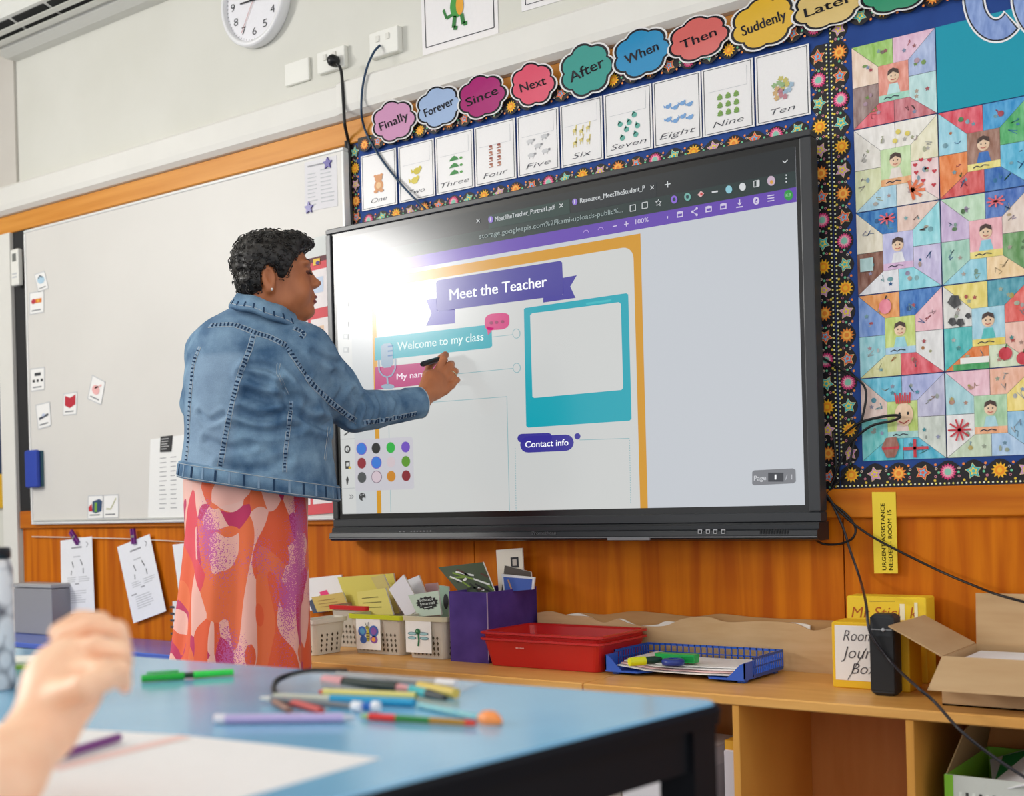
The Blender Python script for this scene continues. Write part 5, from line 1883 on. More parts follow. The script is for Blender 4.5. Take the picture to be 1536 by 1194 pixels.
for i, (col, z, rot, lab) in enumerate((((226, 222, 228), .012, .3, 'lilac white sheet sticking out of the lime carton'), ((30, 130, 64), .03, .1, 'green sheet lying across the lime carton'), ((232, 230, 234), .045, -.25, 'white sheet on top in the lime carton'))):
    c = np.array([gx0 + .13 + .02 * i, gy0 + .1 + .05 * (2 - i), gz - .03 + z])
    a = np.array([math.cos(rot), math.sin(rot), .35])
    b = np.array([-math.sin(rot), math.cos(rot), .25])
    MB().obox(c, a / np.linalg.norm(a) * .085, b / np.linalg.norm(b) * .11, (0, 0, .001), M(col, .6)).build('paper_sheet', label=lab, cat='paper', group='papers in the lime carton')

# ---- cables beside the display
CB = 'black cables beside the display'
fy = WALL - .03
cable([(1226, 728, .05), (1240, 742, fy - .01), (1262, 770, fy - .012), (1310, 806, fy - .014), (1400, 852, fy - .014), (1460, 878, fy - .06), (1500, 893, fy - .11), (1560, 909, fy - .12), (1640, 930, fy - .12)], .0032, cblk, 'black_cable', 'black cable sagging right across the yellow notice', group=CB)
cable([(1228, 730, .05), (1244, 748, fy - .01), (1264, 790, fy - .01), (1275, 825, fy - .012), (1290, 868, fy - .03), (1299, 905, -.2), (1302, 935, ky_ - .012), (1310, 958, ky_ - .012), (1340, 997, ky_ - .02), (1375, 1030, cby - .12), (1402, 1053, cby - .125), (1440, 1095, SY0 - .12), (1490, 1135, SY0 - .1), (1560, 1180, SY0 - .1)], .0034, M((40, 38, 44), .35), 'black_cable', 'dark cable running down past the speaker and over the cardboard box', group=CB)
cable([(1226, 733, .05), (1245, 752, fy - .006), (1270, 772, fy - .008), (1283, 792, fy - .01), (1278, 808, fy - .012), (1258, 816, fy - .01), (1236, 816, fy - .006), (1224, 810, .03)], .0031, cblk, 'black_cable', 'black cable making a small loop by the lower right display corner', group=CB)
by2 = BDY - .008
cable([(1222, 530, .05), (1236, 538, by2), (1262, 554, by2 - .004), (1288, 570, by2 - .006), (1299, 588, by2 - .006), (1295, 620, by2 - .004), (1282, 660, by2 - .004), (1272, 700, by2 - .006), (1252, 728, by2 - .008), (1238, 742, by2 - .01)], .0031, cblk, 'black_cable', 'black cable curving over the star border right of the display', group=CB)
cable([(1262, 655, by2 - .006), (1290, 634, by2 - .008), (1330, 624, by2 - .012), (1350, 624, by2 - .014), (1340, 631, by2 - .012), (1305, 640, by2 - .008), (1272, 668, by2 - .006), (1262, 690, by2 - .006), (1250, 720, by2 - .006)], .0034, cblk, 'black_cable', 'black cable loop sticking out over the lowest left artwork', group=CB)
cable([(1250, 650, by2 - .003), (1254, 700, by2 - .004), (1246, 730, by2 - .006)], .0035, cblk, 'black_cable', 'short black cable running down the dotted line of the border', group=CB)
# ================================================================== BLUE SIDE TABLE AND GREY CASE
BTZ = .46
q0, q1 = onZ(120, 968, BTZ), onZ(250, 986, BTZ)
byf = (q0[1] + q1[1]) / 2
bx0_ = onY(20, 955, byf)[0]
bx0_ = min(bx0_, onY(78, 920, -.03)[0] - .32)
bt = thing('side_table', (-1.0, byf + .25, 0), 'low table with a bright blue top along the wall under the worksheets', 'table')
bxr = -.05
MB().box(bx0_, bxr, byf, WALL - .03, BTZ - .022, BTZ, M((78, 106, 200), .2, .6), .004).build('table_top', parent=bt)
for x in (bx0_ + .05, bxr - .08):
    for y in (byf + .05, WALL - .1):
        MB().box(x, x + .03, y, y + .03, 0, BTZ - .022, BLACK).build('leg', parent=bt)
MB().box(bx0_ + .05, bxr - .05, byf + .05, byf + .07, BTZ - .07, BTZ - .022, BLACK).build('rail', parent=bt)
gyf = -.03
gx1_ = onY(78, 920, gyf)[0]
gz1_ = zat(60, 876, gyf)
gc = thing('storage_case', (gx1_ - .14, gyf + .045, BTZ), 'grey metal case standing on the blue side table', 'case')
MB().box(gx1_ - .28, gx1_, gyf, gyf + .09, BTZ, gz1_ - .02, M((150, 150, 156), .45), .004).build('body', parent=gc)
MB().box(gx1_ - .28, gx1_ + .003, gyf - .004, gyf + .094, gz1_ - .018, gz1_, M((170, 170, 172), .4), .004).build('lid', parent=gc)
# spiral notebook next to the skirt
nyf = -.05
nx0, nz1 = onY(259, 910, nyf)[0], zat(262, 910, nyf)
nb_ = thing('spiral_notebook', (nx0 + .12, nyf, BTZ), 'white spiral bound notebook peeping out behind the skirt', 'notebook')
MB().box(nx0, nx0 + .26, nyf, nyf + .012, BTZ, nz1 + .02, M((232, 230, 232))).build('cover', parent=nb_)
for k in range(6):
    z = nz1 - .002 - k * .025
    MB().box(nx0 - .012, nx0 + .01, nyf - .004, nyf + .016, z - .004, z + .004, M((70, 70, 74), .4), .001).build('coil', parent=nb_)

# ================================================================== FRONT TABLE
TZ = .71
def tp(px, py, dz=0.0):
    return onZ(px, py, TZ + dz)


cor = tp(1093, 1050)
lef = tp(190, 983)
nea = tp(524, 1194)
e1 = (lef - cor); e1 = e1 / np.linalg.norm(e1)
e2 = (nea - cor); e2 = e2 / np.linalg.norm(e2)
TLEN, TDEP = 1.75, .80
ft = thing('classroom_table', (*(cor + e1 * TLEN / 2 + e2 * TDEP / 2)[:2], 0), 'glossy blue grey classroom table with black edge in the foreground', 'table')


def tloc(a, b, z):
    p = cor + e1 * a + e2 * b
    return np.array([p[0], p[1], z])


def tquad(a0, a1, b0, b1, r, z, k=5):
    return [tloc(x, y, zz) for x, y, zz in rrect(a0, a1, b0, b1, r, z, k)]


top_m = noisy('table_laminate', (120, 176, 212), (128, 184, 218), (5, 5, 5), .16, .5)
edge_m = M((10, 12, 18), .5, .2)
MB().loft([tquad(0.004, TLEN, 0.004, TDEP, .03, TZ - .004), tquad(.006, TLEN - .002, .006, TDEP - .002, .03, TZ)][::-1], top_m, cap=True).build('table_top', parent=ft)
MB().loft([tquad(0, TLEN, 0, TDEP, .032, TZ - .028), tquad(-.002, TLEN, -.002, TDEP, .032, TZ - .01), tquad(0.002, TLEN - .002, 0.002, TDEP - .002, .03, TZ - .0035)][::-1], edge_m, cap=True).build('edge_band', parent=ft)
fr = MB()


def tbox(a0, a1, b0, b1, z0, z1, mt):
    v = [tloc(a, b, z) for z in (z0, z1) for b in (b0, b1) for a in (a0, a1)]
    return MB().add(v, [[0, 2, 3, 1], [4, 5, 7, 6], [0, 1, 5, 4], [2, 6, 7, 3], [0, 4, 6, 2], [1, 3, 7, 5]], mt)


for a in ((.02, .05, .05, TDEP - .05), (TLEN - .05, TLEN - .02, .05, TDEP - .05), (.05, TLEN - .05, .02, .05), (.05, TLEN - .05, TDEP - .05, TDEP - .02)):
    tbox(*a, TZ - .085, TZ - .028, edge_m).build('frame_rail', parent=ft)
for a in (.012, TLEN - .062):
    for b in (.012, TDEP - .062):
        tbox(a, a + .05, b, b + .05, 0, TZ - .028, edge_m).build('leg', parent=ft)

# ---- paper on the table
mb = MB()
pp = [tp(*q, .001) for q in ((-60, 1078), (75, 1091), (280, 1103), (420, 1118), (570, 1137), (352, 1200), (140, 1260), (-120, 1250))]
mb.prism(pp, (0, 0, -.001), M((238, 236, 236), .6))
sh = Sheet(lambda s, t, lv=1: tp(s, t, .001 + EPS * lv), mb)
sh.poly([(60, 1152), (270, 1102), (288, 1106), (90, 1156)], M((240, 206, 200)), 1)
mb.build('drawing_paper', label='large white drawing paper lying on the front table', cat='paper')

# ---- pens
PGp = 'pens and pencils scattered on the front table'


def pen(p0, p1, segs, label, cat='pen', name='pen', lift=0.0, extra=None, r=.0055):
    """segs: list of (t0, t1, r0, r1, material, part name)"""
    a, b = tp(*p0), tp(*p1)
    rr = max(max(s[2], s[3]) for s in segs)
    a, b = tp(*p0, rr + lift), tp(*p1, rr + lift)
    o = thing(name, (*((a + b) / 2)[:2], TZ + lift), label, cat, PGp)
    for t0, t1, r0, r1, mt, nm in segs:
        n = 3
        MB().tube([a + (b - a) * (t0 + (t1 - t0) * k / n) for k in range(n + 1)], [r0 + (r1 - r0) * k / n for k in range(n + 1)], mt, 12).build(nm, parent=o)
    return o, a, b


gA, gB = M((50, 222, 80), .3), M((26, 184, 60), .3)
o, a, b = pen((212, 1018), (350, 1008), [(0, .46, .0055, .006, gB, 'cap'), (.46, .56, .0045, .0045, M((16, 60, 30)), 'grip'), (.56, 1, .0058, .005, gA, 'barrel')], 'bright green felt pen lying alone on the table')
MB().tube([a + (b - a) * .06 + np.array([0, 0, .008]), a + (b - a) * .4 + np.array([0, 0, .008])], .0018, gB, 8).build('clip', parent=o)
pen((112, 1054), (142, 1042), [(0, 1, .006, .005, M((8, 74, 50), .3), 'barrel')], 'dark green pen end showing beside the hand')
pen((64, 1141), (178, 1106), [(0, .06, .001, .003, M((50, 40, 90)), 'tip'), (.06, .3, .004, .0045, M((70, 60, 130), .3), 'grip'), (.3, 1, .0052, .005, M((126, 66, 134), .3), 'barrel')], 'purple pen lying on the drawing paper', lift=.002)
pen((322, 1079), (532, 1076), [(0, .08, .0062, .0062, M((236, 232, 240), .3), 'end_cap'), (.08, .92, .0058, .0058, M((196, 180, 226), .3), 'barrel'), (.92, 1, .004, .0025, M((214, 214, 224), .3), 'tip')], 'long lilac pen with a white end nearest the paper')
pen((541, 1074), (713, 1085), [(0, .08, .0015, .0042, M((150, 190, 110)), 'tip'), (.08, .32, .0046, .0048, M((226, 54, 50), .3), 'grip'), (.32, .62, .0044, .0042, M((40, 130, 60), .3), 'barrel'), (.62, .92, .0042, .004, M((176, 128, 40), .3), 'barrel'), (.92, 1, .004, .0036, M((220, 60, 40)), 'end_cap')], 'thin pencil in red, green and ochre in front of the pile', 'pencil', 'pencil')
o, a, b = pen((629, 1058), (722, 1077), [(0, 1, .0042, .004, noisy('speckled_teal', (60, 160, 190), (150, 200, 190), (300, 300, 300), .4), 'barrel')], 'speckled teal pencil with a big orange eraser tip', 'pencil', 'pencil')
d = (b - a) / np.linalg.norm(b - a)
MB().tube([b - d * .002, b + d * .008, b + d * .022, b + d * .034, b + d * .04], [.005, .0105, .0115, .006, .001], M((246, 150, 80), .4), 14).build('eraser', parent=o)
pen((479, 1038), (624, 1044), [(0, .05, .002, .005, M((210, 60, 50)), 'tip'), (.05, 1, .0052, .0052, M((228, 216, 130), .4), 'barrel')], 'pale yellow crayon in the middle of the pile', 'crayon', 'crayon')
pen((411, 1044), (621, 1054), [(0, .42, .004, .005, M((206, 206, 190), .3), 'barrel'), (.42, 1, .0058, .0058, M((46, 160, 206), .3), 'cap')], 'sky blue pen with a pale grey end')
pen((391, 1047), (536, 1060), [(0, .12, .002, .004, M((220, 220, 214)), 'tip'), (.12, .96, .0042, .0042, M((120, 126, 132), .3), 'barrel'), (.96, 1.04, .007, .007, M((238, 240, 246), .3), 'end_cap')], 'grey pen with a round white end', lift=.0)
pen((538, 1059), (566, 1060), [(0, .75, .005, .005, M((40, 110, 200), .3), 'barrel'), (.75, 1.1, .0072, .0072, M((240, 242, 248), .3), 'end_cap')], 'short blue pen end with a white ball')
pen((426, 1050), (482, 1066), [(0, 1, .0048, .0048, M((196, 74, 70), .5), 'barrel')], 'short red crayon lying in front of the grey pen', 'crayon', 'crayon')
pen((412, 1053), (434, 1065), [(0, 1, .0045, .0045, M((150, 110, 96), .5), 'barrel')], 'short brown crayon beside the red crayon', 'crayon', 'crayon')
pen((486, 1021), (616, 1033), [(0, .24, .0085, .009, M((222, 156, 160), .35), 'cap'), (.24, .86, .0075, .0075, M((28, 44, 40), .35), 'barrel'), (.86, 1, .006, .004, M((216, 150, 150), .4), 'tip')], 'thick pink and black marker at the back of the pile', 'marker', 'marker')
pen((505, 1012), (684, 1026), [(0, .85, .005, .005, M((170, 166, 164), .35), 'barrel'), (.85, 1, .006, .006, M((228, 226, 230), .3), 'end_cap')], 'long grey pen at the very back of the pile', lift=.008)
pen((617, 1034), (668, 1047), [(0, .5, .006, .006, M((40, 170, 176), .35), 'barrel'), (.5, 1, .0065, .004, M((18, 30, 34), .4), 'cap')], 'teal and black pen on the right of the pile', lift=.004)
pen((629, 1030), (684, 1040), [(0, 1, .0075, .007, M((218, 190, 90), .5), 'barrel')], 'stubby mustard crayon on the right of the pile', 'crayon', 'crayon')
# pencil pouch: clear film with a black zip edge
mb = MB()
zp2 = [tp(413, 1041, .004), tp(411, 1030, .006), tp(418, 1019, .012), tp(440, 1011, .016), tp(470, 1006, .018), tp(520, 1007, .018)]
po = thing('pencil_pouch', (*zp2[2][:2], TZ), 'clear plastic pencil pouch with a black zip edge at the back of the pile', 'pouch')
MB().tube(smooth_path(zp2, 6), .0042, BLACK, 8).build('zip', parent=po)
film = clearplastic('pouch_film', (206, 214, 220), .28)
zq = [tp(520, 1007, .018), tp(600, 1013, .018), tp(660, 1017, .014), tp(724, 1021, .008), tp(722, 1026, .004), tp(690, 1040, .001), tp(413, 1041, .0005)]
MB().prism([zp2[1], zp2[3], zp2[4], *zq[:5], tp(690, 1038, .002), tp(413, 1040, .002)], (0, 0, -.0004), film).build('film', parent=po)

# ---- drink bottle, pencil cup, notebook on the left
bc = onZ(-15, 1034, TZ)
bo = thing('drink_bottle', (bc[0], bc[1], TZ), 'white and grey pebble patterned drink bottle with black lid at the left edge', 'bottle')
mt, nt, bs = newmat('pebble_print')
tc = nt.nodes.new('ShaderNodeTexCoord')
vo = nt.nodes.new('ShaderNodeTexVoronoi')
vo.inputs['Scale'].default_value = 38
rp_ = nt.nodes.new('ShaderNodeValToRGB')
rp_.color_ramp.elements[0].color = L3((240, 238, 238))
rp_.color_ramp.elements[1].color = L3((112, 110, 116))
rp_.color_ramp.elements[0].position = .52
rp_.color_ramp.elements[1].position = .9
nt.links.new(tc.outputs['Object'], vo.inputs[0])
nt.links.new(vo.outputs['Distance'], rp_.inputs[0])
nt.links.new(rp_.outputs[0], bs.inputs['Base Color'])
bs.inputs['Roughness'].default_value = .35
MB().lathe((bc[0], bc[1], TZ), [(.001, 0), (.034, 0), (.037, .004), (.037, .185), (.034, .197), (.03, .2)], mt, 32).build('body', parent=bo)
MB().lathe((bc[0], bc[1], TZ), [(.03, .198), (.035, .2), (.035, .212), (.033, .216), (.001, .217)], M((28, 32, 38), .4), 32).build('lid', parent=bo)
cpx = onZ(-22, 1012, TZ)
cu = thing('pencil_cup', (cpx[0], cpx[1], TZ), 'cup of coloured pencils standing behind the drink bottle', 'cup')
MB().lathe((cpx[0], cpx[1], TZ), [(.001, 0), (.036, 0), (.039, .1), (.036, .1), (.033, .004), (.001, .004)], M((70, 90, 110), .4), 24, cap=False).build('cup_wall', parent=cu)
for k, (dx, dy, col, top, lab) in enumerate(((.024, .0, (206, 60, 44), .262, 'red pencil standing in the cup'), (.012, -.012, (240, 160, 120), .27, 'peach pencil standing in the cup'), (.004, .014, (226, 190, 70), .266, 'yellow pencil standing in the cup'), (-.014, -.004, (220, 120, 60), .258, 'orange pencil standing in the cup'))):
    o = thing('pencil', (cpx[0] + dx, cpx[1] + dy, TZ + .004), lab, 'pencil', 'pencils in the cup')
    p = np.array([cpx[0] + dx * .6, cpx[1] + dy * .6, TZ + .006])
    d = np.array([dx * .9, dy * .9, top - .02])
    MB().tube([p, p + d * .9], .0042, M(col, .4), 8).build('barrel', parent=o)
    MB().tube([p + d * .9, p + d * .97, p + d], [.0042, .0016, .0006], M((222, 180, 130)), 8).build('tip', parent=o)
n0 = onZ(20, 1002, TZ)
nbk = thing('notebook', (n0[0], n0[1], TZ), 'lime green notebook with white pages behind the hand', 'notebook')
u_ = np.array([HR[0], HR[1], 0]); v_ = np.array([HB[0], HB[1], 0])
cN = n0 + u_ * -.01 + v_ * .03
MB().obox(cN + np.array([0, 0, .003]), u_ * .065, v_ * .05, (0, 0, .003), M((176, 220, 90), .5)).build('cover', parent=nbk)
MB().obox(cN + np.array([0, 0, .009]) + v_ * .004, u_ * .063, v_ * .047, (0, 0, .0028), M((240, 240, 232), .6)).build('pages', parent=nbk)
# ================================================================== SCULPTING TOOLS (signed distance + surface nets)
class Sdf:
    def __init__(self, lo, hi, h):
        self.lo, self.h = np.asarray(lo, float), h
        self.n = np.ceil((np.asarray(hi) - self.lo) / h).astype(int) + 1
        self.F = np.full(self.n, 1.0, np.float32)

    def region(self, lo, hi):
        i0 = np.clip(np.floor((np.asarray(lo) - self.lo) / self.h).astype(int), 0, self.n - 1)
        i1 = np.clip(np.ceil((np.asarray(hi) - self.lo) / self.h).astype(int) + 1, 1, self.n)
        sl = tuple(slice(a, b) for a, b in zip(i0, i1))
        g = np.meshgrid(*[self.lo[k] + self.h * np.arange(i0[k], i1[k]) for k in range(3)], indexing='ij')
        return sl, np.stack(g, -1).astype(np.float32)

    def apply(self, lo, hi, fn, k=.01, op='add'):
        sl, P = self.region(lo, hi)
        if P.size == 0:
            return self
        d = fn(P).astype(np.float32)
        f = self.F[sl]
        if op == 'add':
            h = np.maximum(k - np.abs(f - d), 0) / k
            self.F[sl] = np.minimum(f, d) - h * h * k * .25
        elif op == 'sub':
            d = -d
            h = np.maximum(k - np.abs(f - d), 0) / k
            self.F[sl] = np.maximum(f, d) + h * h * k * .25
        else:
            self.F[sl] = np.maximum(f, d)
        return self

    def ell(self, c, axes, r, k=.01, op='add'):
        c = np.asarray(c, float)
        A = np.asarray(axes, float)
        r = np.asarray(r, float)
        m = r.max() + k + .02

        def fn(P):
            q = (P - c) @ A.T
            k0 = np.linalg.norm(q / r, axis=-1)
            k1 = np.linalg.norm(q / (r * r), axis=-1) + 1e-9
            return k0 * (k0 - 1) / k1
        return self.apply(c - m, c + m, fn, k, op)

    def cone(self, a, b, ra, rb, k=.01, op='add'):
        a, b = np.asarray(a, float), np.asarray(b, float)
        m = max(ra, rb) + k + .02
        ab = b - a
        L2 = ab @ ab + 1e-12

        def fn(P):
            t = np.clip(((P - a) @ ab) / L2, 0, 1)
            return np.linalg.norm(P - a - t[..., None] * ab, axis=-1) - (ra + (rb - ra) * t)
        return self.apply(np.minimum(a, b) - m, np.maximum(a, b) + m, fn, k, op)

    def chain(self, pts, rs, k=.01, op='add'):
        for i in range(len(pts) - 1):
            self.cone(pts[i], pts[i + 1], rs[i], rs[i + 1], k, op)
        return self

    def mesh(self):
        F = self.F
        neg = F < 0
        nx, ny, nz = F.shape
        cnt = np.zeros((nx - 1, ny - 1, nz - 1), np.int8)
        for a in (0, 1):
            for b in (0, 1):
                for c in (0, 1):
                    cnt += neg[a:nx - 1 + a, b:ny - 1 + b, c:nz - 1 + c]
        act = (cnt > 0) & (cnt < 8)
        I = np.argwhere(act)
        idx = np.full(act.shape, -1, np.int64)
        idx[act] = np.arange(len(I))
        pos = np.zeros((len(I), 3))
        num = np.zeros(len(I))
        corners = [(a, b, c) for a in (0, 1) for b in (0, 1) for c in (0, 1)]
        for p in corners:
            for ax in range(3):
                if p[ax] == 1:
                    continue
                q = list(p)
                q[ax] = 1
                fa = F[I[:, 0] + p[0], I[:, 1] + p[1], I[:, 2] + p[2]]
                fb = F[I[:, 0] + q[0], I[:, 1] + q[1], I[:, 2] + q[2]]
                mk = (fa < 0) != (fb < 0)
                t = np.where(mk, fa / np.where(mk, fa - fb, 1), 0)
                v = np.tile(np.array(p, float), (len(I), 1))
                v[:, ax] += t
                pos[mk] += v[mk]
                num[mk] += 1
        V = self.lo + self.h * (I + pos / num[:, None])
        faces = []
        for ax in range(3):
            b, c = (ax + 1) % 3, (ax + 2) % 3
            s0 = [slice(None)] * 3
            s1 = [slice(None)] * 3
            s0[ax] = slice(0, -1)
            s1[ax] = slice(1, None)
            E_ = np.argwhere(neg[tuple(s0)] != neg[tuple(s1)])
            ok = np.all((E_[:, [b, c]] > 0), axis=1) & (E_[:, b] < F.shape[b] - 1) & (E_[:, c] < F.shape[c] - 1)
            E_ = E_[ok]
            if not len(E_):
                continue
            flip = neg[E_[:, 0], E_[:, 1], E_[:, 2]]
            db, dc = np.zeros(3, int), np.zeros(3, int)
            db[b] = 1
            dc[c] = 1
            q = [idx[tuple((E_ - o).T)] for o in (db + dc, dc, 0 * db, db)]
            Q = np.stack(q, 1)
            Q[~flip] = Q[~flip][:, ::-1]
            faces.append(Q)
        return V, np.concatenate(faces)


def relax(V, Fq, it=2, lam=.5):
    for _ in range(it):
        S_ = np.zeros_like(V)
        n = np.zeros(len(V))
        for a, b in ((0, 1), (1, 2), (2, 3), (3, 0)):
            np.add.at(S_, Fq[:, a], V[Fq[:, b]])
            np.add.at(S_, Fq[:, b], V[Fq[:, a]])
            np.add.at(n, Fq[:, a], 1)
            np.add.at(n, Fq[:, b], 1)
        V = V + lam * (S_ / np.maximum(n, 1)[:, None] - V)
    return V


def normals(V, Fq):
    n = np.cross(V[Fq[:, 2]] - V[Fq[:, 0]], V[Fq[:, 3]] - V[Fq[:, 1]])
    N = np.zeros_like(V)
    for k in range(4):
        np.add.at(N, Fq[:, k], n)
    return N / (np.linalg.norm(N, axis=1)[:, None] + 1e-12)


def skin_mesh(V, Fq, mt, name, parent=None, attr=None, **kw):
    me = bpy.data.meshes.new(name)
    o = ORG[parent.as_pointer()] if parent is not None else np.array([(V[:, 0].min() + V[:, 0].max()) / 2, (V[:, 1].min() + V[:, 1].max()) / 2, V[:, 2].min()])
    me.from_pydata((V - o).tolist(), [], Fq.tolist())
    me.materials.append(mt)
    me.polygons.foreach_set('use_smooth', [True] * len(me.polygons))
    if attr is not None:
        for nm, arr in attr.items():
            at_ = me.attributes.new(nm, 'FLOAT', 'POINT')
            at_.data.foreach_set('value', arr.astype(np.float32))
    me.update()
    ob = bpy.data.objects.new(name, me)
    COL.objects.link(ob)
    ORG[ob.as_pointer()] = o
    KEEP.append(ob)
    if parent is not None:
        ob.parent = parent
    else:
        ob.location = o
    return tag(ob, kw.get('label'), kw.get('cat'), kw.get('group'), kw.get('kind'))


def wob(P, freq, seed, n=6):
    r = np.random.RandomState(seed)
    out = 0
    for _ in range(n):
        d = r.normal(size=3)
        d *= freq * r.uniform(.7, 1.4) / np.linalg.norm(d)
        out = out + np.sin(P @ d + r.uniform(0, 6.28))
    return out / n


def skin_material(key, c1, c2):
    mt, nt, b = newmat(key)
    n = nt.nodes.new('ShaderNodeTexNoise')
    n.inputs['Scale'].default_value = 22
    r = nt.nodes.new('ShaderNodeValToRGB')
    r.color_ramp.elements[0].color = L3(c1)
    r.color_ramp.elements[1].color = L3(c2)
    r.color_ramp.elements[0].position = .3
    r.color_ramp.elements[1].position = .7
    nt.links.new(n.outputs['Fac'], r.inputs[0])
    nt.links.new(r.outputs[0], b.inputs['Base Color'])
    b.inputs['Roughness'].default_value = .5
    b.inputs['Subsurface Weight'].default_value = .08
    b.inputs['Subsurface Radius'].default_value = (.01, .004, .002)
    return mt


# ================================================================== THE WOMAN AT THE DISPLAY
PD = 3.45                                  # distance of her trunk from the camera plane
foot = U(385, 720, PD)
WO = thing('person', (foot[0], foot[1], 0), 'woman in a blue denim jacket and colourful long skirt writing on the display', 'person')
UPV = np.array([0, 0, 1.0])
# --- head frame
ANG = math.radians(14)
FV = HR * math.cos(ANG) + HB * math.sin(ANG)
LV = HR * math.sin(ANG) - HB * math.cos(ANG)          # towards the camera
HC = U(403, 422, 3.42)
AX3 = np.stack([FV, LV, UPV])


def H(f, l, z):
    return HC + FV * f + LV * l + UPV * z


B = Sdf(foot * [1, 1, 0] + np.array([-.55, -.55, -.01]), foot * [1, 1, 0] + np.array([.62, .75, 1.80]), .0048)
# skull and face
B.ell(H(.012, 0, .042), AX3, (.094, .074, .088), .01)
B.ell(H(.058, 0, -.012), AX3, (.060, .060, .088), .03)
B.ell(H(.05, 0, -.062), AX3, (.062, .057, .040), .025)
B.ell(H(.102, 0, -.083), AX3, (.024, .027, .021), .02)
for s in (-1, 1):
    B.ell(H(.078, s * .04, -.03), AX3, (.032, .026, .034), .02)
    B.ell(H(.098, s * .03, .046), AX3, (.018, .028, .010), .014)
    B.ell(H(.112, s * .033, .026), AX3, (.016, .018, .011), .012, 'sub')
    B.ell(H(.100, s * .031, .024), AX3, (.014, .017, .010), .006)
B.cone(H(.110, 0, .032), H(.126, 0, .006), .006, .0085, .012)
B.ell(H(.1335, 0, -.003), AX3, (.0125, .0125, .0105), .008)
for s in (-1, 1):
    B.ell(H(.126, s * .012, -.010), AX3, (.012, .009, .008), .008)
B.ell(H(.112, 0, -.034), AX3, (.014, .026, .012), .012)
B.ell(H(.1215, 0, -.0425), AX3, (.0115, .020, .0062), .005)
B.ell(H(.1195, 0, -.0555), AX3, (.0115, .019, .0072), .005)
B.ell(H(.126, 0, -.0490), AX3, (.014, .022, .0016), .003, 'sub')
# ears
for s in (-1, 1):
    EA = np.stack([FV * .94 + UPV * .2 - LV * s * .2, LV * s, UPV * .98 - FV * .22])
    EA = np.stack([v / np.linalg.norm(v) for v in EA])
    c = H(-.004, s * .074, -.002)
    B.ell(c, EA, (.019, .009, .033), .008)
    B.ell(c + LV * s * .009 + FV * .005 + UPV * .002, EA, (.0115, .0105, .022), .003, 'sub')
    B.ell(H(.0, s * .073, -.034), AX3, (.009, .006, .009), .008)
# neck, trunk
B.cone(H(-.008, 0, -.045), H(-.030, 0, -.15), .058, .054, .03)
chest = U(395, 560, PD)
waist = U(385, 690, PD)
hip = U(378, 770, PD)
TA = np.stack([HR, HB, UPV])
B.cone(H(-.030, 0, -.16), chest, .05, .11, .05)
B.ell(chest, TA, (.16, .11, .17), .05)
B.ell(waist, TA, (.145, .11, .15), .05)
B.ell(hip - HR * .02, TA, (.14, .11, .14), .05)
# right arm
SH_, EL_, WR_ = U(452, 530, 3.42), U(531, 616, 3.555), U(629, 602, 3.71)
B.chain([U(420, 530, 3.45), SH_, EL_], [.065, .058, .04], .04)
B.chain([EL_, U(590, 612, 3.645), WR_], [.042, .040, .029], .02)
# right hand, gripping the pen
PL = U(652, 576, 3.755)
PLX = (U(683, 574, 3.770) - U(643, 560, 3.740)); PLX /= np.linalg.norm(PLX)
PLY = PL - WR_; PLY = PLY - PLX * (PLY @ PLX); PLY /= np.linalg.norm(PLY)
PLZ = np.cross(PLX, PLY)
B.chain([WR_, U(642, 588, 3.735)], [.029, .031], .02)
B.ell(PL, np.stack([PLX, PLY, PLZ]), (.045, .050, .024), .02)
fing = [([(656, 556, 3.775), (665.5, 538, 3.790), (668, 532.5, 3.815), (660, 536, 3.845)], .0105),
        ([(666, 560, 3.780), (675, 548, 3.795), (677, 546, 3.820), (668, 549, 3.850)], .0105),
        ([(674, 567, 3.778), (681.5, 558, 3.792), (683, 557, 3.818), (674, 561, 3.845)], .010),
        ([(668, 588, 3.755), (678, 578, 3.770), (685, 570, 3.785), (686, 570, 3.808), (678, 573, 3.832)], .0088)]
for pts, r in fing:
    B.chain([U(*p) for p in pts], [r * 1.15] * (len(pts) - 3) + [r * 1.05, r, r * .85], .006)
B.chain([U(641, 582, 3.740), U(640, 562, 3.775), U(644, 550, 3.815), U(652, 543, 3.840)], [.014, .0125, .011, .009], .008)
# left arm, bent in front of the body
LS_, LE_, LW_ = U(318, 528, 3.56), U(299, 606, 3.63), U(362, 626, 3.76)
B.chain([U(350, 515, 3.52), LS_, LE_], [.07, .055, .04], .04)
B.chain([LE_, LW_], [.04, .028], .02)
B.ell(LW_ + HR * .05, TA, (.05, .022, .036), .02)
for k in range(4):
    q = LW_ + HR * .085 + UPV * (.026 - .018 * k)
    B.chain([q, q + HR * .035 + HB * .006, q + HR * .05 - HB * .02], [.0095, .0085, .0075], .004)
B.chain([LW_ + HR * .03 + UPV * .03, LW_ + HR * .055 + UPV * .055, LW_ + HR * .08 + UPV * .058 - HB * .01], [.012, .0105, .009], .008)
# legs to the floor
for s in (-1, 1):
    a = hip + HR * (s * .07 - .02) - UPV * .06
    kx = foot * [1, 1, 0] + HR * (s * .075 - .045)
    B.chain([a, kx + UPV * .47, kx + UPV * .09], [.08, .055, .04], .03)
    B.cone(kx + UPV * .045, kx + UPV * .03 + (HR * .5 + HB * .6) * .16, .04, .03, .02)
V, Fq = B.mesh()
V = relax(V, Fq, 1, .35)
BODY_BVH = BVHTree.FromPolygons(V.tolist(), Fq.tolist())
skinw = skin_material('skin_brown', (166, 98, 60), (186, 114, 72))
body = skin_mesh(V, Fq, skinw, 'body', WO)
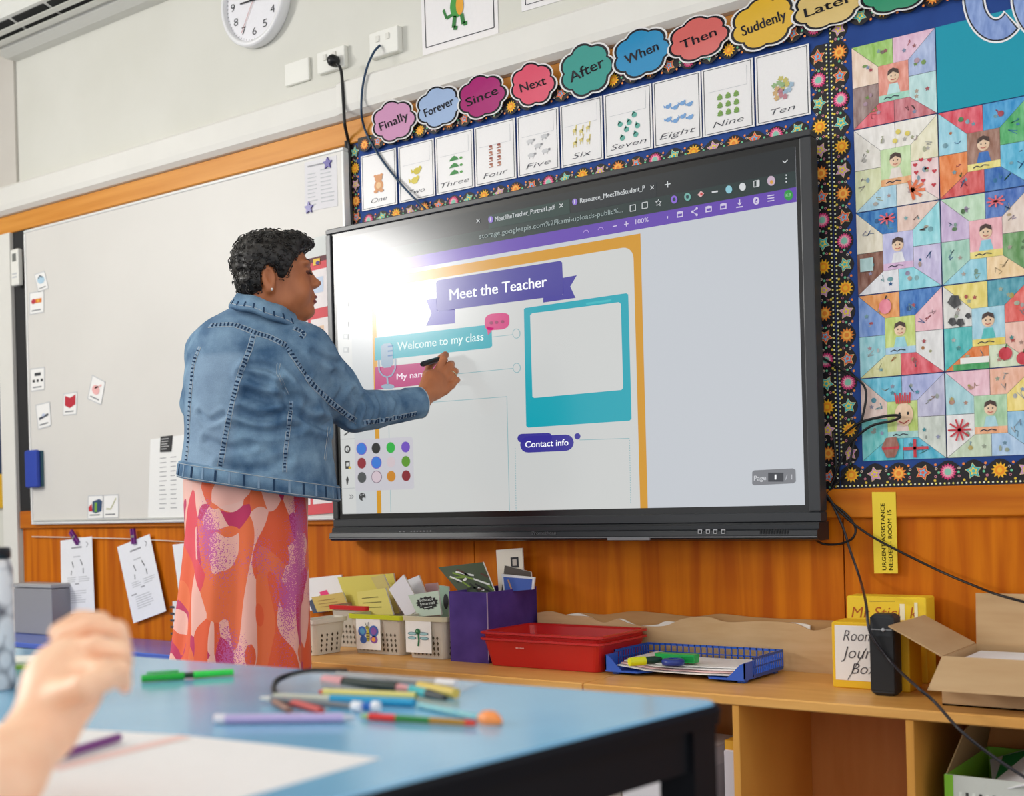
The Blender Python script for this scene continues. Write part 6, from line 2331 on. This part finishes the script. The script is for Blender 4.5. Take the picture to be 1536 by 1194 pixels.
# lips tint, eyes, brows as small parts
lip = Sdf(H(.10, 0, -.08) - .045, H(.10, 0, -.02) + .05, .003)
lip.ell(H(.1222, 0, -.0425), AX3, (.0122, .0185, .0060), .003)
lip.ell(H(.1202, 0, -.0556), AX3, (.0122, .0175, .0070), .003)
lip.ell(H(.128, 0, -.0490), AX3, (.014, .022, .0014), .002, 'sub')
v_, f_ = lip.mesh()
skin_mesh(relax(v_, f_, 1, .3), f_, M((136, 62, 64), .4), 'lips', body)
for s in (-1, 1):
    e_ = Sdf(H(.1, s * .031, .024) - .03, H(.1, s * .031, .024) + .03, .002)
    e_.ell(H(.1015, s * .032, .022), AX3, (.0145, .0155, .0085), .002)
    v_, f_ = e_.mesh()
    skin_mesh(v_, f_, M((104, 58, 44), .5), 'eyelid', body)
    MB().tube([H(.1085, s * .046, .0195), H(.1155, s * .038, .0165), H(.1175, s * .030, .0165), H(.114, s * .020, .019)], [.0012, .0022, .0022, .001], M((22, 16, 16), .5), 6).build('eyelashes', parent=body)
    MB().tube([H(.088, s * .055, .047), H(.103, s * .044, .055), H(.1105, s * .03, .054), H(.113, s * .016, .050)], [.001, .003, .0034, .002], M((34, 24, 22), .7), 6).build('eyebrow', parent=body)
mb = MB().lathe((0, 0, 0), [(.0005, -.004), (.003, -.0028), (.004, 0), (.003, .0028), (.0005, .004)], M((230, 226, 220), .2), 10)
c = H(.004, .0815, -.036)
mb.v = [tuple(c + np.array(p)) for p in mb.v]
mb.build('earring', parent=body)
# ring
rp1, rp2 = U(679.5, 560.5, 3.789), U(681.5, 558, 3.792)
d = rp2 - rp1; d /= np.linalg.norm(d)
sx_ = np.cross(d, UPV); sx_ /= np.linalg.norm(sx_); sy_ = np.cross(d, sx_)
MB().tube([rp1 + (sx_ * math.cos(q) + sy_ * math.sin(q)) * .0115 for q in [6.2832 * k / 16 for k in range(17)]], .0022, M((200, 190, 160), .2, .5, 1.0), 6).build('ring', parent=body)

# --- hair
HS = Sdf(H(0, 0, .05) - np.array([.2, .2, .16]), H(0, 0, .05) + np.array([.2, .2, .16]), .004)


def hair_fn(P):
    q = (P - HC.astype(np.float32)) @ AX3.T.astype(np.float32)
    f, l, z = q[..., 0], q[..., 1], q[..., 2]

    def e(c, r):
        t = (q - np.array(c, np.float32)) / np.array(r, np.float32)
        k0 = np.linalg.norm(t, axis=-1)
        k1 = np.linalg.norm(t / np.array(r, np.float32), axis=-1) + 1e-9
        return k0 * (k0 - 1) / k1
    d = np.minimum(e((.006, 0, .054), (.108, .090, .088)), e((-.02, 0, .004), (.072, .076, .068)))
    d = np.minimum(d, e((.055, 0, .105), (.072, .062, .034)))
    d = d + wob(P, 160, 3) * .0055 + wob(P, 320, 5) * .003
    # hairline at the temples, sideburns and round the ears
    line = np.interp(z, [-.02, .0, .02, .05, .078, .095, .125], [.034, .042, .052, .068, .086, .112, .15])
    d = np.maximum(d, (f - line) * .8)
    ear = np.sqrt((f + .002) ** 2 + ((z + .006) * .62) ** 2) - .0235
    d = np.where(np.abs(l) > .045, np.maximum(d, -ear), d)
    d = np.maximum(d, np.where(f > -.014, -.012 - z, -.052 - z + .2 * np.clip(f + .06, -1, .05)))
    return d


HS.apply(HS.lo, HS.lo + HS.n * HS.h, hair_fn, .001)
v_, f_ = HS.mesh()
hairm = noisy('hair_black', (16, 13, 12), (40, 34, 30), (150, 150, 150), .42, .5, .4, .75)
hair = skin_mesh(relax(v_, f_, 1, .3), f_, hairm, 'hair', WO)
hn = normals(v_, f_)
cm = MB()
rg = np.random.RandomState(2)
pick = rg.choice(len(v_), 900, replace=False)
for i in pick:
    p, n = v_[i], hn[i]
    if n @ n < .5:
        continue
    t = np.cross(n, rg.normal(size=3)); t /= np.linalg.norm(t)
    b_ = np.cross(n, t)
    r0 = rg.uniform(.004, .0075)
    ph = rg.uniform(0, 6.28)
    pts = [p + n * (.001 + .0035 * math.sin(k / 5 * 3.14)) + r0 * (t * math.cos(ph + k * .75) + b_ * math.sin(ph + k * .75)) for k in range(6)]
    cm.tube(pts, [.0005, .0013, .0016, .0015, .001, .0004], hairm, 4, cap=False)
cm.build('curls', parent=hair, kind='stuff')

# --- denim jacket
TB_ = [(440, 384, 420, .048), (455, 366, 428, .064), (468, 338, 436, .085), (482, 312, 446, .108), (500, 293, 474, .132), (530, 283, 490, .152), (570, 279, 494, .165), (610, 280, 493, .168), (650, 281, 495, .168), (690, 277, 499, .172), (725, 272, 503, .178), (765, 268, 506, .182)]
JC = U(388, 600, PD)
rows = []
for y, xl, xr, hb in TB_:
    pl, pr = U(xl, y, PD), U(xr, y, PD)
    al, ar = (pl - JC) @ HR, (pr - JC) @ HR
    rows.append(((pl[2] + pr[2]) / 2, (al + ar) / 2, (ar - al) / 2, hb))
rows = np.array(rows[::-1])
cbk = np.interp(rows[:, 0], [1.0, 1.35, 1.5], [0, 0, -.01])
HEM_L, HEM_R = U(268, 712, PD), U(504, 750, PD)
aL, aR = (HEM_L - JC) @ HR, (HEM_R - JC) @ HR


def hem_z(a):
    return HEM_L[2] + (HEM_R[2] - HEM_L[2]) * (a - aL) / (aR - aL)


def torso_fn(P, grow=0.0):
    q = P - JC
    a, b, z = q @ HR, q @ HB, P[..., 2]
    ca, ha, hb = (np.interp(z, rows[:, 0], rows[:, k]) for k in (1, 2, 3))
    ha, hb = ha + grow, hb + grow
    n = 2.35
    rr = (np.abs((a - ca) / ha) ** n + np.abs(b / hb) ** n) ** (1 / n)
    return (rr - 1) * np.minimum(ha, hb) * .95


J = Sdf(JC + np.array([-.55, -.55, -.42]), JC + np.array([.62, .75, .42]), .0058)
J.apply(J.lo, J.lo + J.n * J.h, lambda P: np.maximum(torso_fn(P), np.maximum(P[..., 2] - rows[-1, 0], hem_z((P - JC) @ HR) - P[..., 2])), .001)
K_ = U(629, 604, 3.711)
J.chain([U(430, 536, 3.44), U(455, 533, 3.42), U(495, 578, 3.5), EL_], [.080, .080, .07, .060], .035)
J.chain([EL_, U(560, 615, 3.595), K_ + (K_ - EL_) * .1], [.058, .054, .046], .02)
dcuff = (K_ - EL_) / np.linalg.norm(K_ - EL_)
J.apply(K_ - .1, K_ + .13, lambda P: (P - K_) @ dcuff, .001, 'max')
J.chain([U(345, 520, 3.54), LS_, LE_], [.085, .07, .053], .03)
LK = LE_ + (LW_ - LE_) * .85
J.chain([LE_, LK + (LW_ - LE_) * .1], [.053, .044], .02)
V, Fq = J.mesh()
V = relax(V, Fq, 2, .5)
N = normals(V, Fq)
bvh0 = BVHTree.FromPolygons(V.tolist(), Fq.tolist())


def cast(px, py, bvh):
    d = Vector(ray(px, py).tolist()).normalized()
    loc, nrm, idx, dist = bvh.ray_cast(Vector(CAM.tolist()), d)
    if loc is None:
        return None, None
    return np.array(loc), np.array(nrm)


def drape_line(pts, bvh, step=5):
    out = []
    sp_ = smooth_path([np.array([x, y, 0.0]) for x, y in pts], 12)
    for p in sp_:
        l_, n_ = cast(p[0], p[1], bvh)
        if l_ is not None:
            out.append((l_, n_))
    return out


# folds pressed into the cloth: (polyline, depth, width)
FOLDS = [([(365, 560), (395, 572), (425, 582)], .006, .010), ([(368, 590), (400, 600), (440, 598)], .008, .012), ([(360, 618), (395, 628), (440, 612)], .006, .010),
         ([(352, 640), (400, 650), (450, 640)], .005, .010), ([(300, 620), (315, 632), (335, 622)], .004, .008), ([(372, 548), (405, 552), (428, 572)], .006, .009),
         ([(530, 588), (540, 610), (530, 635)], .007, .009), ([(545, 596), (552, 612), (546, 632)], .006, .008), ([(567, 592), (574, 608), (570, 628)], .005, .007),
         ([(500, 560), (515, 578), (505, 600)], .004, .010), ([(470, 528), (490, 540), (510, 545)], .004, .009), ([(430, 520), (450, 540), (462, 560)], .004, .009),
         ([(428, 585), (436, 610), (462, 628), (492, 640)], .012, .014), ([(425, 575), (445, 600), (470, 614)], .008, .012),
         ([(310, 660), (340, 672), (380, 668)], .004, .010), ([(330, 700), (380, 705), (430, 690)], .004, .012), ([(588, 590), (596, 604), (592, 622)], .004, .006)]
disp = np.zeros(len(V))
for pts, dep, wd in FOLDS:
    ln_ = drape_line(pts, bvh0)
    if len(ln_) < 3:
        continue
    LP = np.array([q[0] for q in ln_])
    lo, hi = LP.min(0) - 4 * wd, LP.max(0) + 4 * wd
    sel = np.where(np.all((V > lo) & (V < hi), axis=1))[0]
    d2 = np.min(np.linalg.norm(V[sel][:, None, :] - LP[None], axis=2), axis=1)
    dep = dep * 1.7
    disp[sel] += -dep * np.exp(-(d2 / wd) ** 2) + dep * .55 * np.exp(-((d2 - 2.0 * wd) / wd) ** 2)
disp += .0022 * wob(V, 55, 11) + .0012 * wob(V, 130, 12)
V = V + N * disp[:, None]
N = normals(V, Fq)
JB = BVHTree.FromPolygons(V.tolist(), Fq.tolist())
# worn lighter back panel between the two back seams (angle round the trunk)
q = V - JC
ca = np.interp(V[:, 2], rows[:, 0], rows[:, 1]); ha = np.interp(V[:, 2], rows[:, 0], rows[:, 2])
s_ = (q @ HR - ca) / ha
cen = np.interp(V[:, 2], [1.02, 1.40], [-.62, -.42]); wid = np.interp(V[:, 2], [1.02, 1.40], [.42, .46])
fade = np.clip(1 - np.abs((s_ - cen) / wid) ** 3, 0, 1) * ((q @ HB) < .04) * np.clip((1.405 - V[:, 2]) / .02, .25, 1)
mt, nt, bs = newmat('denim')
tc = nt.nodes.new('ShaderNodeTexCoord')
n1 = nt.nodes.new('ShaderNodeTexNoise'); n1.inputs['Scale'].default_value = 14; n1.inputs['Detail'].default_value = 8
n2 = nt.nodes.new('ShaderNodeTexNoise'); n2.inputs['Scale'].default_value = 420; n2.inputs['Detail'].default_value = 2
nt.links.new(tc.outputs['Object'], n1.inputs[0]); nt.links.new(tc.outputs['Object'], n2.inputs[0])
r1 = nt.nodes.new('ShaderNodeValToRGB')
r1.color_ramp.elements[0].position = .32; r1.color_ramp.elements[1].position = .72
r1.color_ramp.elements[0].color = L3((70, 102, 136)); r1.color_ramp.elements[1].color = L3((136, 168, 194))
nt.links.new(n1.outputs['Fac'], r1.inputs[0])
at_ = nt.nodes.new('ShaderNodeAttribute'); at_.attribute_name = 'fade'
mx = nt.nodes.new('ShaderNodeMixRGB'); mx.inputs[2].default_value = L3((150, 174, 198))
ml = nt.nodes.new('ShaderNodeMath'); ml.operation = 'MULTIPLY'; ml.inputs[1].default_value = .7
nt.links.new(at_.outputs['Fac'], ml.inputs[0]); nt.links.new(ml.outputs[0], mx.inputs[0]); nt.links.new(r1.outputs[0], mx.inputs[1])
m2 = nt.nodes.new('ShaderNodeMixRGB'); m2.blend_type = 'MULTIPLY'; m2.inputs[0].default_value = .35
nt.links.new(mx.outputs[0], m2.inputs[1]); nt.links.new(n2.outputs['Fac'], m2.inputs[2])
g_ = nt.nodes.new('ShaderNodeMixRGB'); g_.blend_type = 'MULTIPLY'; g_.inputs[0].default_value = 1; g_.inputs[2].default_value = (1.12, 1.12, 1.12, 1)
nt.links.new(m2.outputs[0], g_.inputs[1]); nt.links.new(g_.outputs[0], bs.inputs['Base Color'])
bs.inputs['Roughness'].default_value = .85; bs.inputs['Specular IOR Level'].default_value = .15
bp = nt.nodes.new('ShaderNodeBump'); bp.inputs['Strength'].default_value = .55; bp.inputs['Distance'].default_value = .006
nt.links.new(n1.outputs['Fac'], bp.inputs['Height']); nt.links.new(bp.outputs[0], bs.inputs['Normal'])
DENIM = mt
jk = skin_mesh(V, Fq, DENIM, 'jacket', WO, {'fade': fade}, label='faded blue denim jacket')
den_d, den_l, thread = M((44, 66, 94), .85, .1), M((132, 158, 184), .85, .1), M((182, 190, 196), .8, .1)


def seam(pts, width=.007, name='seam', ticks=True):
    L_ = drape_line(pts, JB)
    if len(L_) < 4:
        return
    P_ = [a for a, b in L_]
    N_ = [b for a, b in L_]
    mb = MB()
    left, right, ridge = [], [], []
    for i in range(len(P_)):
        t = P_[min(i + 1, len(P_) - 1)] - P_[max(i - 1, 0)]
        if np.linalg.norm(t) > .05 or np.linalg.norm(t) < 1e-6:
            continue
        t /= np.linalg.norm(t)
        s = np.cross(N_[i], t); s /= np.linalg.norm(s) + 1e-9
        left.append(P_[i] - s * width + N_[i] * .0005)
        right.append(P_[i] + s * width + N_[i] * .0005)
        ridge.append(P_[i] + N_[i] * .0028)
    if len(ridge) < 3:
        return
    mb.loft([left, ridge, right], DENIM if not ticks else den_l, closed=False, smooth=True)
    ob = mb.build(name, parent=jk)
    tm = MB()
    rg_ = random.Random(len(pts) * 7 + int(pts[0][0]))
    acc = 0
    for i in range(1, len(ridge)):
        acc += np.linalg.norm(ridge[i] - ridge[i - 1])
        if ticks and acc > .009:
            acc = 0
            c = ridge[i]
            t = ridge[i] - ridge[i - 1]; t /= np.linalg.norm(t) + 1e-9
            s = (right[i] - left[i]) / 2
            nn_ = np.cross(t, s / np.linalg.norm(s))
            w_ = rg_.uniform(.0012, .0028)
            tm.obox(c + nn_ * .0, s * rg_.uniform(.55, .95), t * w_, nn_ * .0012, den_d)
    for side in (left, right):
        tm.tube([p for p in side], .0009, thread, 4, cap=False)
    tm.build('stitching', parent=ob, kind='stuff')


seam([(314, 489), (345, 487), (365, 492), (385, 500), (405, 506), (428, 518)])
seam([(381, 500), (374, 525), (362, 555), (352, 590), (345, 620), (338, 655), (332, 690), (326, 716)])
seam([(300, 520), (291, 545), (287, 580), (284, 620), (283, 660), (279, 696)], .005)
seam([(418, 545), (417, 560), (424, 575), (432, 592)], .004, ticks=False)
seam([(428, 518), (446, 545), (465, 572), (490, 598), (515, 618), (535, 632)], .008)
seam([(440, 492), (455, 500), (452, 506)], .006)
seam([(437, 602), (433, 640), (428, 680), (427, 708)], .005)
seam([(545, 634), (575, 630), (605, 624), (624, 620)], .007)
seam([(494, 640), (490, 665), (487, 690)], .004, ticks=False)
# pocket flap
pf = [cast(x, y, JB) for x, y in ((470, 671), (499, 672), (498, 700), (488, 703), (476, 690))]
if all(a is not None for a, b in pf):
    MB().prism([a + b * .005 for a, b in pf][::-1], -pf[0][1] * .004, DENIM).build('pocket_flap', parent=jk)
# hem band
hb_m = MB()
segs = 72
ringsO = []
for dz, gr in ((-.004, .001), (-.002, .008), (.04, .009), (.043, .002)):
    rg_ = []
    for k in range(segs):
        th = 6.28319 * k / segs
        a0 = math.cos(th) * .22
        z = hem_z(a0) + dz
        ca = np.interp(z, rows[:, 0], rows[:, 1]); ha = np.interp(z, rows[:, 0], rows[:, 2]) + gr; hbb = np.interp(z, rows[:, 0], rows[:, 3]) + gr
        n_ = 2.35
        cx_, sx2 = math.cos(th), math.sin(th)
        rr = (abs(cx_) ** n_ + abs(sx2) ** n_) ** (-1 / n_)
        rg_.append(JC + HR * (ca + ha * cx_ * rr) + HB * (hbb * sx2 * rr) + UPV * (z - JC[2]))
    ringsO.append(rg_)
hb_m.loft(ringsO, DENIM, smooth=True)
hem = hb_m.build('hem_band', parent=jk)
tm = MB()
for k in range(segs):
    a, b = np.array(ringsO[1][k]), np.array(ringsO[2][k])
    b2 = np.array(ringsO[2][(k + 1) % segs])
    out = a * [1, 1, 0] - JC * [1, 1, 0]; out /= np.linalg.norm(out)
    if k % 2 == 0:
        tm.obox((a * .5 + b * .5) + out * .0005, (b - a) * .36, (b2 - b) * .14, out * .0012, den_d if k % 4 else den_l)
for q_ in (.08, .92):
    tm.tube([np.array(ringsO[1][k % segs]) * (1 - q_) + np.array(ringsO[2][k % segs]) * q_ for k in range(segs + 1)], .0011, thread, 4, cap=False)
tm.build('stitching', parent=hem, kind='stuff')
# cuff
s1_ = np.cross(dcuff, UPV); s1_ /= np.linalg.norm(s1_); s2_ = np.cross(dcuff, s1_)
rings = []
for t_, r_ in ((-.05, .047), (-.048, .0495), (.002, .0475), (.004, .044), (-.01, .042)):
    rings.append([K_ + dcuff * t_ + (s1_ * math.cos(6.28319 * k / 28) + s2_ * math.sin(6.28319 * k / 28)) * r_ for k in range(28)])
cf = MB().loft(rings, DENIM, smooth=True).build('cuff', parent=jk)
MB().tube([np.array(rings[2][k % 28]) for k in range(29)], .0014, thread, 5, cap=False).build('stitching', parent=cf)
# collar
COLC = HC + UPV * (-.086) + FV * -.006
rings = []
seg_c = 40
for (dr, dz, sc_) in ((.0, -.02, 1.0), (.004, .016, 1.0), (.012, .018, 1.0), (.034, -.024, 1.0), (.026, -.034, 1.0), (.008, -.01, 1.0)):
    rg_ = []
    for k in range(seg_c):
        th = math.radians(28 + 304 * k / (seg_c - 1))
        f, l = math.cos(th) * (.072 + dr), math.sin(th) * (.074 + dr * .9)
        rg_.append(COLC + FV * f + LV * l + UPV * (dz - .36 * f + .002 * math.sin(7 * th)))
    rings.append(rg_)
rings.append(rings[0])
cl = MB().loft(rings, DENIM, closed=False, smooth=True)
colr = cl.build('collar', parent=jk)
tm = MB()
for k in range(1, seg_c - 1):
    a, b = np.array(rings[2][k]), np.array(rings[3][k])
    nx_ = np.array(rings[3][k + 1])
    n_ = np.cross(b - a, nx_ - b); n_ /= np.linalg.norm(n_)
    if k % 2:
        tm.obox(a * .25 + b * .75, (b - a) * .18, (nx_ - b) * .16, n_ * .0012, den_d)
tm.tube([np.array(rings[2][k]) * .12 + np.array(rings[3][k]) * .88 for k in range(seg_c)], .001, thread, 4, cap=False)
tm.build('stitching', parent=colr, kind='stuff')

# --- long skirt
SK = [(690, 285, 470, .12), (720, 276, 462, .135), (760, 277, 461, .145), (800, 279, 460, .15), (850, 274, 461, .152), (900, 268, 462, .155), (950, 262, 463, .16), (990, 257, 464, .165), (1060, 250, 468, .17), (1150, 243, 472, .18), (1215, 238, 476, .19)]
rings = []
ns = 120
for y, xl, xr, hb in SK:
    pl, pr = U(xl, y, PD + .01), U(xr, y, PD + .01)
    c = (pl + pr) / 2
    ha = np.linalg.norm(pr - pl) / 2
    g = min(1, max(0, (y - 700) / 250))
    rg_ = []
    for k in range(ns):
        th = 6.28319 * k / ns
        fold = 1 + g * (.05 * math.sin(9 * th + .5) + .034 * math.sin(14 * th + 1.3) + .02 * math.sin(5 * th))
        fold = 1 + (fold - 1) * (1 - .75 * abs(math.cos(th)) ** 6)
        rg_.append(c + HR * ha * math.cos(th) * fold + HB * hb * math.sin(th) * fold)
    rings.append(rg_)
sm_rings = []
for i in range(len(rings) - 1):
    for t in (0, .25, .5, .75):
        sm_rings.append([np.asarray(a) * (1 - t) + np.asarray(b) * t for a, b in zip(rings[i], rings[i + 1])])
sm_rings.append(rings[-1])
mt, nt, bs = newmat('skirt_print')
tc = nt.nodes.new('ShaderNodeTexCoord')
mp = nt.nodes.new('ShaderNodeMapping'); mp.inputs['Scale'].default_value = (1, 1, .52); mp.inputs['Location'].default_value = (.31, .12, .07)
nz = nt.nodes.new('ShaderNodeTexNoise'); nz.inputs['Scale'].default_value = 7.5; nz.inputs['Detail'].default_value = 0
sub = nt.nodes.new('ShaderNodeVectorMath'); sub.operation = 'MULTIPLY_ADD'
sub.inputs[1].default_value = (.34, .34, .34)
vo = nt.nodes.new('ShaderNodeTexVoronoi'); vo.inputs['Scale'].default_value = 11.5; vo.feature = 'SMOOTH_F1'; vo.inputs['Smoothness'].default_value = .0
vo.feature = 'F1'
nt.links.new(tc.outputs['Object'], mp.inputs[0]); nt.links.new(mp.outputs[0], nz.inputs[0])
nt.links.new(nz.outputs['Color'], sub.inputs[0]); nt.links.new(mp.outputs[0], sub.inputs[2]); nt.links.new(sub.outputs[0], vo.inputs[0])
sep = nt.nodes.new('ShaderNodeSeparateColor')
nt.links.new(vo.outputs['Color'], sep.inputs[0])
rp_ = nt.nodes.new('ShaderNodeValToRGB'); rp_.color_ramp.interpolation = 'CONSTANT'
cols = [(0, (236, 92, 46)), (.22, (200, 40, 96)), (.40, (246, 184, 170)), (.58, (240, 112, 60)), (.74, (230, 66, 84)), (.84, (244, 190, 178)), (.93, (190, 44, 118))]
while len(rp_.color_ramp.elements) < len(cols):
    rp_.color_ramp.elements.new(.5)
for e_, (p_, c_) in zip(rp_.color_ramp.elements, cols):
    e_.position = p_; e_.color = L3(c_)
nt.links.new(sep.outputs[0], rp_.inputs[0])
# violet speckled areas
n3 = nt.nodes.new('ShaderNodeTexNoise'); n3.inputs['Scale'].default_value = 7.5; n3.inputs['Detail'].default_value = 0
n4 = nt.nodes.new('ShaderNodeTexNoise'); n4.inputs['Scale'].default_value = 300; n4.inputs['Detail'].default_value = 1
nt.links.new(mp.outputs[0], n3.inputs[0]); nt.links.new(tc.outputs['Object'], n4.inputs[0])
ad = nt.nodes.new('ShaderNodeMath'); ad.operation = 'MULTIPLY_ADD'; ad.inputs[1].default_value = .55
nt.links.new(n4.outputs['Fac'], ad.inputs[0]); nt.links.new(n3.outputs['Fac'], ad.inputs[2])
gt = nt.nodes.new('ShaderNodeMath'); gt.operation = 'GREATER_THAN'; gt.inputs[1].default_value = .93
nt.links.new(ad.outputs[0], gt.inputs[0])
mx = nt.nodes.new('ShaderNodeMixRGB'); mx.inputs[2].default_value = L3((204, 92, 160))
nt.links.new(gt.outputs[0], mx.inputs[0]); nt.links.new(rp_.outputs[0], mx.inputs[1])
nt.links.new(mx.outputs[0], bs.inputs['Base Color'])
bs.inputs['Roughness'].default_value = .6; bs.inputs['Sheen Weight'].default_value = .15
MB().loft(sm_rings, mt, smooth=True, cap=True).build('skirt', parent=WO, label='long skirt with bold coral, pink and magenta patches')
# shoes
for s in (-1, 1):
    kx = foot * [1, 1, 0] + HR * (s * .075 - .045)
    z_ = Sdf(kx + np.array([-.2, -.2, -.01]), kx + np.array([.25, .3, .15]), .006)
    dF = (HR * .5 + HB * .6); dF /= np.linalg.norm(dF)
    z_.cone(kx + UPV * .052 - dF * .01, kx + UPV * .042 + dF * .155, .05, .04, .02)
    z_.apply(z_.lo, z_.lo + z_.n * z_.h, lambda P: .004 - P[..., 2], .001, 'max')
    v_, f_ = z_.mesh()
    skin_mesh(v_, f_, M((40, 34, 34), .5), 'shoe', WO)
# marker pen in her hand
pa, pb_ = U(632.5, 546.5, 3.745), U(661, 538, 3.845)
tipp = onY(669, 535, -.001)
mk = thing('marker', pb_, 'black marker pen held in the hand at the display', 'marker')
MB().tube([pa, pa + (pb_ - pa) * .06, pa + (pb_ - pa) * .5, pb_], [.006, .0085, .0085, .0085], M((30, 34, 36), .35), 12).build('barrel', parent=mk)
MB().tube([pb_, pb_ + (tipp - pb_) * .6, tipp], [.007, .004, .0015], M((20, 20, 22), .5), 10).build('tip', parent=mk)

# ================================================================== THE CHILD AT THE TABLE
def C(px, py, D):
    return U(px, py, D)


wr = C(66, 1092, 1.13)
el = C(-95, 1262, 1.03)
el[2] = TZ + .036
CS = Sdf(np.minimum.reduce([wr, el, C(190, 940, 1.25)]) - np.array([.6, .6, .25]), np.maximum.reduce([wr, el, C(190, 940, 1.25)]) + np.array([.12, .12, .55]), .0042)
CS.chain([el, C(0, 1165, 1.07), wr], [.036, .034, .0275], .02)
kn = [C(126, 968, 1.16), C(146, 962, 1.19), C(150, 968, 1.215), C(140, 978, 1.235)]
pc_ = C(98, 1018, 1.16)
hx = C(150, 990, 1.17) - C(80, 960, 1.17); hx /= np.linalg.norm(hx)
hy = C(125, 968, 1.17) - wr; hy = hy - hx * (hy @ hx); hy /= np.linalg.norm(hy)
hz = np.cross(hx, hy)
CS.chain([wr, C(88, 1048, 1.145)], [.0275, .03], .02)
CS.ell(pc_, np.stack([hx, hy, hz]), (.038, .042, .024), .02)
# fingers: curled forward, finger tips to the lower right
fl = [([(100, 1010, 1.15), (148, 1003, 1.13), (182, 1004, 1.135), (187, 1030, 1.15)], .0092),
      ([(98, 984, 1.175), (146, 969, 1.16), (184, 976, 1.165), (189, 998, 1.175)], .0094),
      ([(95, 958, 1.20), (140, 937, 1.195), (178, 944, 1.20), (187, 964, 1.205)], .0090),
      ([(88, 950, 1.225), (120, 928, 1.235), (152, 928, 1.24), (166, 944, 1.245)], .0082)]
for pts, r in fl:
    CS.chain([C(*p) for p in pts], [r * 1.35, r * 1.12, r, r * .82], .0025)
CS.chain([C(92, 1046, 1.12), C(130, 1030, 1.10), C(158, 1017, 1.115), C(176, 1016, 1.135)], [.016, .0125, .0105, .0088], .008)
# upper arm, trunk and head, outside the picture
tr = CAM + HR * -.86 + HB * .72
tr[2] = -.13
sh_ = tr + HR * .14 + HB * .06 + UPV * 1.0
el2 = wr + (el - wr) / np.linalg.norm(el - wr) * .2
el2[2] = TZ + .04
CS.chain([el, el2, sh_], [.036, .038, .05], .02)
V, Fq = CS.mesh()
Zb = Sdf(tr + np.array([-.3, -.3, .40]), tr + np.array([.3, .3, 1.42]), .008)
Zb.ell(tr + UPV * .86, TA, (.13, .10, .24), .04)
Zb.ell(tr + UPV * 1.0, TA, (.15, .085, .08), .05)
Zb.cone(tr + UPV * 1.0, tr + UPV * 1.14, .045, .045, .03)
Zb.ell(tr + UPV * 1.24, TA, (.075, .09, .11), .03)
Zb.ell(tr + UPV * 1.225 + HB * .09, TA, (.012, .016, .014), .012)
V2, F2 = Zb.mesh()
CH = thing('person', (tr[0], tr[1], .42 - .13), 'child at the front table of whom only a bare forearm and curled hand show', 'person')
V = relax(V, Fq, 2, .5)
allV = np.concatenate([V, V2])
allF = np.concatenate([Fq, F2 + len(V)])
skin_mesh(allV, allF, skin_material('skin_fair', (248, 194, 158), (255, 210, 176)), 'body', CH)
# hair and shirt of the child
hs_ = Sdf(tr + np.array([-.16, -.16, 1.1]), tr + np.array([.16, .16, 1.42]), .007)
hs_.ell(tr + UPV * 1.265 - HB * .012, TA, (.088, .10, .105), .02)
hs_.apply(hs_.lo, hs_.lo + hs_.n * hs_.h, lambda P: np.minimum((P - tr) @ HB - .045, 1.0) + 0 * P[..., 2], .001, 'max')
v_, f_ = hs_.mesh()
skin_mesh(v_, f_, M((92, 62, 40), .6), 'hair', CH)
st_ = Sdf(tr + np.array([-.32, -.32, .4]), tr + np.array([.32, .32, 1.2]), .008)
st_.ell(tr + UPV * .84, TA, (.145, .115, .25), .04)
st_.ell(tr + UPV * 1.0, TA, (.162, .096, .085), .05)
st_.cone(sh_, sh_ + (el2 - sh_) * .55, .062, .055, .03)
v_, f_ = st_.mesh()
skin_mesh(v_, f_, M((60, 90, 140), .8), 'shirt', CH)
# nails on the child's visible finger tips
for (pts, r) in fl[:2]:
    p = C(*pts[3])
    MB().obox(p + (CAM - p) / np.linalg.norm(CAM - p) * r * .78, HR * .004, UPV * .005, HB * .001, M((244, 200, 184), .3)).build('nail', parent=CH)
